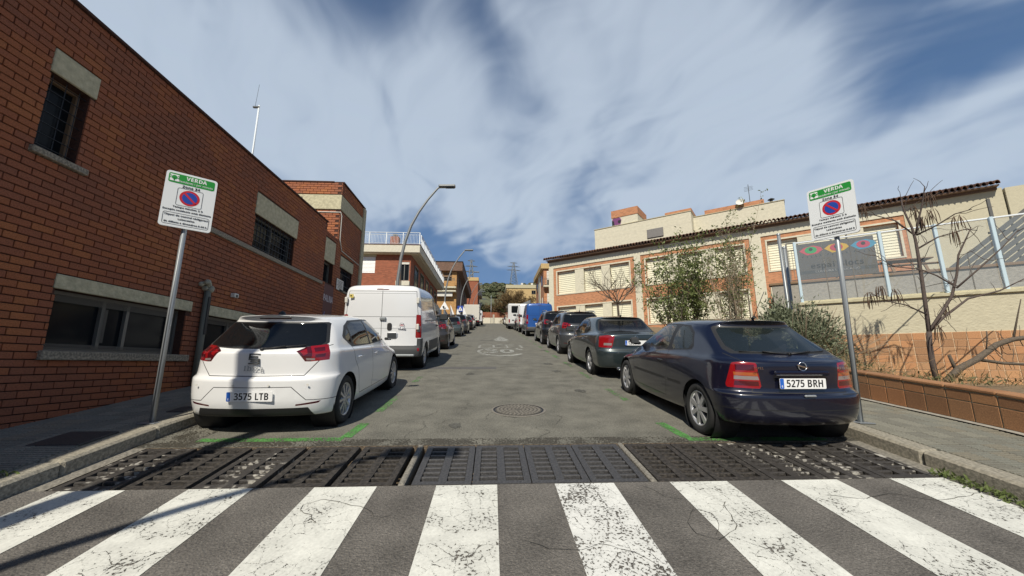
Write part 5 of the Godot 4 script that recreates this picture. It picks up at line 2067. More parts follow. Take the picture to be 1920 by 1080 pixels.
	for e in [[[9.46, 1.21, 7.90, 9.75, 1.49, 7.84, 10.09, 1.67, 7.78, 10.52, 1.97, 7.72, 10.84, 2.08, 7.66, 11.12, 2.12, 7.60, 11.5, 2.2, 7.5], 0.075, 0.035], [[10.12, 1.67, 7.80, 10.40, 1.59, 7.60, 10.74, 1.56, 7.40, 11.2, 1.6, 7.2], 0.035, 0.02], [[9.73, 1.45, 7.90, 9.68, 1.60, 7.90, 9.64, 1.76, 7.90], 0.035, 0.03], [[10.84, 2.08, 7.66, 10.95, 2.5, 7.6, 11.0, 2.9, 7.5], 0.02, 0.008], [[10.3, 1.85, 7.75, 10.32, 2.1, 7.7, 10.34, 2.25, 7.7], 0.012, 0.012]]:
		var p := pts3(e[0], o)
		var rr := []
		for i in p.size():
			rr.append(lerpf(e[1], e[2], float(i) / (p.size() - 1)))
		tube(st, p, rr, 8)
	for i in 12:
		var p := Vector3(r.randf_range(0.9, 1.8), 0, -0.1) * 1.0
		p = Vector3(p.x, 0.35 + 0.3 * p.x - 0.1, r.randf_range(-0.1, 0.3))
		tube(st, bend(p, Vector3(r.randfn() * 0.4, -0.4 if i % 2 else 0.7, 0.0).normalized(), 0.45, 4, 0.15, 0.0, r), [0.008, 0.007, 0.006, 0.005, 0.004], 4)
	obj("trunk", st, mats["bark"], b)
	# sage bush
	b = thing("sage_bush", "rounded grey green bush behind the dark blue car", "bush", P(7.5, 9.6, -0.05))
	st = flat()
	var stem := smooth()
	for i in 15000:
		var d := Vector3(r.randfn(), absf(r.randfn()) * 1.1, r.randfn()).normalized()
		var lump := 1.0 + 0.13 * sin(d.x * 7.0 + d.y * 3.0) * cos(d.z * 6.0) + 0.08 * r.randfn()
		var p := Vector3(d.x * 1.22, d.y * 1.78, d.z * 1.2) * lump * pow(r.randf(), 0.16)
		var q := (d + Vector3(r.randfn(), r.randfn(), r.randfn()) * 0.5).normalized()
		var l := r.randf_range(0.06, 0.12)
		var sd := q.cross(Vector3(r.randfn(), r.randfn(), r.randfn())).normalized() * l * 0.2
		tri(st, p - sd, p + sd, p + q * l)
	for i in 160:
		var d := Vector3(r.randfn(), absf(r.randfn()) + 0.2, r.randfn()).normalized()
		tube(stem, bend(Vector3(d.x * 0.3, 0, d.z * 0.3), d, 1.9, 4, 0.08, 0.0, r), [0.012, 0.01, 0.008, 0.006, 0.003], 3)
	obj("stems", stem, mats["twig"], b)
	obj("foliage", st, ls, b)
	# leafy multi-stem shrubs in front of the school
	var many_stems := func(n: int, len: float, spr: float, rad: float) -> Callable:
		return func(s2: SurfaceTool, rg: RandomNumberGenerator, tp: Array) -> void:
			for i in n:
				var d := Vector3(rg.randfn() * spr, 1.0, rg.randfn() * spr).normalized()
				var p := Vector3(rg.randfn() * 0.15, 0, rg.randfn() * 0.15)
				var q := bend(p, d, len * rg.randf_range(0.6, 1.0), 7, 0.05, 0.01, rg)
				tube(s2, q, [rad, rad * 0.9, rad * 0.8, rad * 0.7, rad * 0.6, rad * 0.5, rad * 0.35, rad * 0.2], 4, false)
				for k in range(2, 8):
					tp.append(q[k])
					for m in 2:
						var w := bend(q[k], (d + Vector3(rg.randfn(), rg.randfn() * 0.5, rg.randfn()) * 0.7).normalized(), len * 0.16, 3, 0.15, 0.03, rg)
						tube(s2, w, [rad * 0.3, rad * 0.25, rad * 0.2, rad * 0.12], 3, false)
						tp.append(w[2])
						tp.append(w[3])
	woody("leafy_shrub", "loose green multi-stemmed shrub in front of the school, left of the dense one", "shrub", P(8.0, 16.8, 0.4), "bark", many_stems.call(13, 4.0, 0.3, 0.028), 1000, 0.16, lg, 61, "tall shrubs in front of the school", 0.3)
	woody("leafy_shrub", "dense dark green shrub in front of the school beside the twiggy one", "shrub", P(9.15, 17.2, 0.4), "bark", many_stems.call(14, 4.4, 0.16, 0.028), 1500, 0.16, lg, 62, "tall shrubs in front of the school", 0.35)
	woody("twiggy_shrub", "tall nearly leafless thicket of thin upright stems in front of the school", "shrub", P(9.8, 15.4, 0.4), "twig", many_stems.call(26, 4.3, 0.16, 0.022), 500, 0.10, lg, 63, "tall shrubs in front of the school", 0.3)
	woody("twiggy_shrub", "tallest thin shrub with leaves only at its top, before the school", "shrub", P(10.4, 15.9, 0.4), "twig", many_stems.call(9, 5.5, 0.07, 0.025), 650, 0.13, lg, 64, "tall shrubs in front of the school", 0.22)
	# bare round tree
	woody("bare_tree", "small leafless tree with wide crown in front of the left school windows", "tree", P(9.7, 29.5, 0.5), "bark", func(s2: SurfaceTool, rg: RandomNumberGenerator, tp: Array) -> void:
		tube(s2, [Vector3.ZERO, Vector3(0.03, 1.0, 0), Vector3(0.0, 2.0, 0)], [0.11, 0.09, 0.085], 7, false)
		for i in 6:
			var a := TAU * i / 6.0
			grow(s2, Vector3(0, 2.0, 0), Vector3(cos(a) * 0.9, 0.75, sin(a) * 0.9).normalized(), 1.25, 0.055, 4, rg, tp, 0.55, 0.03), 0, 0.1, null, 65)
	# dry weeds in the planter
	for e in [[6.6, 7.2, 220, 0.7, "tall dry straw weeds in the planter beside the right sign", 0.35], [7.6, 6.9, 160, 0.35, "dry weeds with small yellow flowers at the foot of the pod tree", 0.5], [8.6, 6.6, 90, 0.3, "sparse dry weeds right of the leaning branch", 0.5]]:
		b = thing("dry_weeds", e[4], "weeds", P(e[0], e[1], 0.3), 0.0, "dry weeds in the planter")
		st = smooth()
		for i in int(e[2] * 0.5):
			var p := Vector3(r.randfn() * e[5], 0, r.randfn() * e[5])
			tube(st, bend(p, Vector3(r.randfn() * 0.4, 1, r.randfn() * 0.4).normalized(), e[3] * r.randf_range(0.4, 1.1), 4, 0.2, -0.05, r), [0.005, 0.004, 0.004, 0.003, 0.002], 3, false)
		obj("stalks", st, mat("straw", Vector3(0.28, 0.19, 0.09), 0.9), b)
		st = flat()
		for i in int(e[2]):
			leaf(st, Vector3(r.randfn() * e[5], r.randf() * e[3] * 0.35, r.randfn() * e[5]), 0.09, 0.03, r)
		obj("leaves", st, mat("dull_leaf", Vector3(0.10, 0.10, 0.04), 0.8), b)
	# weeds along the right kerb by the grates
	b = thing("kerb_weeds", "green and brown weeds growing at the right kerb by the grates", "weeds", P(4.22, 3.4, 0.0))
	st = flat()
	for i in 500:
		var s := r.randf_range(-0.95, 0.35)
		var p := P(4.2 + r.randfn() * 0.05, 3.4 + s, 0.02) - P(4.22, 3.4, 0.0)
		leaf(st, p, r.randf_range(0.03, 0.07), 0.02, r)
	obj("leaves", st, mat("weed_green", Vector3(0.09, 0.12, 0.03), 0.8), b)
	b = thing("kerb_tuft", "small green tuft growing in a joint of the left kerb", "weeds", P(-4.0, 3.62, 0.14))
	st = flat()
	for i in 60:
		leaf(st, Vector3(r.randfn() * 0.04, 0.01, r.randfn() * 0.04), r.randf_range(0.03, 0.05), 0.02, r)
	obj("leaves", st, mats["weed_green"], b)
	# trees at the top of the street
	var ball := func(len: float, n: int) -> Callable:
		return func(s2: SurfaceTool, rg: RandomNumberGenerator, tp: Array) -> void:
			tube(s2, [Vector3.ZERO, Vector3(0.05, len * 0.25, 0)], [len * 0.035, len * 0.03], 6, false)
			for i in n:
				grow(s2, Vector3(0.05, len * 0.22, 0), Vector3(rg.randfn() * 0.6, 0.9, rg.randfn() * 0.6).normalized(), len * 0.3, len * 0.016, 2, rg, tp, 0.55, 0.03)
	var k := 0
	for e in [[-3.2, 103.0, 6.6, 0, "dark green tree behind the left end of the end wall"], [-0.8, 104.0, 7.0, 0, "dark green round tree behind the thin grey pole"], [1.9, 103.0, 6.2, 1, "olive green tree in the middle behind the end wall"], [4.2, 97.0, 9.6, 2, "rusty brown tree behind the white bus"], [6.0, 98.0, 10.2, 2, "tall ochre tree left of the court fence"], [9.5, 104.0, 6.5, 1, "green tree in front of the yellow building"], [-6.0, 92.0, 4.0, 2, "bare brownish tree beside the box truck"], [12.0, 108.0, 5.0, 0, "small dark bush at the foot of the yellow building"]]:
		woody("street_tree", e[4], "tree", P(e[0], e[1], -0.1), "bark", ball.call(e[2], 6), 2600, 0.34, [mats["foliage_dark"], lg, lo][e[3]], 70 + k, "trees at the top of the street", e[2] * 0.09)
		k += 1

func small_things() -> void:
	# mast on the brick roof
	var b := thing("roof_mast", "slim white mast with whip aerial on the brick roof", "mast", Vector3(-7.5, 5.85, -11.6))
	var st := smooth()
	rod(st, Vector3.ZERO, Vector3(0, 3.85, 0), 0.026, 6)
	obj("pole", st, mats["rail_white"], b)
	st = smooth()
	rod(st, Vector3(-0.12, 3.8, 0), Vector3(-0.08, 4.6, 0), 0.005, 4)
	obj("whip_aerial", st, mats["grey_plastic"], b)
	st = flat()
	cbx(st, Vector3(-0.08, 3.78, 0), Vector3(0.2, 0.06, 0.06), 0.01)
	obj("clamp", st, mats["grey_plastic"], b)
	# downpipe with foam collar
	b = thing("downpipe", "grey green split downpipe with lump of old foam on top", "pipe", Vector3(-5.5, G(7.7) + 0.14, -7.68))
	st = smooth()
	tube(st, [Vector3(0.06, 0, 0), Vector3(0.06, 0.8, 0), Vector3(0.06, 1.75, 0)], [0.055, 0.055, 0.055], 10)
	obj("pipe", st, mat("pipe_grey", Vector3(0.15, 0.15, 0.12), 0.7), b)
	st = flat()
	cbx(st, Vector3(0.115, 1.28, 0.0), Vector3(0.015, 0.72, 0.07), 0.006)
	obj("slot", st, mats["dark"], b)
	st = smooth()
	for i in 14:
		var fo := Vector3(0.05 + rng.randfn() * 0.03, 1.84 + rng.randfn() * 0.05, 0.03 + rng.randfn() * 0.05)
		var fr := rng.randf_range(0.03, 0.065)
		lathe(st, [Vector2(0.0, -fr), Vector2(fr * 0.8, -fr * 0.6), Vector2(fr, 0.0), Vector2(fr * 0.7, fr * 0.7), Vector2(0.0, fr)], 7, fo, Basis.from_euler(Vector3(rng.randf() * 3.0, rng.randf() * 3.0, 0)))
	obj("foam", st, stone("foam", Vector3(0.36, 0.34, 0.26), 0.3, 6.0, 1.0), b)
	# little box on the wall
	st = flat()
	cbx(st, Vector3(0.04, 0, 0), Vector3(0.09, 0.09, 0.14), 0.01)
	var o := obj("wall_box", st, mats["off_white"])
	o.position = Vector3(-5.5, 3.0, -8.5)
	tag(o, "small cream box fixed to the brick wall above the white hatchback", "box")
	st = flat()
	bx(st, Vector3(0.088, -0.01, 0), Vector3(0.006, 0.05, 0.05))
	obj("lens", st, mats["dark"], o)
	# white pointed boards before the yellow flats
	b = thing("pointed_boards", "row of white pointed boards in front of the yellow brick flats", "fence", P(-4.9, 46.0, 0.1))
	for i in 5:
		st = flat()
		slab(st, poly([0, 0, 0.62, 0, 0.62, 1.6, 0.1, 2.9 - (i % 2) * 0.35]), Vector3(-1.6 + i * 0.72, 0, i * -0.5), RIGHT, UP, 0.05)
		obj("board", st, mats["white"], b)

# ---------------------------------------------------------------- vehicles
# shell from rings: each [rear a, y, x, bow,  middle y, x,  front a, y, x, bow]; a = metres forward of the rear bumper
func ring_points(g: Array) -> Array:
	var o := [Vector3(0, g[1], -g[0]), Vector3(g[2] * 0.5, g[1], -(g[0] + g[3] * 0.16)), Vector3(g[2] * 0.86, g[1], -(g[0] + g[3] * 0.56))]
	var a0: float = g[0] + g[3] * 1.25
	var a1: float = g[6] - g[9] * 1.1
	for t in [0.0, 0.09, 0.24, 0.41, 0.6, 0.79, 0.93, 1.0]:
		var y: float = g[1] * (t - 0.5) * (t - 1.0) * 2.0 + g[4] * t * (1.0 - t) * 4.0 + g[7] * t * (t - 0.5) * 2.0
		var q := 1.0 - pow(1.0 - minf(1.0, (t if t < 0.5 else 1.0 - t) / 0.46), 2.4)
		var x := lerpf(g[2] if t < 0.5 else g[8], g[5], q)
		o.append(Vector3(x, y, -lerpf(a0, a1, t)))
	o.append(Vector3(g[8] * 0.86, g[7], -(g[6] - g[9] * 0.56)))
	o.append(Vector3(g[8] * 0.5, g[7], -(g[6] - g[9] * 0.16)))
	o.append(Vector3(0, g[7], -g[6]))
	return o

# monotone cubic through the points, no overshoot
func pchip(v: Array, k: Array, at: Array) -> Array:
	var n := v.size()
	var d := []
	for i in n - 1:
		d.append((v[i + 1] - v[i]) / maxf(k[i + 1] - k[i], 1e-5))
	var m := []
	for i in n:
		if i == 0:
			m.append(d[0])
		elif i == n - 1:
			m.append(d[n - 2])
		else:
			var p: Vector3 = d[i - 1]
			var q: Vector3 = d[i]
			var w0: float = k[i] - k[i - 1]
			var w1: float = k[i + 1] - k[i]
			var r := Vector3.ZERO
			for c in 3:
				if p[c] * q[c] > 0.0:
					r[c] = (3.0 * (w0 + w1)) / ((2.0 * w1 + w0) / p[c] + (w1 + 2.0 * w0) / q[c])
			m.append(r)
	var out := []
	for e in at:
		var i: int = e[0]
		var t: float = e[1]
		var h: float = k[i + 1] - k[i]
		var t2 := t * t
		var t3 := t2 * t
		out.append(v[i] * (2 * t3 - 3 * t2 + 1) + m[i] * h * (t3 - 2 * t2 + t) + v[i + 1] * (3 * t2 - 2 * t3) + m[i + 1] * h * (t3 - t2))
	return out

func shell(rings: Array, cell: float) -> Array:
	var cage := []
	for g in rings:
		cage.append(ring_points(g))
	var nj: int = cage[0].size()
	var kj := [0.0]
	for j in nj - 1:
		var s := 0.0
		for i in rings.size() - 2:
			s += (cage[i][j + 1] - cage[i][j]).length()
		kj.append(kj[j] + s / (rings.size() - 2))
	var ki := [0.0]
	for i in rings.size() - 1:
		var s := 0.0
		for j in nj:
			s += (cage[i + 1][j] - cage[i][j]).length()
		ki.append(ki[i] + maxf(s / nj, 0.02))
	var aj := []
	for j in nj - 1:
		var n := maxi(2, int(ceil((kj[j + 1] - kj[j]) / cell)))
		for q in n:
			aj.append([j, float(q) / n])
	aj.append([nj - 2, 1.0])
	var ai := []
	for i in rings.size() - 1:
		var n := maxi(2, int(ceil((ki[i + 1] - ki[i]) / cell)))
		for q in n:
			ai.append([i, float(q) / n])
	ai.append([rings.size() - 2, 1.0])
	var rows := []
	for i in rings.size():
		rows.append(pchip(cage[i], kj, aj))
	var grid := []
	for i in ai.size():
		grid.append([])
	for j in aj.size():
		var col := []
		for i in rings.size():
			col.append(rows[i][j])
		var q := pchip(col, ki, ai)
		for i in ai.size():
			grid[i].append(q[i])
	var nrm := []
	for i in grid.size():
		var row := []
		for j in aj.size():
			var du: Vector3 = grid[i][mini(j + 1, aj.size() - 1)] - grid[i][maxi(j - 1, 0)]
			if j == 0 or j == aj.size() - 1:
				du = Vector3(1, 0, 0) if j == 0 else Vector3(-1, 0, 0)
			var dv: Vector3 = grid[mini(i + 1, grid.size() - 1)][j] - grid[maxi(i - 1, 0)][j]
			if i == grid.size() - 1:
				dv = Vector3(-1, 0, 0)
				du = grid[i][mini(j + 1, aj.size() - 1)] - grid[i][maxi(j - 1, 0)]
				if du.length() < 0.001:
					du = Vector3(0, 0, -1)
			var c := du.cross(dv)
			row.append(c.normalized() if c.length() > 1e-9 else UP)
		nrm.append(row)
	return [grid, nrm]

var cuts: Array
var buckets: Dictionary

func cut(n: String, v: String, p: PackedVector2Array, m: Material, opt := {}) -> void:
	var bb := Rect2(p[0], Vector2.ZERO)
	for q in p:
		bb = bb.expand(q)
	var d := {"n": n, "v": v, "p": p, "m": m, "bb": bb, "side": 0, "amax": 1.4, "key": n + str(cuts.size())}
	d.merge(opt, true)
	cuts.append(d)

func gap(v: String, pts: Array, opt := {}, w := 0.0045) -> void:
	for p in Geometry2D.offset_polyline(poly(pts), w, Geometry2D.JOIN_MITER, Geometry2D.END_BUTT):
		cut("panel_gap", v, p, mats["dark"], opt)

func round_poly(p: PackedVector2Array, r: float) -> PackedVector2Array:
	var a := Geometry2D.offset_polygon(p, -r, Geometry2D.JOIN_MITER)
	if a.is_empty():
		return p
	var b := Geometry2D.offset_polygon(a[0], r, Geometry2D.JOIN_ROUND)
	return b[0] if b.size() else p

func place2(c: Dictionary, p: Vector3) -> Vector2:
	match c.v:
		"s":
			return Vector2(-p.z, p.y)
		"w":
			return Vector2(absf(p.x) - p.z, p.y)
	return Vector2(p.x, p.y)

func into(key: String, c: Dictionary, p: Array, n: Array) -> void:
	if not buckets.has(key):
		buckets[key] = [c, PackedVector3Array(), PackedVector3Array()]
	var b: Array = buckets[key]
	for i in [0, 2, 1]:
		b[1].append(p[i])
		b[2].append(n[i])

func slice(p: Array, n: Array, from: int) -> void:
	var fn: Vector3 = n[0] + n[1] + n[2]
	fn = fn.normalized()
	var cx: float = (p[0].x + p[1].x + p[2].x) / 3.0
	var ca: float = -(p[0].z + p[1].z + p[2].z) / 3.0
	for i in range(from, cuts.size()):
		var c: Dictionary = cuts[i]
		if c.side != 0 and cx * c.side < 0.0:
			continue
		if c.v == "s":
			if absf(fn.x) < 0.3:
				continue
		elif c.v == "f":
			if fn.z > -0.1 or ca < c.amin:
				continue
		else:
			if ca > c.amax or (c.v == "r" and fn.z < 0.12):
				continue
		var q := PackedVector2Array([place2(c, p[0]), place2(c, p[1]), place2(c, p[2])])
		var bb: Rect2 = c.bb
		if maxf(q[0].x, maxf(q[1].x, q[2].x)) < bb.position.x or minf(q[0].x, minf(q[1].x, q[2].x)) > bb.end.x or maxf(q[0].y, maxf(q[1].y, q[2].y)) < bb.position.y or minf(q[0].y, minf(q[1].y, q[2].y)) > bb.end.y:
			continue
		var den := (q[1] - q[0]).cross(q[2] - q[0])
		if absf(den) < 1e-8:
			continue
		var ins := Geometry2D.intersect_polygons(q, c.p)
		if ins.is_empty():
			continue
		var outs := Geometry2D.clip_polygons(q, c.p)
		var hole := false
		for o in outs:
			if outs.size() > 1 and Geometry2D.is_polygon_clockwise(o):
				hole = true
		if hole:
			continue
		for k in 2:
			for o in (ins if k == 0 else outs):
				var ix := Geometry2D.triangulate_polygon(o)
				for t in range(0, ix.size(), 3):
					var pp := []
					var nn := []
					for e in 3:
						var x: Vector2 = o[ix[t + e]] - q[0]
						var b1 := x.cross(q[2] - q[0]) / den
						var b2 := (q[1] - q[0]).cross(x) / den
						pp.append(p[0] * (1.0 - b1 - b2) + p[1] * b1 + p[2] * b2)
						nn.append((n[0] * (1.0 - b1 - b2) + n[1] * b1 + n[2] * b2).normalized())
					var ar: Vector3 = (pp[1] - pp[0]).cross(pp[2] - pp[0])
					if ar.length() < 1e-8:
						continue
					if ar.dot(fn) < 0.0:
						pp = [pp[0], pp[2], pp[1]]
						nn = [nn[0], nn[2], nn[1]]
					if k == 0:
						if not c.has("drop"):
							into(c.key, c, pp, nn)
					else:
						slice(pp, nn, i + 1)
		return
	into("body", {"n": "body"}, p, n)

func arr_mesh(v: PackedVector3Array, n: PackedVector3Array, m: Material) -> ArrayMesh:
	var a := []
	a.resize(Mesh.ARRAY_MAX)
	a[Mesh.ARRAY_VERTEX] = v
	a[Mesh.ARRAY_NORMAL] = n
	var k := ArrayMesh.new()
	k.add_surface_from_arrays(Mesh.PRIMITIVE_TRIANGLES, a)
	k.surface_set_material(0, m)
	return k

# runs the cuts over the shell and adds the parts to b
func skin(b: Node3D, rings: Array, cell: float, body: Material) -> void:
	buckets = {}
	var g := shell(rings, cell)
	var P0: Array = g[0]
	var N0: Array = g[1]
	for i in P0.size() - 1:
		for j in P0[0].size() - 1:
			var ps := [P0[i][j], P0[i][j + 1], P0[i + 1][j + 1], P0[i + 1][j]]
			var ns := [N0[i][j], N0[i][j + 1], N0[i + 1][j + 1], N0[i + 1][j]]
			for t in [[0, 1, 2], [0, 2, 3]]:
				var p := [ps[t[0]], ps[t[1]], ps[t[2]]]
				if (p[1] - p[0]).cross(p[2] - p[0]).length() < 1e-9:
					continue
				var n := [ns[t[0]], ns[t[1]], ns[t[2]]]
				slice(p, n, 0)
				var mx := Vector3(-1, 1, 1)
				slice([p[0] * mx, p[2] * mx, p[1] * mx], [n[0] * mx, n[2] * mx, n[1] * mx], 0)
	var made := {}
	for key in buckets:
		var e: Array = buckets[key]
		if e[0].n == "panel_gap":
			if not made.has("gap"):
				made["gap"] = [PackedVector3Array(), PackedVector3Array()]
			made["gap"][0].append_array(e[1])
			made["gap"][1].append_array(e[2])
			continue
		# both flanks of a shape that was cut on either side become two parts
		var halves := [[PackedVector3Array(), PackedVector3Array()], [PackedVector3Array(), PackedVector3Array()]]
		var split: bool = e[0].n != "body" and e[0].v in ["s", "w"] and e[0].side == 0
		for i in range(0, e[1].size(), 3):
			var h := 1 if split and e[1][i].x + e[1][i + 1].x + e[1][i + 2].x < 0.0 else 0
			for k in 3:
				halves[h][0].append(e[1][i + k])
				halves[h][1].append(e[2][i + k])
		for h in halves:
			if h[0].size():
				var o := MeshInstance3D.new()
				o.mesh = arr_mesh(h[0], h[1], body if e[0].n == "body" else e[0].m)
				o.name = e[0].n
				b.add_child(o, true)
	if made.has("gap"):
		var o := MeshInstance3D.new()
		o.mesh = arr_mesh(made["gap"][0], made["gap"][1], mats["dark"])
		o.name = "panel_gap"
		b.add_child(o, true)
	# floor
	var st := flat()
	for j in P0[0].size() - 1:
		var p: Vector3 = P0[0][j]
		var q: Vector3 = P0[0][j + 1]
		quad(st, p, Vector3(-p.x, p.y, p.z), Vector3(-q.x, q.y, q.z), q)
	obj("underbody", st, mats["dark"], b)

func wheel(b: Node3D, x: float, a: float, r: float, w: float, style: String) -> void:
	var sx := signf(x)
	var root := Node3D.new()
	root.name = "wheel"
	root.position = Vector3(x, r, -a)
	b.add_child(root, true)
	var bs := Basis(Vector3(0, 1, 0), Vector3(sx, 0, 0), Vector3(0, 0, -sx))
	var key := "wheel_%s_%.3f_%.2f_%d" % [style, r, w, int(sx)]
	if not mats.has(key):
		var rr := r * 0.69
		var t := smooth()
		lathe(t, [Vector2(rr, -w * 0.5), Vector2(r * 0.92, -w * 0.5), Vector2(r * 0.985, -w * 0.42), Vector2(r, -w * 0.3), Vector2(r, w * 0.3), Vector2(r * 0.985, w * 0.42), Vector2(r * 0.92, w * 0.5), Vector2(rr * 1.04, w * 0.48), Vector2(rr, w * 0.42)], 30, Vector3.ZERO, bs)
		var tm := meshof(t, mats["rubber"])
		var m := smooth()
		lathe(m, [Vector2(rr * 0.95, w * 0.1), Vector2(rr, w * 0.40), Vector2(rr * 1.01, w * 0.44), Vector2(rr * 0.96, w * 0.45), Vector2(rr * 0.9, w * 0.38), Vector2(rr * 0.88, w * 0.1)], 30, Vector3.ZERO, bs)
		var hb := smooth()
		lathe(hb, [Vector2(rr * 0.26, w * 0.2), Vector2(rr * 0.22, w * 0.40), Vector2(rr * 0.12, w * 0.44), Vector2(0, w * 0.44)], 14, Vector3.ZERO, bs)
		var rim := meshof(m, mats["alloy"])
		var hub := meshof(hb, mats["alloy"])
		var s := flat()
		var n := 5
		var sw := 0.24
		if style == "cover":
			n = 7
			sw = 0.25
		elif style == "ten":
			n = 10
			sw = 0.15
		elif style == "plain":
			n = 6
			sw = 0.3
		for k in n:
			var an := TAU * k / n + 0.3
			var d := Vector3(cos(an), 0, -sin(an))
			var e := Vector3(-sin(an), 0, -cos(an))
			var i0 := rr * 0.2
			var i1 := rr * 0.93
			var y0 := w * 0.43
			var y1 := w * 0.41
			var w0 := rr * sw * 0.8
			var w1 := rr * sw * 1.15
			var q := [d * i0 + e * w0 * 0.5, d * i1 + e * w1 * 0.5, d * i1 - e * w1 * 0.5, d * i0 - e * w0 * 0.5]
			var top := [bs * (q[0] + UP * y0), bs * (q[1] + UP * y1), bs * (q[2] + UP * y1), bs * (q[3] + UP * y0)]
			var low := [bs * (q[0] + UP * w * 0.25), bs * (q[1] + UP * w * 0.25), bs * (q[2] + UP * w * 0.25), bs * (q[3] + UP * w * 0.25)]
			var cc: Vector3 = bs * (d * (i0 + i1) * 0.5 + UP * w * 0.33)
			fquad(s, cc, top[0], top[1], top[2], top[3])
			for z in 4:
				fquad(s, cc, top[z], top[(z + 1) % 4], low[(z + 1) % 4], low[z])
		var sp := meshof(s, mats["alloy"] if style != "dark" else mats["grey_plastic"])
		var dsc := flat()
		lathe(dsc, [Vector2(rr * 0.97, w * 0.12), Vector2(0, w * 0.12)], 20, Vector3.ZERO, bs)
		var dm := meshof(dsc, mats["dark"])
		mats[key] = [tm, rim, sp, dm, hub]
	var k: Array = mats[key]
	inst("tyre", k[0], Transform3D.IDENTITY, root)
	inst("rim", k[1], Transform3D.IDENTITY, root)
	inst("hub", k[4], Transform3D.IDENTITY, root)
	inst("spokes", k[2], Transform3D.IDENTITY, root)
	inst("brake_disc", k[3], Transform3D.IDENTITY, root)

func wheels(b: Node3D, hw: float, a0: float, a1: float, r: float, w: float, style: String) -> void:
	for sx in [-1.0, 1.0]:
		for a in [a0, a1]:
			wheel(b, sx * (hw - w * 0.5 - 0.015), a, r, w, style)
			var st := smooth()
			var bs := Basis(Vector3(0, 1, 0), Vector3(sx, 0, 0), Vector3(0, 0, -sx))
			var R := r + 0.065
			lathe(st, [Vector2(R, 0.0), Vector2(R, -0.30), Vector2(0.0, -0.30)], 24, Vector3(sx * (hw - 0.03), r, -a), bs)
			obj("wheel_well", st, mats["dark"], b)

func number_plate(b: Node3D, str: String, at: Vector3, tilt := 0.0) -> void:
	var st := flat()
	var bs := Basis(RIGHT, tilt)
	slab(st, rrect(-0.26, -0.055, 0.26, 0.055, 0.01, 2), at, bs.x, bs.y, 0.006)
	var p := obj("number_plate", st, mats["white"], b)
	st = flat()
	slab(st, rrect(-0.258, -0.053, -0.215, 0.053, 0.008, 2), at + bs.z * 0.006, bs.x, bs.y, 0.001)
	obj("blue_band", st, mats["plate_blue"], p)
	text("lettering", p, "E", 0.022, at + bs.z * 0.0075 + bs.x * -0.236 + bs.y * -0.04, bs, mats["white"], true)
	if str != "":
		text("lettering", p, str, 0.078, at + bs.z * 0.0065 + bs.x * (0.022 if str.length() > 7 else -0.05) + bs.y * -0.037, bs, mats["black"], true, 0.86)

func mirrors(b: Node3D, x: float, y: float, a: float, m: Material, big := 1.0) -> void:
	for sx in [-1.0, 1.0]:
		var st := flat()
		cbx(st, Vector3(sx * (x + 0.11 * big), y + 0.07 * big, -a), Vector3(0.2 * big, 0.14 * big, 0.11), 0.035, Basis(UP, sx * 0.25))
		var o := obj("wing_mirror", st, m, b)
		st = flat()
		cbx(st, Vector3(sx * (x + 0.03), y + 0.01, -a), Vector3(0.12, 0.05, 0.06), 0.012)
		obj("mirror_arm", st, mats["black_plastic"], o)
		st = flat()
		bx(st, Vector3(sx * (x + 0.11 * big), y + 0.07 * big, -a + 0.055), Vector3(0.16 * big, 0.10 * big, 0.006), Basis(UP, sx * 0.25))
		obj("mirror_glass", st, mats["pane_grey"], o)

func interior(b: Node3D, W: float, front: float, rear: float, belt: float) -> void:
	var cloth := mat("seat_cloth", Vector3(0.03, 0.031, 0.034), 0.9)
	var st := flat()
	bx(st, Vector3(0, 0.42, -(front + rear + 0.9) * 0.5), Vector3(W * 1.5, 0.06, front - rear + 1.6))
	cbx(st, Vector3(0, belt - 0.2, -(front + 0.95)), Vector3(W * 1.5, 0.34, 0.5), 0.06)
	cbx(st, Vector3(0, belt - 0.12, -(rear - 0.42)), Vector3(W * 1.35, 0.04, 0.55), 0.01)
	obj("dashboard", st, mats["black_plastic"], b)
	for e in [[-0.36, front], [0.36, front], [-0.36, rear], [0.36, rear]]:
		st = flat()
		cbx(st, Vector3(e[0], 0.55, -e[1] - 0.22), Vector3(0.5, 0.16, 0.5), 0.05)
		cbx(st, Vector3(e[0], 0.85, -e[1] + 0.08), Vector3(0.48, 0.6, 0.13), 0.05, Basis(RIGHT, 0.25))
		var s := obj("seat", st, cloth, b)
		st = flat()
		cbx(st, Vector3(e[0], 1.22, -e[1] + 0.19), Vector3(0.27, 0.19, 0.1), 0.04, Basis(RIGHT, 0.2))
		rod(st, Vector3(e[0] - 0.06, 1.05, -e[1] + 0.15), Vector3(e[0] - 0.06, 1.2, -e[1] + 0.19), 0.007, 5)
		rod(st, Vector3(e[0] + 0.06, 1.05, -e[1] + 0.15), Vector3(e[0] + 0.06, 1.2, -e[1] + 0.19), 0.007, 5)
		obj("headrest", st, cloth, s)
	st = smooth()
	var ring := []
	var rad := []
	for i in 21:
		var a := TAU * i / 20.0
		ring.append(Vector3(-0.36 + 0.18 * cos(a), belt + 0.0 + 0.17 * sin(a), -(front + 0.62) + 0.07 * sin(a)))
		rad.append(0.015)
	tube(st, ring, rad, 6, false)
	obj("steering_wheel", st, mats["black_plastic"], b)

func antenna(b: Node3D, at: Vector3, len: float) -> void:
	var st := smooth()
	rod(st, at, at + Vector3(0, 0.03, 0.04), 0.02, 6)
	rod(st, at + Vector3(0, 0.02, 0.02), at + Vector3(0.0, len * 0.82, len * 0.58), 0.0045, 4)
	obj("aerial", st, mats["black_plastic"], b)

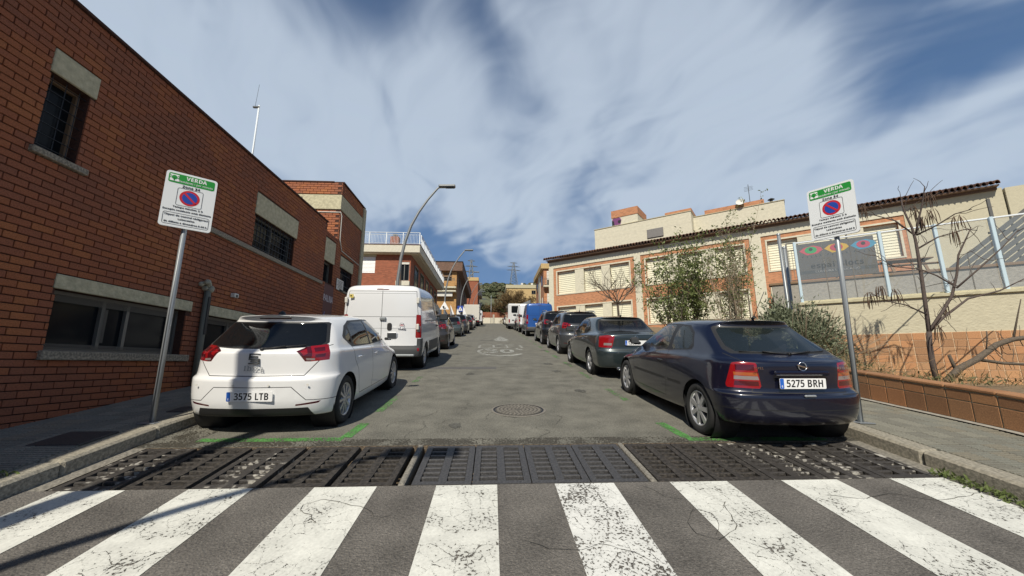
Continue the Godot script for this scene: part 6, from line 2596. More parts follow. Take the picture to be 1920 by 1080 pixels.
func wiper(b: Node3D, p: Vector3, q: Vector3) -> void:
	var st := smooth()
	rod(st, p + Vector3(0, -0.01, 0.0), p.lerp(q, 0.55) + Vector3(0, 0.01, 0.025), 0.010, 5)
	rod(st, p.lerp(q, 0.1), q, 0.008, 4)
	rod(st, p + Vector3(0, -0.01, -0.02), p + Vector3(0, -0.01, 0.02), 0.02, 6)
	obj("wiper", st, mats["black_plastic"], b)

func handle(b: Node3D, x: float, y: float, a: float, m: Material) -> void:
	for sx in [-1.0, 1.0]:
		var st := flat()
		cbx(st, Vector3(sx * x, y, -a), Vector3(0.035, 0.032, 0.17), 0.012)
		obj("door_handle", st, m, b)

func on_road(b: Node3D, x: float, s: float, yaw := 0.0) -> void:
	b.position = P(x, s)
	b.rotation = Vector3(atan((G(s + 3.0) - G(s + 0.8)) / 2.2), yaw, 0)

func emblem(b: Node3D, at: Vector3, r: float, m: Material, tilt: float) -> MeshInstance3D:
	var st := smooth()
	var bs := Basis(RIGHT, tilt)
	var ring := []
	var rad := []
	for i in 17:
		var a := TAU * i / 16.0
		ring.append(at + bs.x * r * cos(a) + bs.y * r * sin(a))
		rad.append(0.006)
	tube(st, ring, rad, 5, false)
	return obj("emblem", st, m, b)

# rings shared by the hatchbacks, then stretched
func hatch_rings(sl := 1.0, sw := 1.0, sh := 1.0) -> Array:
	var r := [[0.35, 0.24, 0.70, 0.05, 0.20, 0.72, 3.75, 0.24, 0.6, 0.1], [0.08, 0.225, 0.82, 0.22, 0.19, 0.82, 3.98, 0.22, 0.70, 0.25], [0.0, 0.42, 0.855, 0.25, 0.36, 0.87, 4.06, 0.42, 0.80, 0.35],
		[0.0, 0.665, 0.87, 0.28, 0.60, 0.89, 4.05, 0.60, 0.80, 0.4], [0.05, 0.695, 0.864, 0.28, 0.74, 0.885, 4.02, 0.70, 0.78, 0.4], [0.055, 0.955, 0.835, 0.31, 0.90, 0.862, 3.85, 0.79, 0.72, 0.4],
		[0.115, 1.01, 0.80, 0.28, 0.955, 0.835, 3.10, 0.97, 0.74, 0.25], [0.47, 1.345, 0.60, 0.16, 1.38, 0.635, 2.33, 1.355, 0.59, 0.12], [0.43, 1.405, 0.46, 0.08, 1.425, 0.46, 2.38, 1.395, 0.42, 0.06], [0.41, 1.425, 0.0, 0.0, 1.445, 0.0, 2.42, 1.41, 0.0, 0.0]]
	for g in r:
		for k in [0, 3, 6, 9]:
			g[k] *= sl
		for k in [1, 4, 7]:
			g[k] *= sh
		for k in [2, 5, 8]:
			g[k] *= sw
	return r

func sc(a: Array, sx: float, sy: float) -> PackedVector2Array:
	var o := PackedVector2Array()
	for i in range(0, a.size(), 2):
		o.append(Vector2(a[i] * sx, a[i + 1] * sy))
	return o

func sca(a: Array, sx: float, sy: float) -> Array:
	var o := []
	for i in range(0, a.size(), 2):
		o.append(a[i] * sx)
		o.append(a[i + 1] * sy)
	return o

# five-door hatchback and its taller relatives
func hatch(called: String, label: String, cat: String, x: float, s: float, body: Material, sl: float, sw: float, sh: float, cell: float, style := "five", rails := false, dark_glass := true) -> Node3D:
	var b := thing(called, label, cat)
	on_road(b, x, s)
	cuts = []
	var wr := 0.31 * minf(sh, 1.12)
	var g: Material = mats["privacy_glass"] if dark_glass else mats["car_glass"]
	for a in [0.68, 3.245]:
		cut("arch", "s", circle(a * sl, wr, wr + 0.052, 30), g, {"drop": true})
	cut("lamp_lens", "w", sc([0.70, 0.878, 0.82, 0.876, 0.82, 0.90, 0.69, 0.905], sw, sh), mats["lamp_clear"])
	cut("lamp_lens", "w", sc([0.62, 0.985, 0.73, 1.012, 0.71, 0.955, 0.655, 0.935], sw, sh), mats["lamp_red"])
	cut("lamp_lens", "w", sc([0.84, 1.022, 1.02, 1.03, 1.0, 0.985, 0.83, 0.975], sw, sh), mats["lamp_dark_red"])
	cut("lamp_lens", "w", sc([0.83, 0.945, 1.0, 0.955, 0.98, 0.915, 0.82, 0.905], sw, sh), mats["lamp_dark_red"])
	cut("tail_light", "w", sc([0.57, 0.985, 0.73, 1.03, 0.80, 1.04, 0.76, 0.863, 0.68, 0.865], sw, sh), mats["lamp_dark_red"])
	cut("tail_light", "w", sc([0.80, 1.042, 1.10, 1.06, 1.06, 0.875, 0.76, 0.863], sw, sh), mats["lamp_red"])
	cut("rear_window", "r", round_poly(sc([-0.70, 1.05, -0.3, 1.03, 0.3, 1.03, 0.70, 1.05, 0.60, 1.32, -0.60, 1.32], sw, sh), 0.03), g)
	cut("window_trim", "r", round_poly(sc([-0.735, 1.04, -0.3, 1.015, 0.3, 1.015, 0.735, 1.04, 0.625, 1.335, -0.625, 1.335], sw, sh), 0.03), mats["black_plastic"])
	cut("brake_light", "r", sc([-0.2, 1.372, 0.2, 1.372, 0.2, 1.388, -0.2, 1.388], sw, sh), mats["lamp_dark_red"])
	cut("diffuser", "r", sc([-0.74, 0.1, 0.74, 0.1, 0.62, 0.33, -0.62, 0.33], sw, sh), mats["black_plastic"])
	cut("reflector", "w", sc([0.55, 0.352, 0.86, 0.375, 0.90, 0.402, 0.55, 0.372], sw, sh), mats["lamp_dark_red"])
	gap("r", sca([-0.86, 0.41, -0.60, 0.42, -0.44, 0.575, 0.44, 0.575, 0.60, 0.42, 0.86, 0.41], sw, sh), {}, 0.004)
	gap("r", sca([-0.69, 0.87, -0.55, 0.70, 0.55, 0.70, 0.69, 0.87], sw, sh))
	gap("r", sca([-0.565, 0.985, -0.76, 1.05], sw, sh))
	gap("r", sca([0.565, 0.985, 0.76, 1.05], sw, sh))
	cut("tailgate", "r", sc([-0.68, 0.87, -0.545, 0.705, 0.545, 0.705, 0.68, 0.87, 0.57, 0.99, 0.74, 1.05, 0.63, 1.345, -0.63, 1.345, -0.74, 1.05, -0.57, 0.99], sw, sh), body)
	cut("bumper", "r", sc([-1.0, 0.15, 1.0, 0.15, 1.0, 0.69, -1.0, 0.69], sw, sh), body, {"amax": 0.5})
	# sides
	cut("side_window", "s", round_poly(sc([0.80, 1.11, 0.97, 1.02, 0.97, 1.25], sl, sh), 0.015), g)
	cut("side_window", "s", round_poly(sc([1.02, 1.005, 1.70, 0.985, 1.70, 1.335, 1.22, 1.33, 1.02, 1.27], sl, sh), 0.02), g)
	cut("side_window", "s", round_poly(sc([1.77, 0.985, 2.80, 1.0, 2.33, 1.315, 2.2, 1.33, 1.77, 1.345], sl, sh), 0.02), g)
	cut("window_frame", "s", round_poly(sc([0.72, 1.13, 0.93, 0.985, 1.74, 0.968, 2.93, 0.985, 2.36, 1.345, 2.2, 1.358, 1.74, 1.365, 1.15, 1.352, 0.92, 1.28], sl, sh), 0.02), mats["black_plastic"])
	gap("s", sca([0.93, 0.985, 0.96, 0.80, 1.06, 0.66, 1.13, 0.42, 1.20, 0.30], sl, sh))
	gap("s", sca([1.74, 0.97, 1.73, 0.7, 1.76, 0.30], sl, sh))
	gap("s", sca([2.93, 0.985, 2.90, 0.7, 2.80, 0.30], sl, sh))
	gap("s", sca([1.20, 0.30, 2.80, 0.30], sl, sh))
	cut("door", "s", sc([0.95, 0.98, 0.965, 0.80, 1.065, 0.66, 1.135, 0.42, 1.205, 0.305, 1.755, 0.305, 1.725, 0.7, 1.735, 0.97], sl, sh), body)
	cut("door", "s", sc([1.745, 0.97, 1.735, 0.7, 1.765, 0.305, 2.795, 0.305, 2.895, 0.7, 2.92, 0.98], sl, sh), body)
	cut("windscreen", "f", sc([-0.70, 1.0, 0.70, 1.0, 0.57, 1.34, -0.57, 1.34], sw, sh), g, {"amin": 2.2 * sl})
	skin(b, hatch_rings(sl, sw, sh), cell, body)
	wheels(b, 0.875 * sw, 0.68 * sl, 3.245 * sl, wr, 0.20, style)
	mirrors(b, 0.83 * sw, 0.99 * sh, 2.72 * sl, mats["black_plastic"] if rails else body)
	handle(b, 0.868 * sw, 0.83 * sh, 1.13 * sl, body)
	handle(b, 0.872 * sw, 0.815 * sh, 1.9 * sl, body)
	if rails:
		for sx in [-1.0, 1.0]:
			var st := smooth()
			tube(st, [Vector3(sx * 0.58 * sw, 1.395 * sh, -0.6 * sl), Vector3(sx * 0.58 * sw, 1.44 * sh, -0.75 * sl), Vector3(sx * 0.59 * sw, 1.455 * sh, -1.4 * sl), Vector3(sx * 0.58 * sw, 1.44 * sh, -2.1 * sl), Vector3(sx * 0.57 * sw, 1.39 * sh, -2.25 * sl)], [0.02, 0.02, 0.02, 0.02, 0.02], 6)
			obj("roof_rail", st, mats["steel"], b)
	return b

func white_hatch() -> void:
	var white := paint("car_white", Vector3(0.74, 0.74, 0.73), 0.0, 0.4)
	var b := hatch("hatchback", "white five-door hatchback parked at the left kerb in front of the white van", "car", -2.80, 4.92, white, 1.0, 1.0, 1.0, 0.05, "ten")
	number_plate(b, "3575 LTB", Vector3(0, 0.475, 0.004))
	wiper(b, Vector3(0.05, 1.02, -0.115), Vector3(0.52, 1.06, -0.20))
	interior(b, 0.84, 2.0, 1.15, 0.98)
	var st: SurfaceTool
	st = smooth()
	lathe(st, [Vector2(0.05, 0.0), Vector2(0.035, 0.03), Vector2(0.0, 0.05)], 8, Vector3(0, 1.435, -0.62))
	obj("aerial", st, mats["black_plastic"], b)
	# badge: squared S shape, and the script below it
	st = flat()
	var o := Vector3(0, 0.905, -0.062)
	var bs := Basis(RIGHT, -0.19)
	for e in [[0.0, 0.052, 0.125, 0.014], [-0.012, 0.02, 0.10, 0.02], [0.0, -0.008, 0.125, 0.014], [0.012, -0.03, 0.10, 0.02], [0.0, -0.058, 0.125, 0.014]]:
		bx(st, o + bs * Vector3(e[0], e[1], 0.012), Vector3(e[2], e[3], 0.012), bs)
	bx(st, o + bs * Vector3(-0.056, 0.03, 0.012), Vector3(0.014, 0.058, 0.012), bs)
	bx(st, o + bs * Vector3(0.056, -0.034, 0.012), Vector3(0.014, 0.058, 0.012), bs)
	obj("emblem", st, mats["grey_plastic"], b)
	text("lettering", b, "Ibiza", 0.055, Vector3(0, 0.765, -0.036), Basis(RIGHT, -0.12), mats["steel"], false, 1.25, "Droid Serif")
	for x in [-0.66, -0.2, 0.2, 0.62]:
		st = flat()
		lathe(st, [Vector2(0.012, 0.0), Vector2(0.012, 0.004), Vector2(0.0, 0.004)], 10, Vector3(x, 0.60, 0.0 - 0.12 * pow(absf(x) / 0.85, 2.0)), Basis(RIGHT, PI / 2))
		obj("parking_sensor", st, mats["off_white"], b)

func blue_hatch() -> void:
	var blue := paint("car_navy", Vector3(0.004, 0.005, 0.017), 0.2, 0.3)
	var b := thing("hatchback", "dark blue three-door hatchback parked nearest on the right", "car")
	on_road(b, 3.40, 4.25)
	cuts = []
	var g: Material = mats["car_glass"]
	for a in [0.75, 3.364]:
		cut("arch", "s", circle(a, 0.31, 0.355, 30), g, {"drop": true})
	cut("lamp_lens", "w", poly([0.575, 0.75, 0.90, 0.75, 0.90, 0.79, 0.59, 0.79]), mats["lamp_clear"])
	cut("lamp_lens", "w", poly([0.59, 0.795, 0.90, 0.795, 0.91, 0.83, 0.60, 0.83]), mats["lamp_amber"])
	cut("lamp_lens", "w", poly([0.63, 0.85, 0.88, 0.85, 0.89, 0.915, 0.64, 0.915]), mats["lamp_dark_red"])
	cut("lamp_lens", "w", poly([0.575, 0.685, 0.90, 0.685, 0.89, 0.735, 0.585, 0.735]), mats["lamp_dark_red"])
	cut("tail_light", "w", round_poly(poly([0.61, 0.935, 0.80, 0.945, 0.94, 0.93, 1.02, 0.69, 1.0, 0.66, 0.545, 0.66]), 0.02), mats["lamp_red"])
	cut("rear_window", "r", round_poly(poly([-0.60, 1.045, 0.60, 1.045, 0.505, 1.31, -0.505, 1.31]), 0.04), g)
	cut("window_trim", "r", round_poly(poly([-0.655, 1.02, 0.655, 1.02, 0.535, 1.33, -0.535, 1.33]), 0.03), mats["black_plastic"])
	gap("r", [-0.54, 0.62, 0.54, 0.62])
	gap("r", [-0.54, 0.62, -0.515, 0.68, -0.6, 0.96, -0.67, 1.02])
	gap("r", [0.54, 0.62, 0.515, 0.68, 0.6, 0.96, 0.67, 1.02])
	gap("w", [0.53, 0.605, 1.2, 0.585])
	cut("tailgate", "r", poly([-0.53, 0.625, 0.53, 0.625, 0.51, 0.68, 0.595, 0.96, 0.66, 1.02, 0.545, 1.345, -0.545, 1.345, -0.66, 1.02, -0.595, 0.96, -0.51, 0.68]), blue)
	gap("r", [-0.9, 0.44, 0.9, 0.44], {"amax": 0.5}, 0.005)
	cut("bumper", "r", poly([-1, 0.1, 1, 0.1, 1, 0.60, -1, 0.60]), blue, {"amax": 0.5})
	cut("side_window", "s", round_poly(poly([0.98, 1.03, 1.52, 0.985, 1.50, 1.315, 1.28, 1.305, 1.10, 1.22]), 0.05), g)
	cut("side_window", "s", round_poly(poly([1.62, 0.985, 2.84, 1.0, 2.28, 1.30, 1.95, 1.325, 1.61, 1.325]), 0.03), g)
	cut("window_frame", "s", round_poly(poly([0.93, 1.02, 1.57, 0.965, 2.95, 0.98, 2.31, 1.325, 1.95, 1.345, 1.56, 1.345, 1.25, 1.33, 1.07, 1.24]), 0.03), mats["black_plastic"])
	gap("s", [1.57, 0.965, 1.55, 0.7, 1.62, 0.31])
	gap("s", [2.95, 0.98, 2.93, 0.6, 2.86, 0.31])
	gap("s", [1.62, 0.31, 2.86, 0.31])
	cut("side_strip", "s", poly([1.62, 0.535, 2.88, 0.535, 2.88, 0.575, 1.61, 0.575]), mats["black_plastic"])
	cut("side_strip", "s", poly([1.14, 0.535, 1.53, 0.535, 1.53, 0.575, 1.13, 0.575]), mats["black_plastic"])
	cut("door", "s", poly([1.58, 0.965, 1.56, 0.7, 1.63, 0.315, 2.855, 0.315, 2.925, 0.6, 2.94, 0.975]), blue)
	cut("windscreen", "f", poly([-0.66, 1.0, 0.66, 1.0, 0.53, 1.31, -0.53, 1.31]), g, {"amin": 2.2})
	var rings := [[0.35, 0.25, 0.66, 0.05, 0.20, 0.70, 3.8, 0.24, 0.6, 0.1], [0.07, 0.27, 0.76, 0.22, 0.20, 0.79, 4.02, 0.22, 0.68, 0.25], [0.0, 0.40, 0.81, 0.26, 0.36, 0.84, 4.11, 0.42, 0.76, 0.35], [0.0, 0.585, 0.835, 0.28, 0.56, 0.853, 4.10, 0.60, 0.78, 0.4],
		[0.055, 0.63, 0.83, 0.28, 0.72, 0.853, 4.05, 0.68, 0.75, 0.4], [0.075, 0.93, 0.775, 0.30, 0.87, 0.832, 3.82, 0.77, 0.70, 0.4], [0.20, 0.995, 0.725, 0.24, 0.955, 0.80, 3.08, 0.965, 0.70, 0.25], [0.78, 1.335, 0.545, 0.14, 1.365, 0.585, 2.25, 1.335, 0.55, 0.12], [0.75, 1.388, 0.40, 0.07, 1.405, 0.42, 2.3, 1.375, 0.38, 0.06], [0.73, 1.405, 0, 0, 1.425, 0, 2.34, 1.392, 0, 0]]
	skin(b, rings, 0.05, blue)
	wheels(b, 0.842, 0.75, 3.364, 0.31, 0.185, "cover")
	mirrors(b, 0.74, 0.965, 2.9, mats["black_plastic"], 0.8)
	handle(b, 0.842, 0.80, 1.78, mats["black_plastic"])
	number_plate(b, "5275 BRH", Vector3(-0.02, 0.725, -0.045), -0.06)
	wiper(b, Vector3(0.0, 1.03, -0.25), Vector3(0.5, 1.05, -0.36))
	wiper(b, Vector3(0.0, 1.03, -0.25), Vector3(-0.52, 1.045, -0.36))
	antenna(b, Vector3(0, 1.42, -0.86), 0.42)
	interior(b, 0.80, 2.0, 1.2, 0.96)
	var st := flat()
	cbx(st, Vector3(-0.02, 0.835, -0.05), Vector3(0.62, 0.05, 0.04), 0.015)
	obj("grip_strip", st, blue, b)
	var em := emblem(b, Vector3(0, 0.905, -0.062), 0.045, mats["chrome"], -0.08)
	st = flat()
	bx(st, Vector3(0, 0.905, -0.06), Vector3(0.12, 0.012, 0.008), Basis(Vector3(0, 0, 1), -0.25))
	obj("bolt", st, mats["chrome"], em)
	text("lettering", b, "OPEL", 0.024, Vector3(-0.47, 0.872, -0.092), Basis.IDENTITY, mats["chrome"], true, 1.3)
	text("lettering", b, "ASTRA", 0.024, Vector3(0.49, 0.872, -0.096), Basis.IDENTITY, mats["chrome"], true, 1.3)
	text("lettering", b, "1.6", 0.02, Vector3(0.53, 0.835, -0.102), Basis.IDENTITY, mats["chrome"], true, 1.1)
	st = flat()
	cbx(st, Vector3(0.02, 0.60, 0.005), Vector3(0.13, 0.025, 0.03), 0.01)
	obj("tow_cover", st, mats["steel"], b)

func green_sedan() -> void:
	var gr := paint("car_slate", Vector3(0.030, 0.042, 0.045), 0.4, 0.3)
	var b := thing("sedan", "dark slate green saloon parked in front of the dark blue car", "car")
	on_road(b, 3.34, 9.02)
	cuts = []
	var g: Material = mats["car_glass_dark"]
	for a in [1.06, 3.638]:
		cut("arch", "s", circle(a, 0.32, 0.365, 28), g, {"drop": true})
	cut("lamp_lens", "w", poly([0.68, 0.775, 0.92, 0.775, 0.92, 0.83, 0.67, 0.83]), mats["lamp_clear"])
	cut("tail_light", "w", round_poly(poly([0.60, 1.0, 0.82, 1.01, 1.13, 0.985, 1.10, 0.73, 0.67, 0.72]), 0.02), mats["lamp_red"])
	cut("rear_window", "r", round_poly(poly([-0.67, 1.08, 0.67, 1.08, 0.55, 1.35, -0.55, 1.35]), 0.03), g, {"amax": 1.8})
	cut("window_trim", "r", round_poly(poly([-0.71, 1.065, 0.71, 1.065, 0.575, 1.37, -0.575, 1.37]), 0.03), mats["black_plastic"], {"amax": 1.8})
	gap("r", [-0.63, 0.68, 0.63, 0.68])
	gap("r", [-0.63, 0.68, -0.66, 0.73, -0.6, 1.0, -0.72, 1.06])
	gap("r", [0.63, 0.68, 0.66, 0.73, 0.6, 1.0, 0.72, 1.06])
	cut("tailgate", "r", poly([-0.62, 0.685, 0.62, 0.685, 0.65, 0.73, 0.595, 1.0, 0.71, 1.06, -0.71, 1.06, -0.595, 1.0, -0.65, 0.73]), gr)
	cut("bumper", "r", poly([-1, 0.1, 1, 0.1, 1, 0.67, -1, 0.67]), gr, {"amax": 0.5})
	cut("side_window", "s", round_poly(poly([1.28, 1.085, 1.50, 1.02, 1.50, 1.30]), 0.02), g)
	cut("side_window", "s", round_poly(poly([1.55, 1.015, 2.12, 0.995, 2.12, 1.375, 1.8, 1.36, 1.55, 1.30]), 0.02), g)
	cut("side_window", "s", round_poly(poly([2.19, 0.995, 3.30, 1.02, 2.80, 1.34, 2.19, 1.38]), 0.02), g)
	cut("window_frame", "s", round_poly(poly([1.20, 1.10, 1.45, 1.0, 2.15, 0.98, 3.42, 1.0, 2.82, 1.36, 2.16, 1.395, 1.75, 1.385, 1.45, 1.29]), 0.02), mats["black_plastic"])
	gap("s", [1.42, 1.0, 1.45, 0.75, 1.56, 0.32])
	gap("s", [2.155, 0.98, 2.15, 0.32])
	gap("s", [3.42, 1.0, 3.36, 0.6, 3.22, 0.32])
	gap("s", [1.56, 0.32, 3.22, 0.32])
	cut("door", "s", poly([1.43, 1.0, 1.455, 0.75, 1.565, 0.325, 2.145, 0.325, 2.15, 0.98]), gr)
	cut("door", "s", poly([2.16, 0.98, 2.155, 0.325, 3.215, 0.325, 3.35, 0.6, 3.41, 1.0]), gr)
	cut("windscreen", "f", poly([-0.70, 1.03, 0.70, 1.03, 0.56, 1.35, -0.56, 1.35]), g, {"amin": 2.5})
	var rings := [[0.4, 0.25, 0.68, 0.05, 0.21, 0.72, 4.2, 0.24, 0.6, 0.1], [0.07, 0.26, 0.80, 0.2, 0.21, 0.81, 4.48, 0.22, 0.7, 0.25], [0.0, 0.44, 0.85, 0.24, 0.40, 0.872, 4.57, 0.45, 0.8, 0.35], [0.0, 0.64, 0.865, 0.26, 0.62, 0.885, 4.56, 0.62, 0.82, 0.4],
		[0.05, 0.70, 0.865, 0.26, 0.76, 0.884, 4.5, 0.70, 0.78, 0.4], [0.06, 0.99, 0.81, 0.28, 0.90, 0.868, 4.3, 0.80, 0.70, 0.4], [0.10, 1.03, 0.78, 0.26, 0.93, 0.855, 4.2, 0.82, 0.69, 0.4], [0.45, 1.055, 0.74, 0.2, 0.975, 0.832, 3.55, 1.0, 0.74, 0.25], [1.06, 1.375, 0.585, 0.12, 1.405, 0.625, 2.75, 1.375, 0.58, 0.12], [1.02, 1.425, 0.43, 0.06, 1.443, 0.45, 2.8, 1.415, 0.4, 0.06], [1.0, 1.44, 0, 0, 1.46, 0, 2.84, 1.43, 0, 0]]
	skin(b, rings, 0.06, gr)
	wheels(b, 0.872, 1.06, 3.638, 0.32, 0.2, "five")
	mirrors(b, 0.83, 1.0, 3.2, gr)
	handle(b, 0.868, 0.86, 1.65, gr)
	handle(b, 0.872, 0.85, 2.35, gr)
	number_plate(b, "1260 D", Vector3(0.0, 0.84, -0.055), -0.05)
	antenna(b, Vector3(0, 1.455, -1.15), 0.45)
	emblem(b, Vector3(0, 0.955, -0.058), 0.042, mats["chrome"], -0.05)
	for x in [-0.42, -0.34]:
		var st := smooth()
		lathe(st, [Vector2(0.03, 0.0), Vector2(0.034, 0.1), Vector2(0.028, 0.1), Vector2(0.026, 0.02)], 10, Vector3(x, 0.25, -0.12), Basis(RIGHT, PI / 2))
		obj("exhaust_pipe", st, mats["chrome"], b)

# panel van; sl, sw, sh stretch it
func van(label: String, x: float, s: float, body: Material, sl: float, sw: float, sh: float, cell: float, lower: Material, windows := false) -> Node3D:
	var b := thing("van", label, "van")
	on_road(b, x, s)
	cuts = []
	var wr := 0.335
	for a in [0.97, 4.0]:
		cut("arch", "s", circle(a * sl, wr, wr + 0.06, 26), body, {"drop": true})
	cut("lamp_lens", "w", sc([1.0, 1.02, 1.12, 1.02, 1.14, 1.16, 1.03, 1.18], sw, sh), mats["lamp_clear"])
	cut("tail_light", "w", round_poly(sc([0.965, 0.86, 1.19, 0.86, 1.16, 1.46, 0.99, 1.47], sw, sh), 0.02), mats["lamp_red"])
	cut("reflector", "w", sc([1.0, 0.52, 1.07, 0.52, 1.07, 0.60, 1.0, 0.60], sw, sh), mats["lamp_red"])
	cut("brake_light", "r", round_poly(sc([-0.16, 2.115, 0.16, 2.115, 0.16, 2.15, -0.16, 2.15], sw, sh), 0.008), mats["lamp_dark_red"])
	if windows:
		for e in [-1.0, 1.0]:
			cut("rear_window", "r", round_poly(sc([e * 0.1, 1.35, e * 0.82, 1.35, e * 0.76, 1.95, e * 0.1, 1.95], sw, sh), 0.04), mats["car_glass_dark"])
	gap("r", sca([0.0, 0.66, 0.0, 2.10], sw, sh), {}, 0.006)
	gap("r", sca([-0.915, 0.66, -0.93, 1.4, -0.87, 2.08, 0.87, 2.08, 0.93, 1.4, 0.915, 0.66], sw, sh), {}, 0.006)
	gap("r", sca([-0.88, 1.41, 0.88, 1.41], sw, sh), {}, 0.005)
	gap("r", sca([-0.9, 1.11, 0.9, 1.11], sw, sh), {}, 0.003)
	gap("r", sca([-0.85, 2.02, 0.85, 2.02], sw, sh), {}, 0.003)
	cut("rear_door", "r", sc([0.006, 0.666, 0.91, 0.666, 0.925, 1.4, 0.865, 2.094, 0.006, 2.094], sw, sh), body)
	cut("rear_door", "r", sc([-0.006, 0.666, -0.91, 0.666, -0.925, 1.4, -0.865, 2.094, -0.006, 2.094], sw, sh), body)
	cut("step_bumper", "w", sc([-0.1, 0.2, 1.42, 0.2, 1.42, 0.84, 1.03, 0.84, 0.93, 0.66, -0.1, 0.66], sw, sh), lower)
	cut("side_cladding", "s", sc([1.42, 0.40, 3.5, 0.40, 3.5, 0.72, 1.42, 0.72], sl, sh), lower)
	cut("side_window", "s", round_poly(sc([3.10, 1.36, 4.1, 1.36, 3.55, 1.95, 3.10, 1.95], sl, sh), 0.04), mats["car_glass_dark"])
	cut("window_frame", "s", round_poly(sc([3.02, 1.31, 4.25, 1.31, 3.60, 2.0, 3.02, 2.0], sl, sh), 0.04), mats["black_plastic"])
	gap("s", sca([3.0, 2.02, 2.98, 1.3, 3.02, 0.45], sl, sh), {}, 0.006)
	gap("s", sca([1.75, 2.02, 1.75, 0.45], sl, sh), {}, 0.006)
	gap("s", sca([0.6, 1.30, 3.0, 1.30], sl, sh), {}, 0.012)
	gap("s", sca([1.75, 0.44, 3.02, 0.44], sl, sh), {}, 0.006)
	cut("sliding_door", "s", sc([1.757, 0.447, 3.01, 0.447, 2.973, 1.285, 1.757, 1.285], sl, sh), body)
	cut("sliding_door", "s", sc([1.757, 1.315, 2.973, 1.315, 2.99, 2.02, 1.757, 2.02], sl, sh), body)
	cut("windscreen", "f", sc([-0.85, 1.42, 0.85, 1.42, 0.78, 2.02, -0.78, 2.02], sw, sh), mats["car_glass_dark"], {"amin": 3.0 * sl})
	var rings := [[0.2, 0.36, 0.85, 0.05, 0.30, 0.88, 4.7, 0.30, 0.7, 0.1], [0.03, 0.37, 0.96, 0.10, 0.30, 0.96, 4.9, 0.28, 0.85, 0.25], [0.0, 0.55, 1.0, 0.10, 0.55, 1.015, 4.96, 0.55, 0.92, 0.35], [0.03, 0.66, 1.01, 0.10, 0.70, 1.02, 4.95, 0.7, 0.94, 0.4], [0.045, 1.25, 1.012, 0.10, 1.2, 1.02, 4.75, 1.1, 0.92, 0.45],
		[0.06, 1.6, 0.995, 0.09, 1.55, 1.0, 4.1, 1.38, 0.90, 0.3], [0.10, 2.05, 0.945, 0.08, 2.05, 0.94, 3.42, 2.0, 0.86, 0.2], [0.13, 2.165, 0.90, 0.08, 2.17, 0.89, 3.3, 2.11, 0.82, 0.16], [0.19, 2.225, 0.75, 0.06, 2.232, 0.72, 3.15, 2.20, 0.68, 0.1], [0.21, 2.245, 0, 0, 2.254, 0, 3.1, 2.225, 0, 0]]
	for g in rings:
		for k in [0, 3, 6, 9]:
			g[k] *= sl
		for k in [1, 4, 7]:
			g[k] *= sh
		for k in [2, 5, 8]:
			g[k] *= sw
	skin(b, rings, cell, body)
	wheels(b, 1.0 * sw, 0.97 * sl, 4.0 * sl, wr, 0.22, "plain")
	mirrors(b, 0.98 * sw, 1.30 * sh, 3.85 * sl, mats["black_plastic"], 1.5)
	handle(b, 1.02 * sw, 1.12 * sh, 2.86 * sl, mats["black_plastic"])
	handle(b, 1.02 * sw, 1.12 * sh, 3.13 * sl, mats["black_plastic"])
	return b

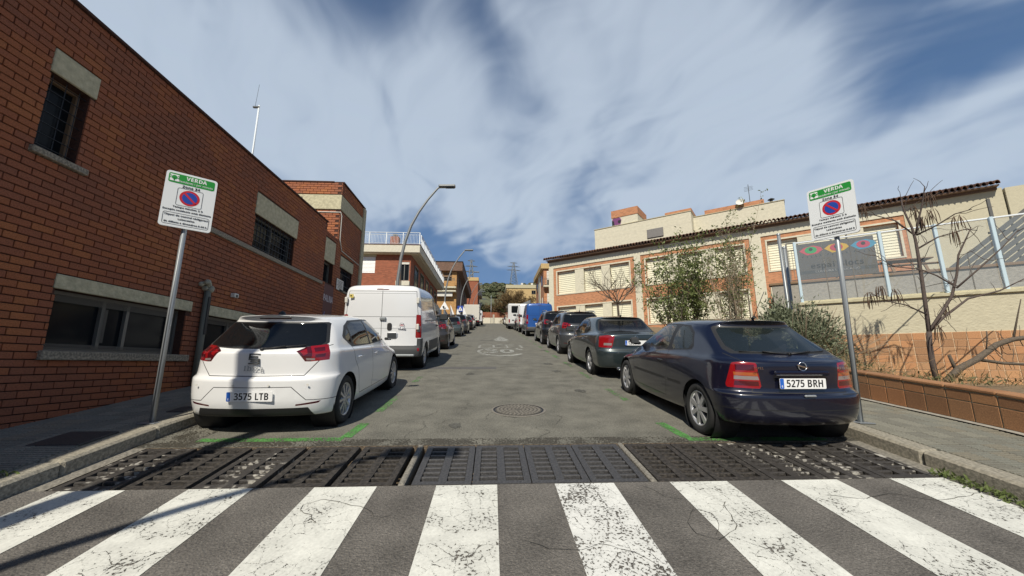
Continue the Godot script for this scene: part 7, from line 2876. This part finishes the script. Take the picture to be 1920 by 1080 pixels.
func vehicles() -> void:
	white_hatch()
	blue_hatch()
	green_sedan()
	var white := paint("van_white", Vector3(0.68, 0.69, 0.70), 0.0, 0.4)
	var b := van("white panel van with plain rear doors parked behind the white hatchback", -2.86, 10.42, white, 1.0, 1.0, 1.0, 0.07, mats["grey_plastic"])
	van_details(b, 1.0)
	var grey := paint("car_grey", Vector3(0.075, 0.078, 0.082), 0.5, 0.3)
	var dark := paint("car_black", Vector3(0.014, 0.015, 0.017), 0.3, 0.3)
	var silver := paint("car_silver", Vector3(0.30, 0.30, 0.30), 0.6, 0.3)
	var teal := paint("car_teal", Vector3(0.085, 0.105, 0.105), 0.4, 0.3)
	var w2 := paint("car_white2", Vector3(0.66, 0.66, 0.65), 0.0, 0.4)
	var suv := hatch("sport_utility", "grey tall car with silver roof rails parked beyond the slate green saloon", "car", 3.50, 14.85, grey, 1.086, 1.028, 1.16, 0.085, "five", true)
	wiper(suv, Vector3(0.0, 1.20, -0.13), Vector3(0.5, 1.23, -0.22))
	antenna(suv, Vector3(0.0, 1.665, -0.8), 0.3)
	hatch("sport_utility", "black tall car parked between grey tall car and blue van", "car", 3.52, 20.1, dark, 1.13, 1.05, 1.24, 0.11, "five", true)
	var blue := paint("van_blue", Vector3(0.012, 0.08, 0.30), 0.1, 0.35)
	b = van("bright blue high panel van parked on the right", 3.55, 28.9, blue, 1.12, 0.99, 1.10, 0.13, mats["grey_plastic"])
	number_plate(b, "", Vector3(-0.1, 0.95, -0.03))
	van("tall white panel van parked right behind the blue van", 3.50, 36.3, white, 1.12, 0.98, 1.18, 0.16, mats["grey_plastic"])
	bus(Vector3(3.05, 0, 46.0), w2)
	hatch("small_car", "dark small car parked between far white vehicles on the right", "car", 3.3, 42.0, dark, 0.95, 0.95, 1.02, 0.16)
	for e in [[54.5, silver, "silver far car just beyond the white coach on the right"], [60.0, dark, "black far car beyond the silver one on the right"], [66.0, grey, "grey far car third beyond the white coach"], [73.0, w2, "white far car near the top of the street on the right"], [80.0, dark, "last dark car on the right before the end wall"]]:
		hatch("small_car", e[2], "car", 3.2, e[0], e[1], 1.0, 1.0, 1.04, 0.2)
	# left row
	hatch("small_car", "dark brown grey car mostly hidden behind the white panel van", "car", -2.72, 16.95, paint("car_brown", Vector3(0.05, 0.045, 0.042), 0.4, 0.3), 1.0, 0.98, 1.05, 0.09, "five", false, false)
	hatch("small_car", "grey green small hatchback parked on the left, second past the van", "car", -3.02, 28.0, teal, 0.96, 0.97, 1.03, 0.11)
	hatch("sport_utility", "dark estate car parked just ahead of the grey green hatchback", "car", -2.90, 32.6, grey, 1.08, 1.0, 1.14, 0.12, "five", true)
	hatch("small_van", "small white van parked in front of the white box truck", "van", -2.98, 49.0, w2, 1.0, 0.98, 1.24, 0.15)
	hatch("small_car", "black car parked between the dark estate and small white van", "car", -2.95, 42.5, dark, 1.0, 1.0, 1.04, 0.16)
	truck()
	van("white high van parked ahead of the box truck near the street's top", -2.55, 68.0, white, 1.1, 0.95, 1.15, 0.2, mats["grey_plastic"])
	hatch("small_car", "last car on the left before the end wall, dark grey", "car", -2.7, 78.0, grey, 1.0, 1.0, 1.04, 0.2)

func van_details(b: Node3D, k: float) -> void:
	var st := flat()
	for e in [[0.04, 1.36, 0.16, 0.08]]:
		cbx(st, Vector3(e[0], e[1], -0.03), Vector3(e[2], e[3], 0.06), 0.015)
	obj("door_latch", st, mats["steel"], b)
	st = flat()
	slab(st, rrect(0.15, 1.05, 0.27, 1.25, 0.05), Vector3(0, 0, -0.055), RIGHT, UP, 0.016)
	obj("door_handle", st, mats["black_plastic"], b)
	st = flat()
	slab(st, rrect(-0.34, 0.93, -0.06, 1.0, 0.02), Vector3(0, 0, -0.052), RIGHT, UP, 0.014)
	obj("light_bar", st, mats["black_plastic"], b)
	emblem(b, Vector3(0.53, 1.19, -0.036), 0.06, mats["chrome"], 0.0)
	text("lettering", b, "FIAT", 0.032, Vector3(0.53, 1.174, -0.035), Basis.IDENTITY, mats["sign_red"], true, 0.9)
	text("lettering", b, "DUCATO", 0.045, Vector3(-0.5, 1.14, -0.042), Basis.IDENTITY, mats["black_plastic"], true, 1.5)
	st = flat()
	cbx(st, Vector3(0.53, 1.10, -0.04), Vector3(0.2, 0.025, 0.02), 0.006)
	obj("trim_bar", st, mats["chrome"], b)
	st = flat()
	slab(st, rrect(-0.84, 1.90, -0.74, 1.99, 0.01), Vector3(0, 0, -0.076), RIGHT, UP, 0.012)
	var sk := obj("sticker", st, mat("sticker_yellow", Vector3(0.62, 0.5, 0.12), 0.6), b)
	st = flat()
	slab(st, circle(-0.80, 1.95, 0.02, 10), Vector3(0, 0, -0.063), RIGHT, UP, 0.002)
	obj("symbol", st, mats["black"], sk)
	for sx in [-1.0, 1.0]:
		for y in [1.84, 1.15]:
			st = flat()
			cbx(st, Vector3(sx * 0.925, y, -0.085), Vector3(0.07, 0.15, 0.06), 0.012)
			obj("hinge", st, mats["off_white"], b)
	st = flat()
	cbx(st, Vector3(0, 0.42, 0.02), Vector3(1.75, 0.06, 0.1), 0.02)
	obj("rear_step", st, mats["steel"], b)

func bus(at: Vector3, body: Material) -> void:
	var b := thing("coach", "white coach with dark rear window behind the tall white van", "bus")
	on_road(b, at.x, at.z)
	var st := flat()
	cbx(st, Vector3(0, 1.75, -4.0), Vector3(2.3, 2.55, 8.0), 0.12)
	obj("body", st, body, b)
	st = flat()
	slab(st, rrect(-0.75, 1.95, 0.75, 2.75, 0.1), Vector3(0, 0, -0.01), RIGHT, UP, 0.03)
	obj("rear_window", st, mats["pane_dark"], b)
	for i in 5:
		st = flat()
		bx(st, Vector3(-1.155, 2.2, -0.9 - i * 1.45), Vector3(0.02, 0.8, 1.35))
		obj("side_window", st, mats["pane_dark"], b)
	for sx in [-1.0, 1.0]:
		st = flat()
		slab(st, rrect(sx * 1.0 - 0.08, 0.8, sx * 1.0 + 0.08, 1.2, 0.03), Vector3(0, 0, -0.005), RIGHT, UP, 0.03)
		obj("tail_light", st, mats["lamp_red"], b)
	st = flat()
	cbx(st, Vector3(0, 0.55, -0.05), Vector3(2.25, 0.3, 0.2), 0.04)
	obj("bumper", st, mats["grey_plastic"], b)
	wheels(b, 1.14, 2.0, 6.4, 0.42, 0.26, "plain")

func truck() -> void:
	var b := thing("box_truck", "white box truck with plain square rear parked up the street on the left", "truck")
	on_road(b, -3.0, 58.5)
	var white: Material = mats["off_white"]
	var st := flat()
	cbx(st, Vector3(0, 2.1, -2.4), Vector3(2.3, 2.35, 4.8), 0.03)
	obj("cargo_box", st, white, b)
	for sx in [-1.0, 1.0]:
		st = flat()
		cbx(st, Vector3(sx * 0.56, 2.1, 0.012), Vector3(1.1, 2.2, 0.02), 0.006)
		var d := obj("rear_door", st, white, b)
		for y in [1.3, 2.1, 2.9]:
			st = flat()
			bx(st, Vector3(sx * 1.1, y, 0.03), Vector3(0.12, 0.06, 0.02))
			obj("hinge", st, mats["steel"], d)
		st = flat()
		cbx(st, Vector3(sx * 0.95, 0.78, -0.02), Vector3(0.3, 0.1, 0.06), 0.015)
		obj("tail_light", st, mats["lamp_red"], b)
	st = flat()
	bx(st, Vector3(0, 0.75, -2.8), Vector3(0.9, 0.2, 5.8))
	bx(st, Vector3(0, 0.55, -0.15), Vector3(2.1, 0.14, 0.08))
	obj("chassis", st, mats["dark"], b)
	st = flat()
	cbx(st, Vector3(0, 1.45, -5.75), Vector3(1.95, 1.7, 1.6), 0.15)
	obj("cab", st, paint("van_white", Vector3(0.68, 0.69, 0.70)), b)
	for sx in [-1.0, 1.0]:
		st = flat()
		bx(st, Vector3(sx * 0.98, 1.85, -5.8), Vector3(0.02, 0.6, 0.8))
		obj("side_window", st, mats["pane_dark"], b)
		st = flat()
		cbx(st, Vector3(sx * 1.2, 1.9, -6.2), Vector3(0.16, 0.36, 0.08), 0.02)
		obj("wing_mirror", st, mats["black_plastic"], b)
	wheels(b, 1.0, 1.3, 5.4, 0.36, 0.24, "plain")
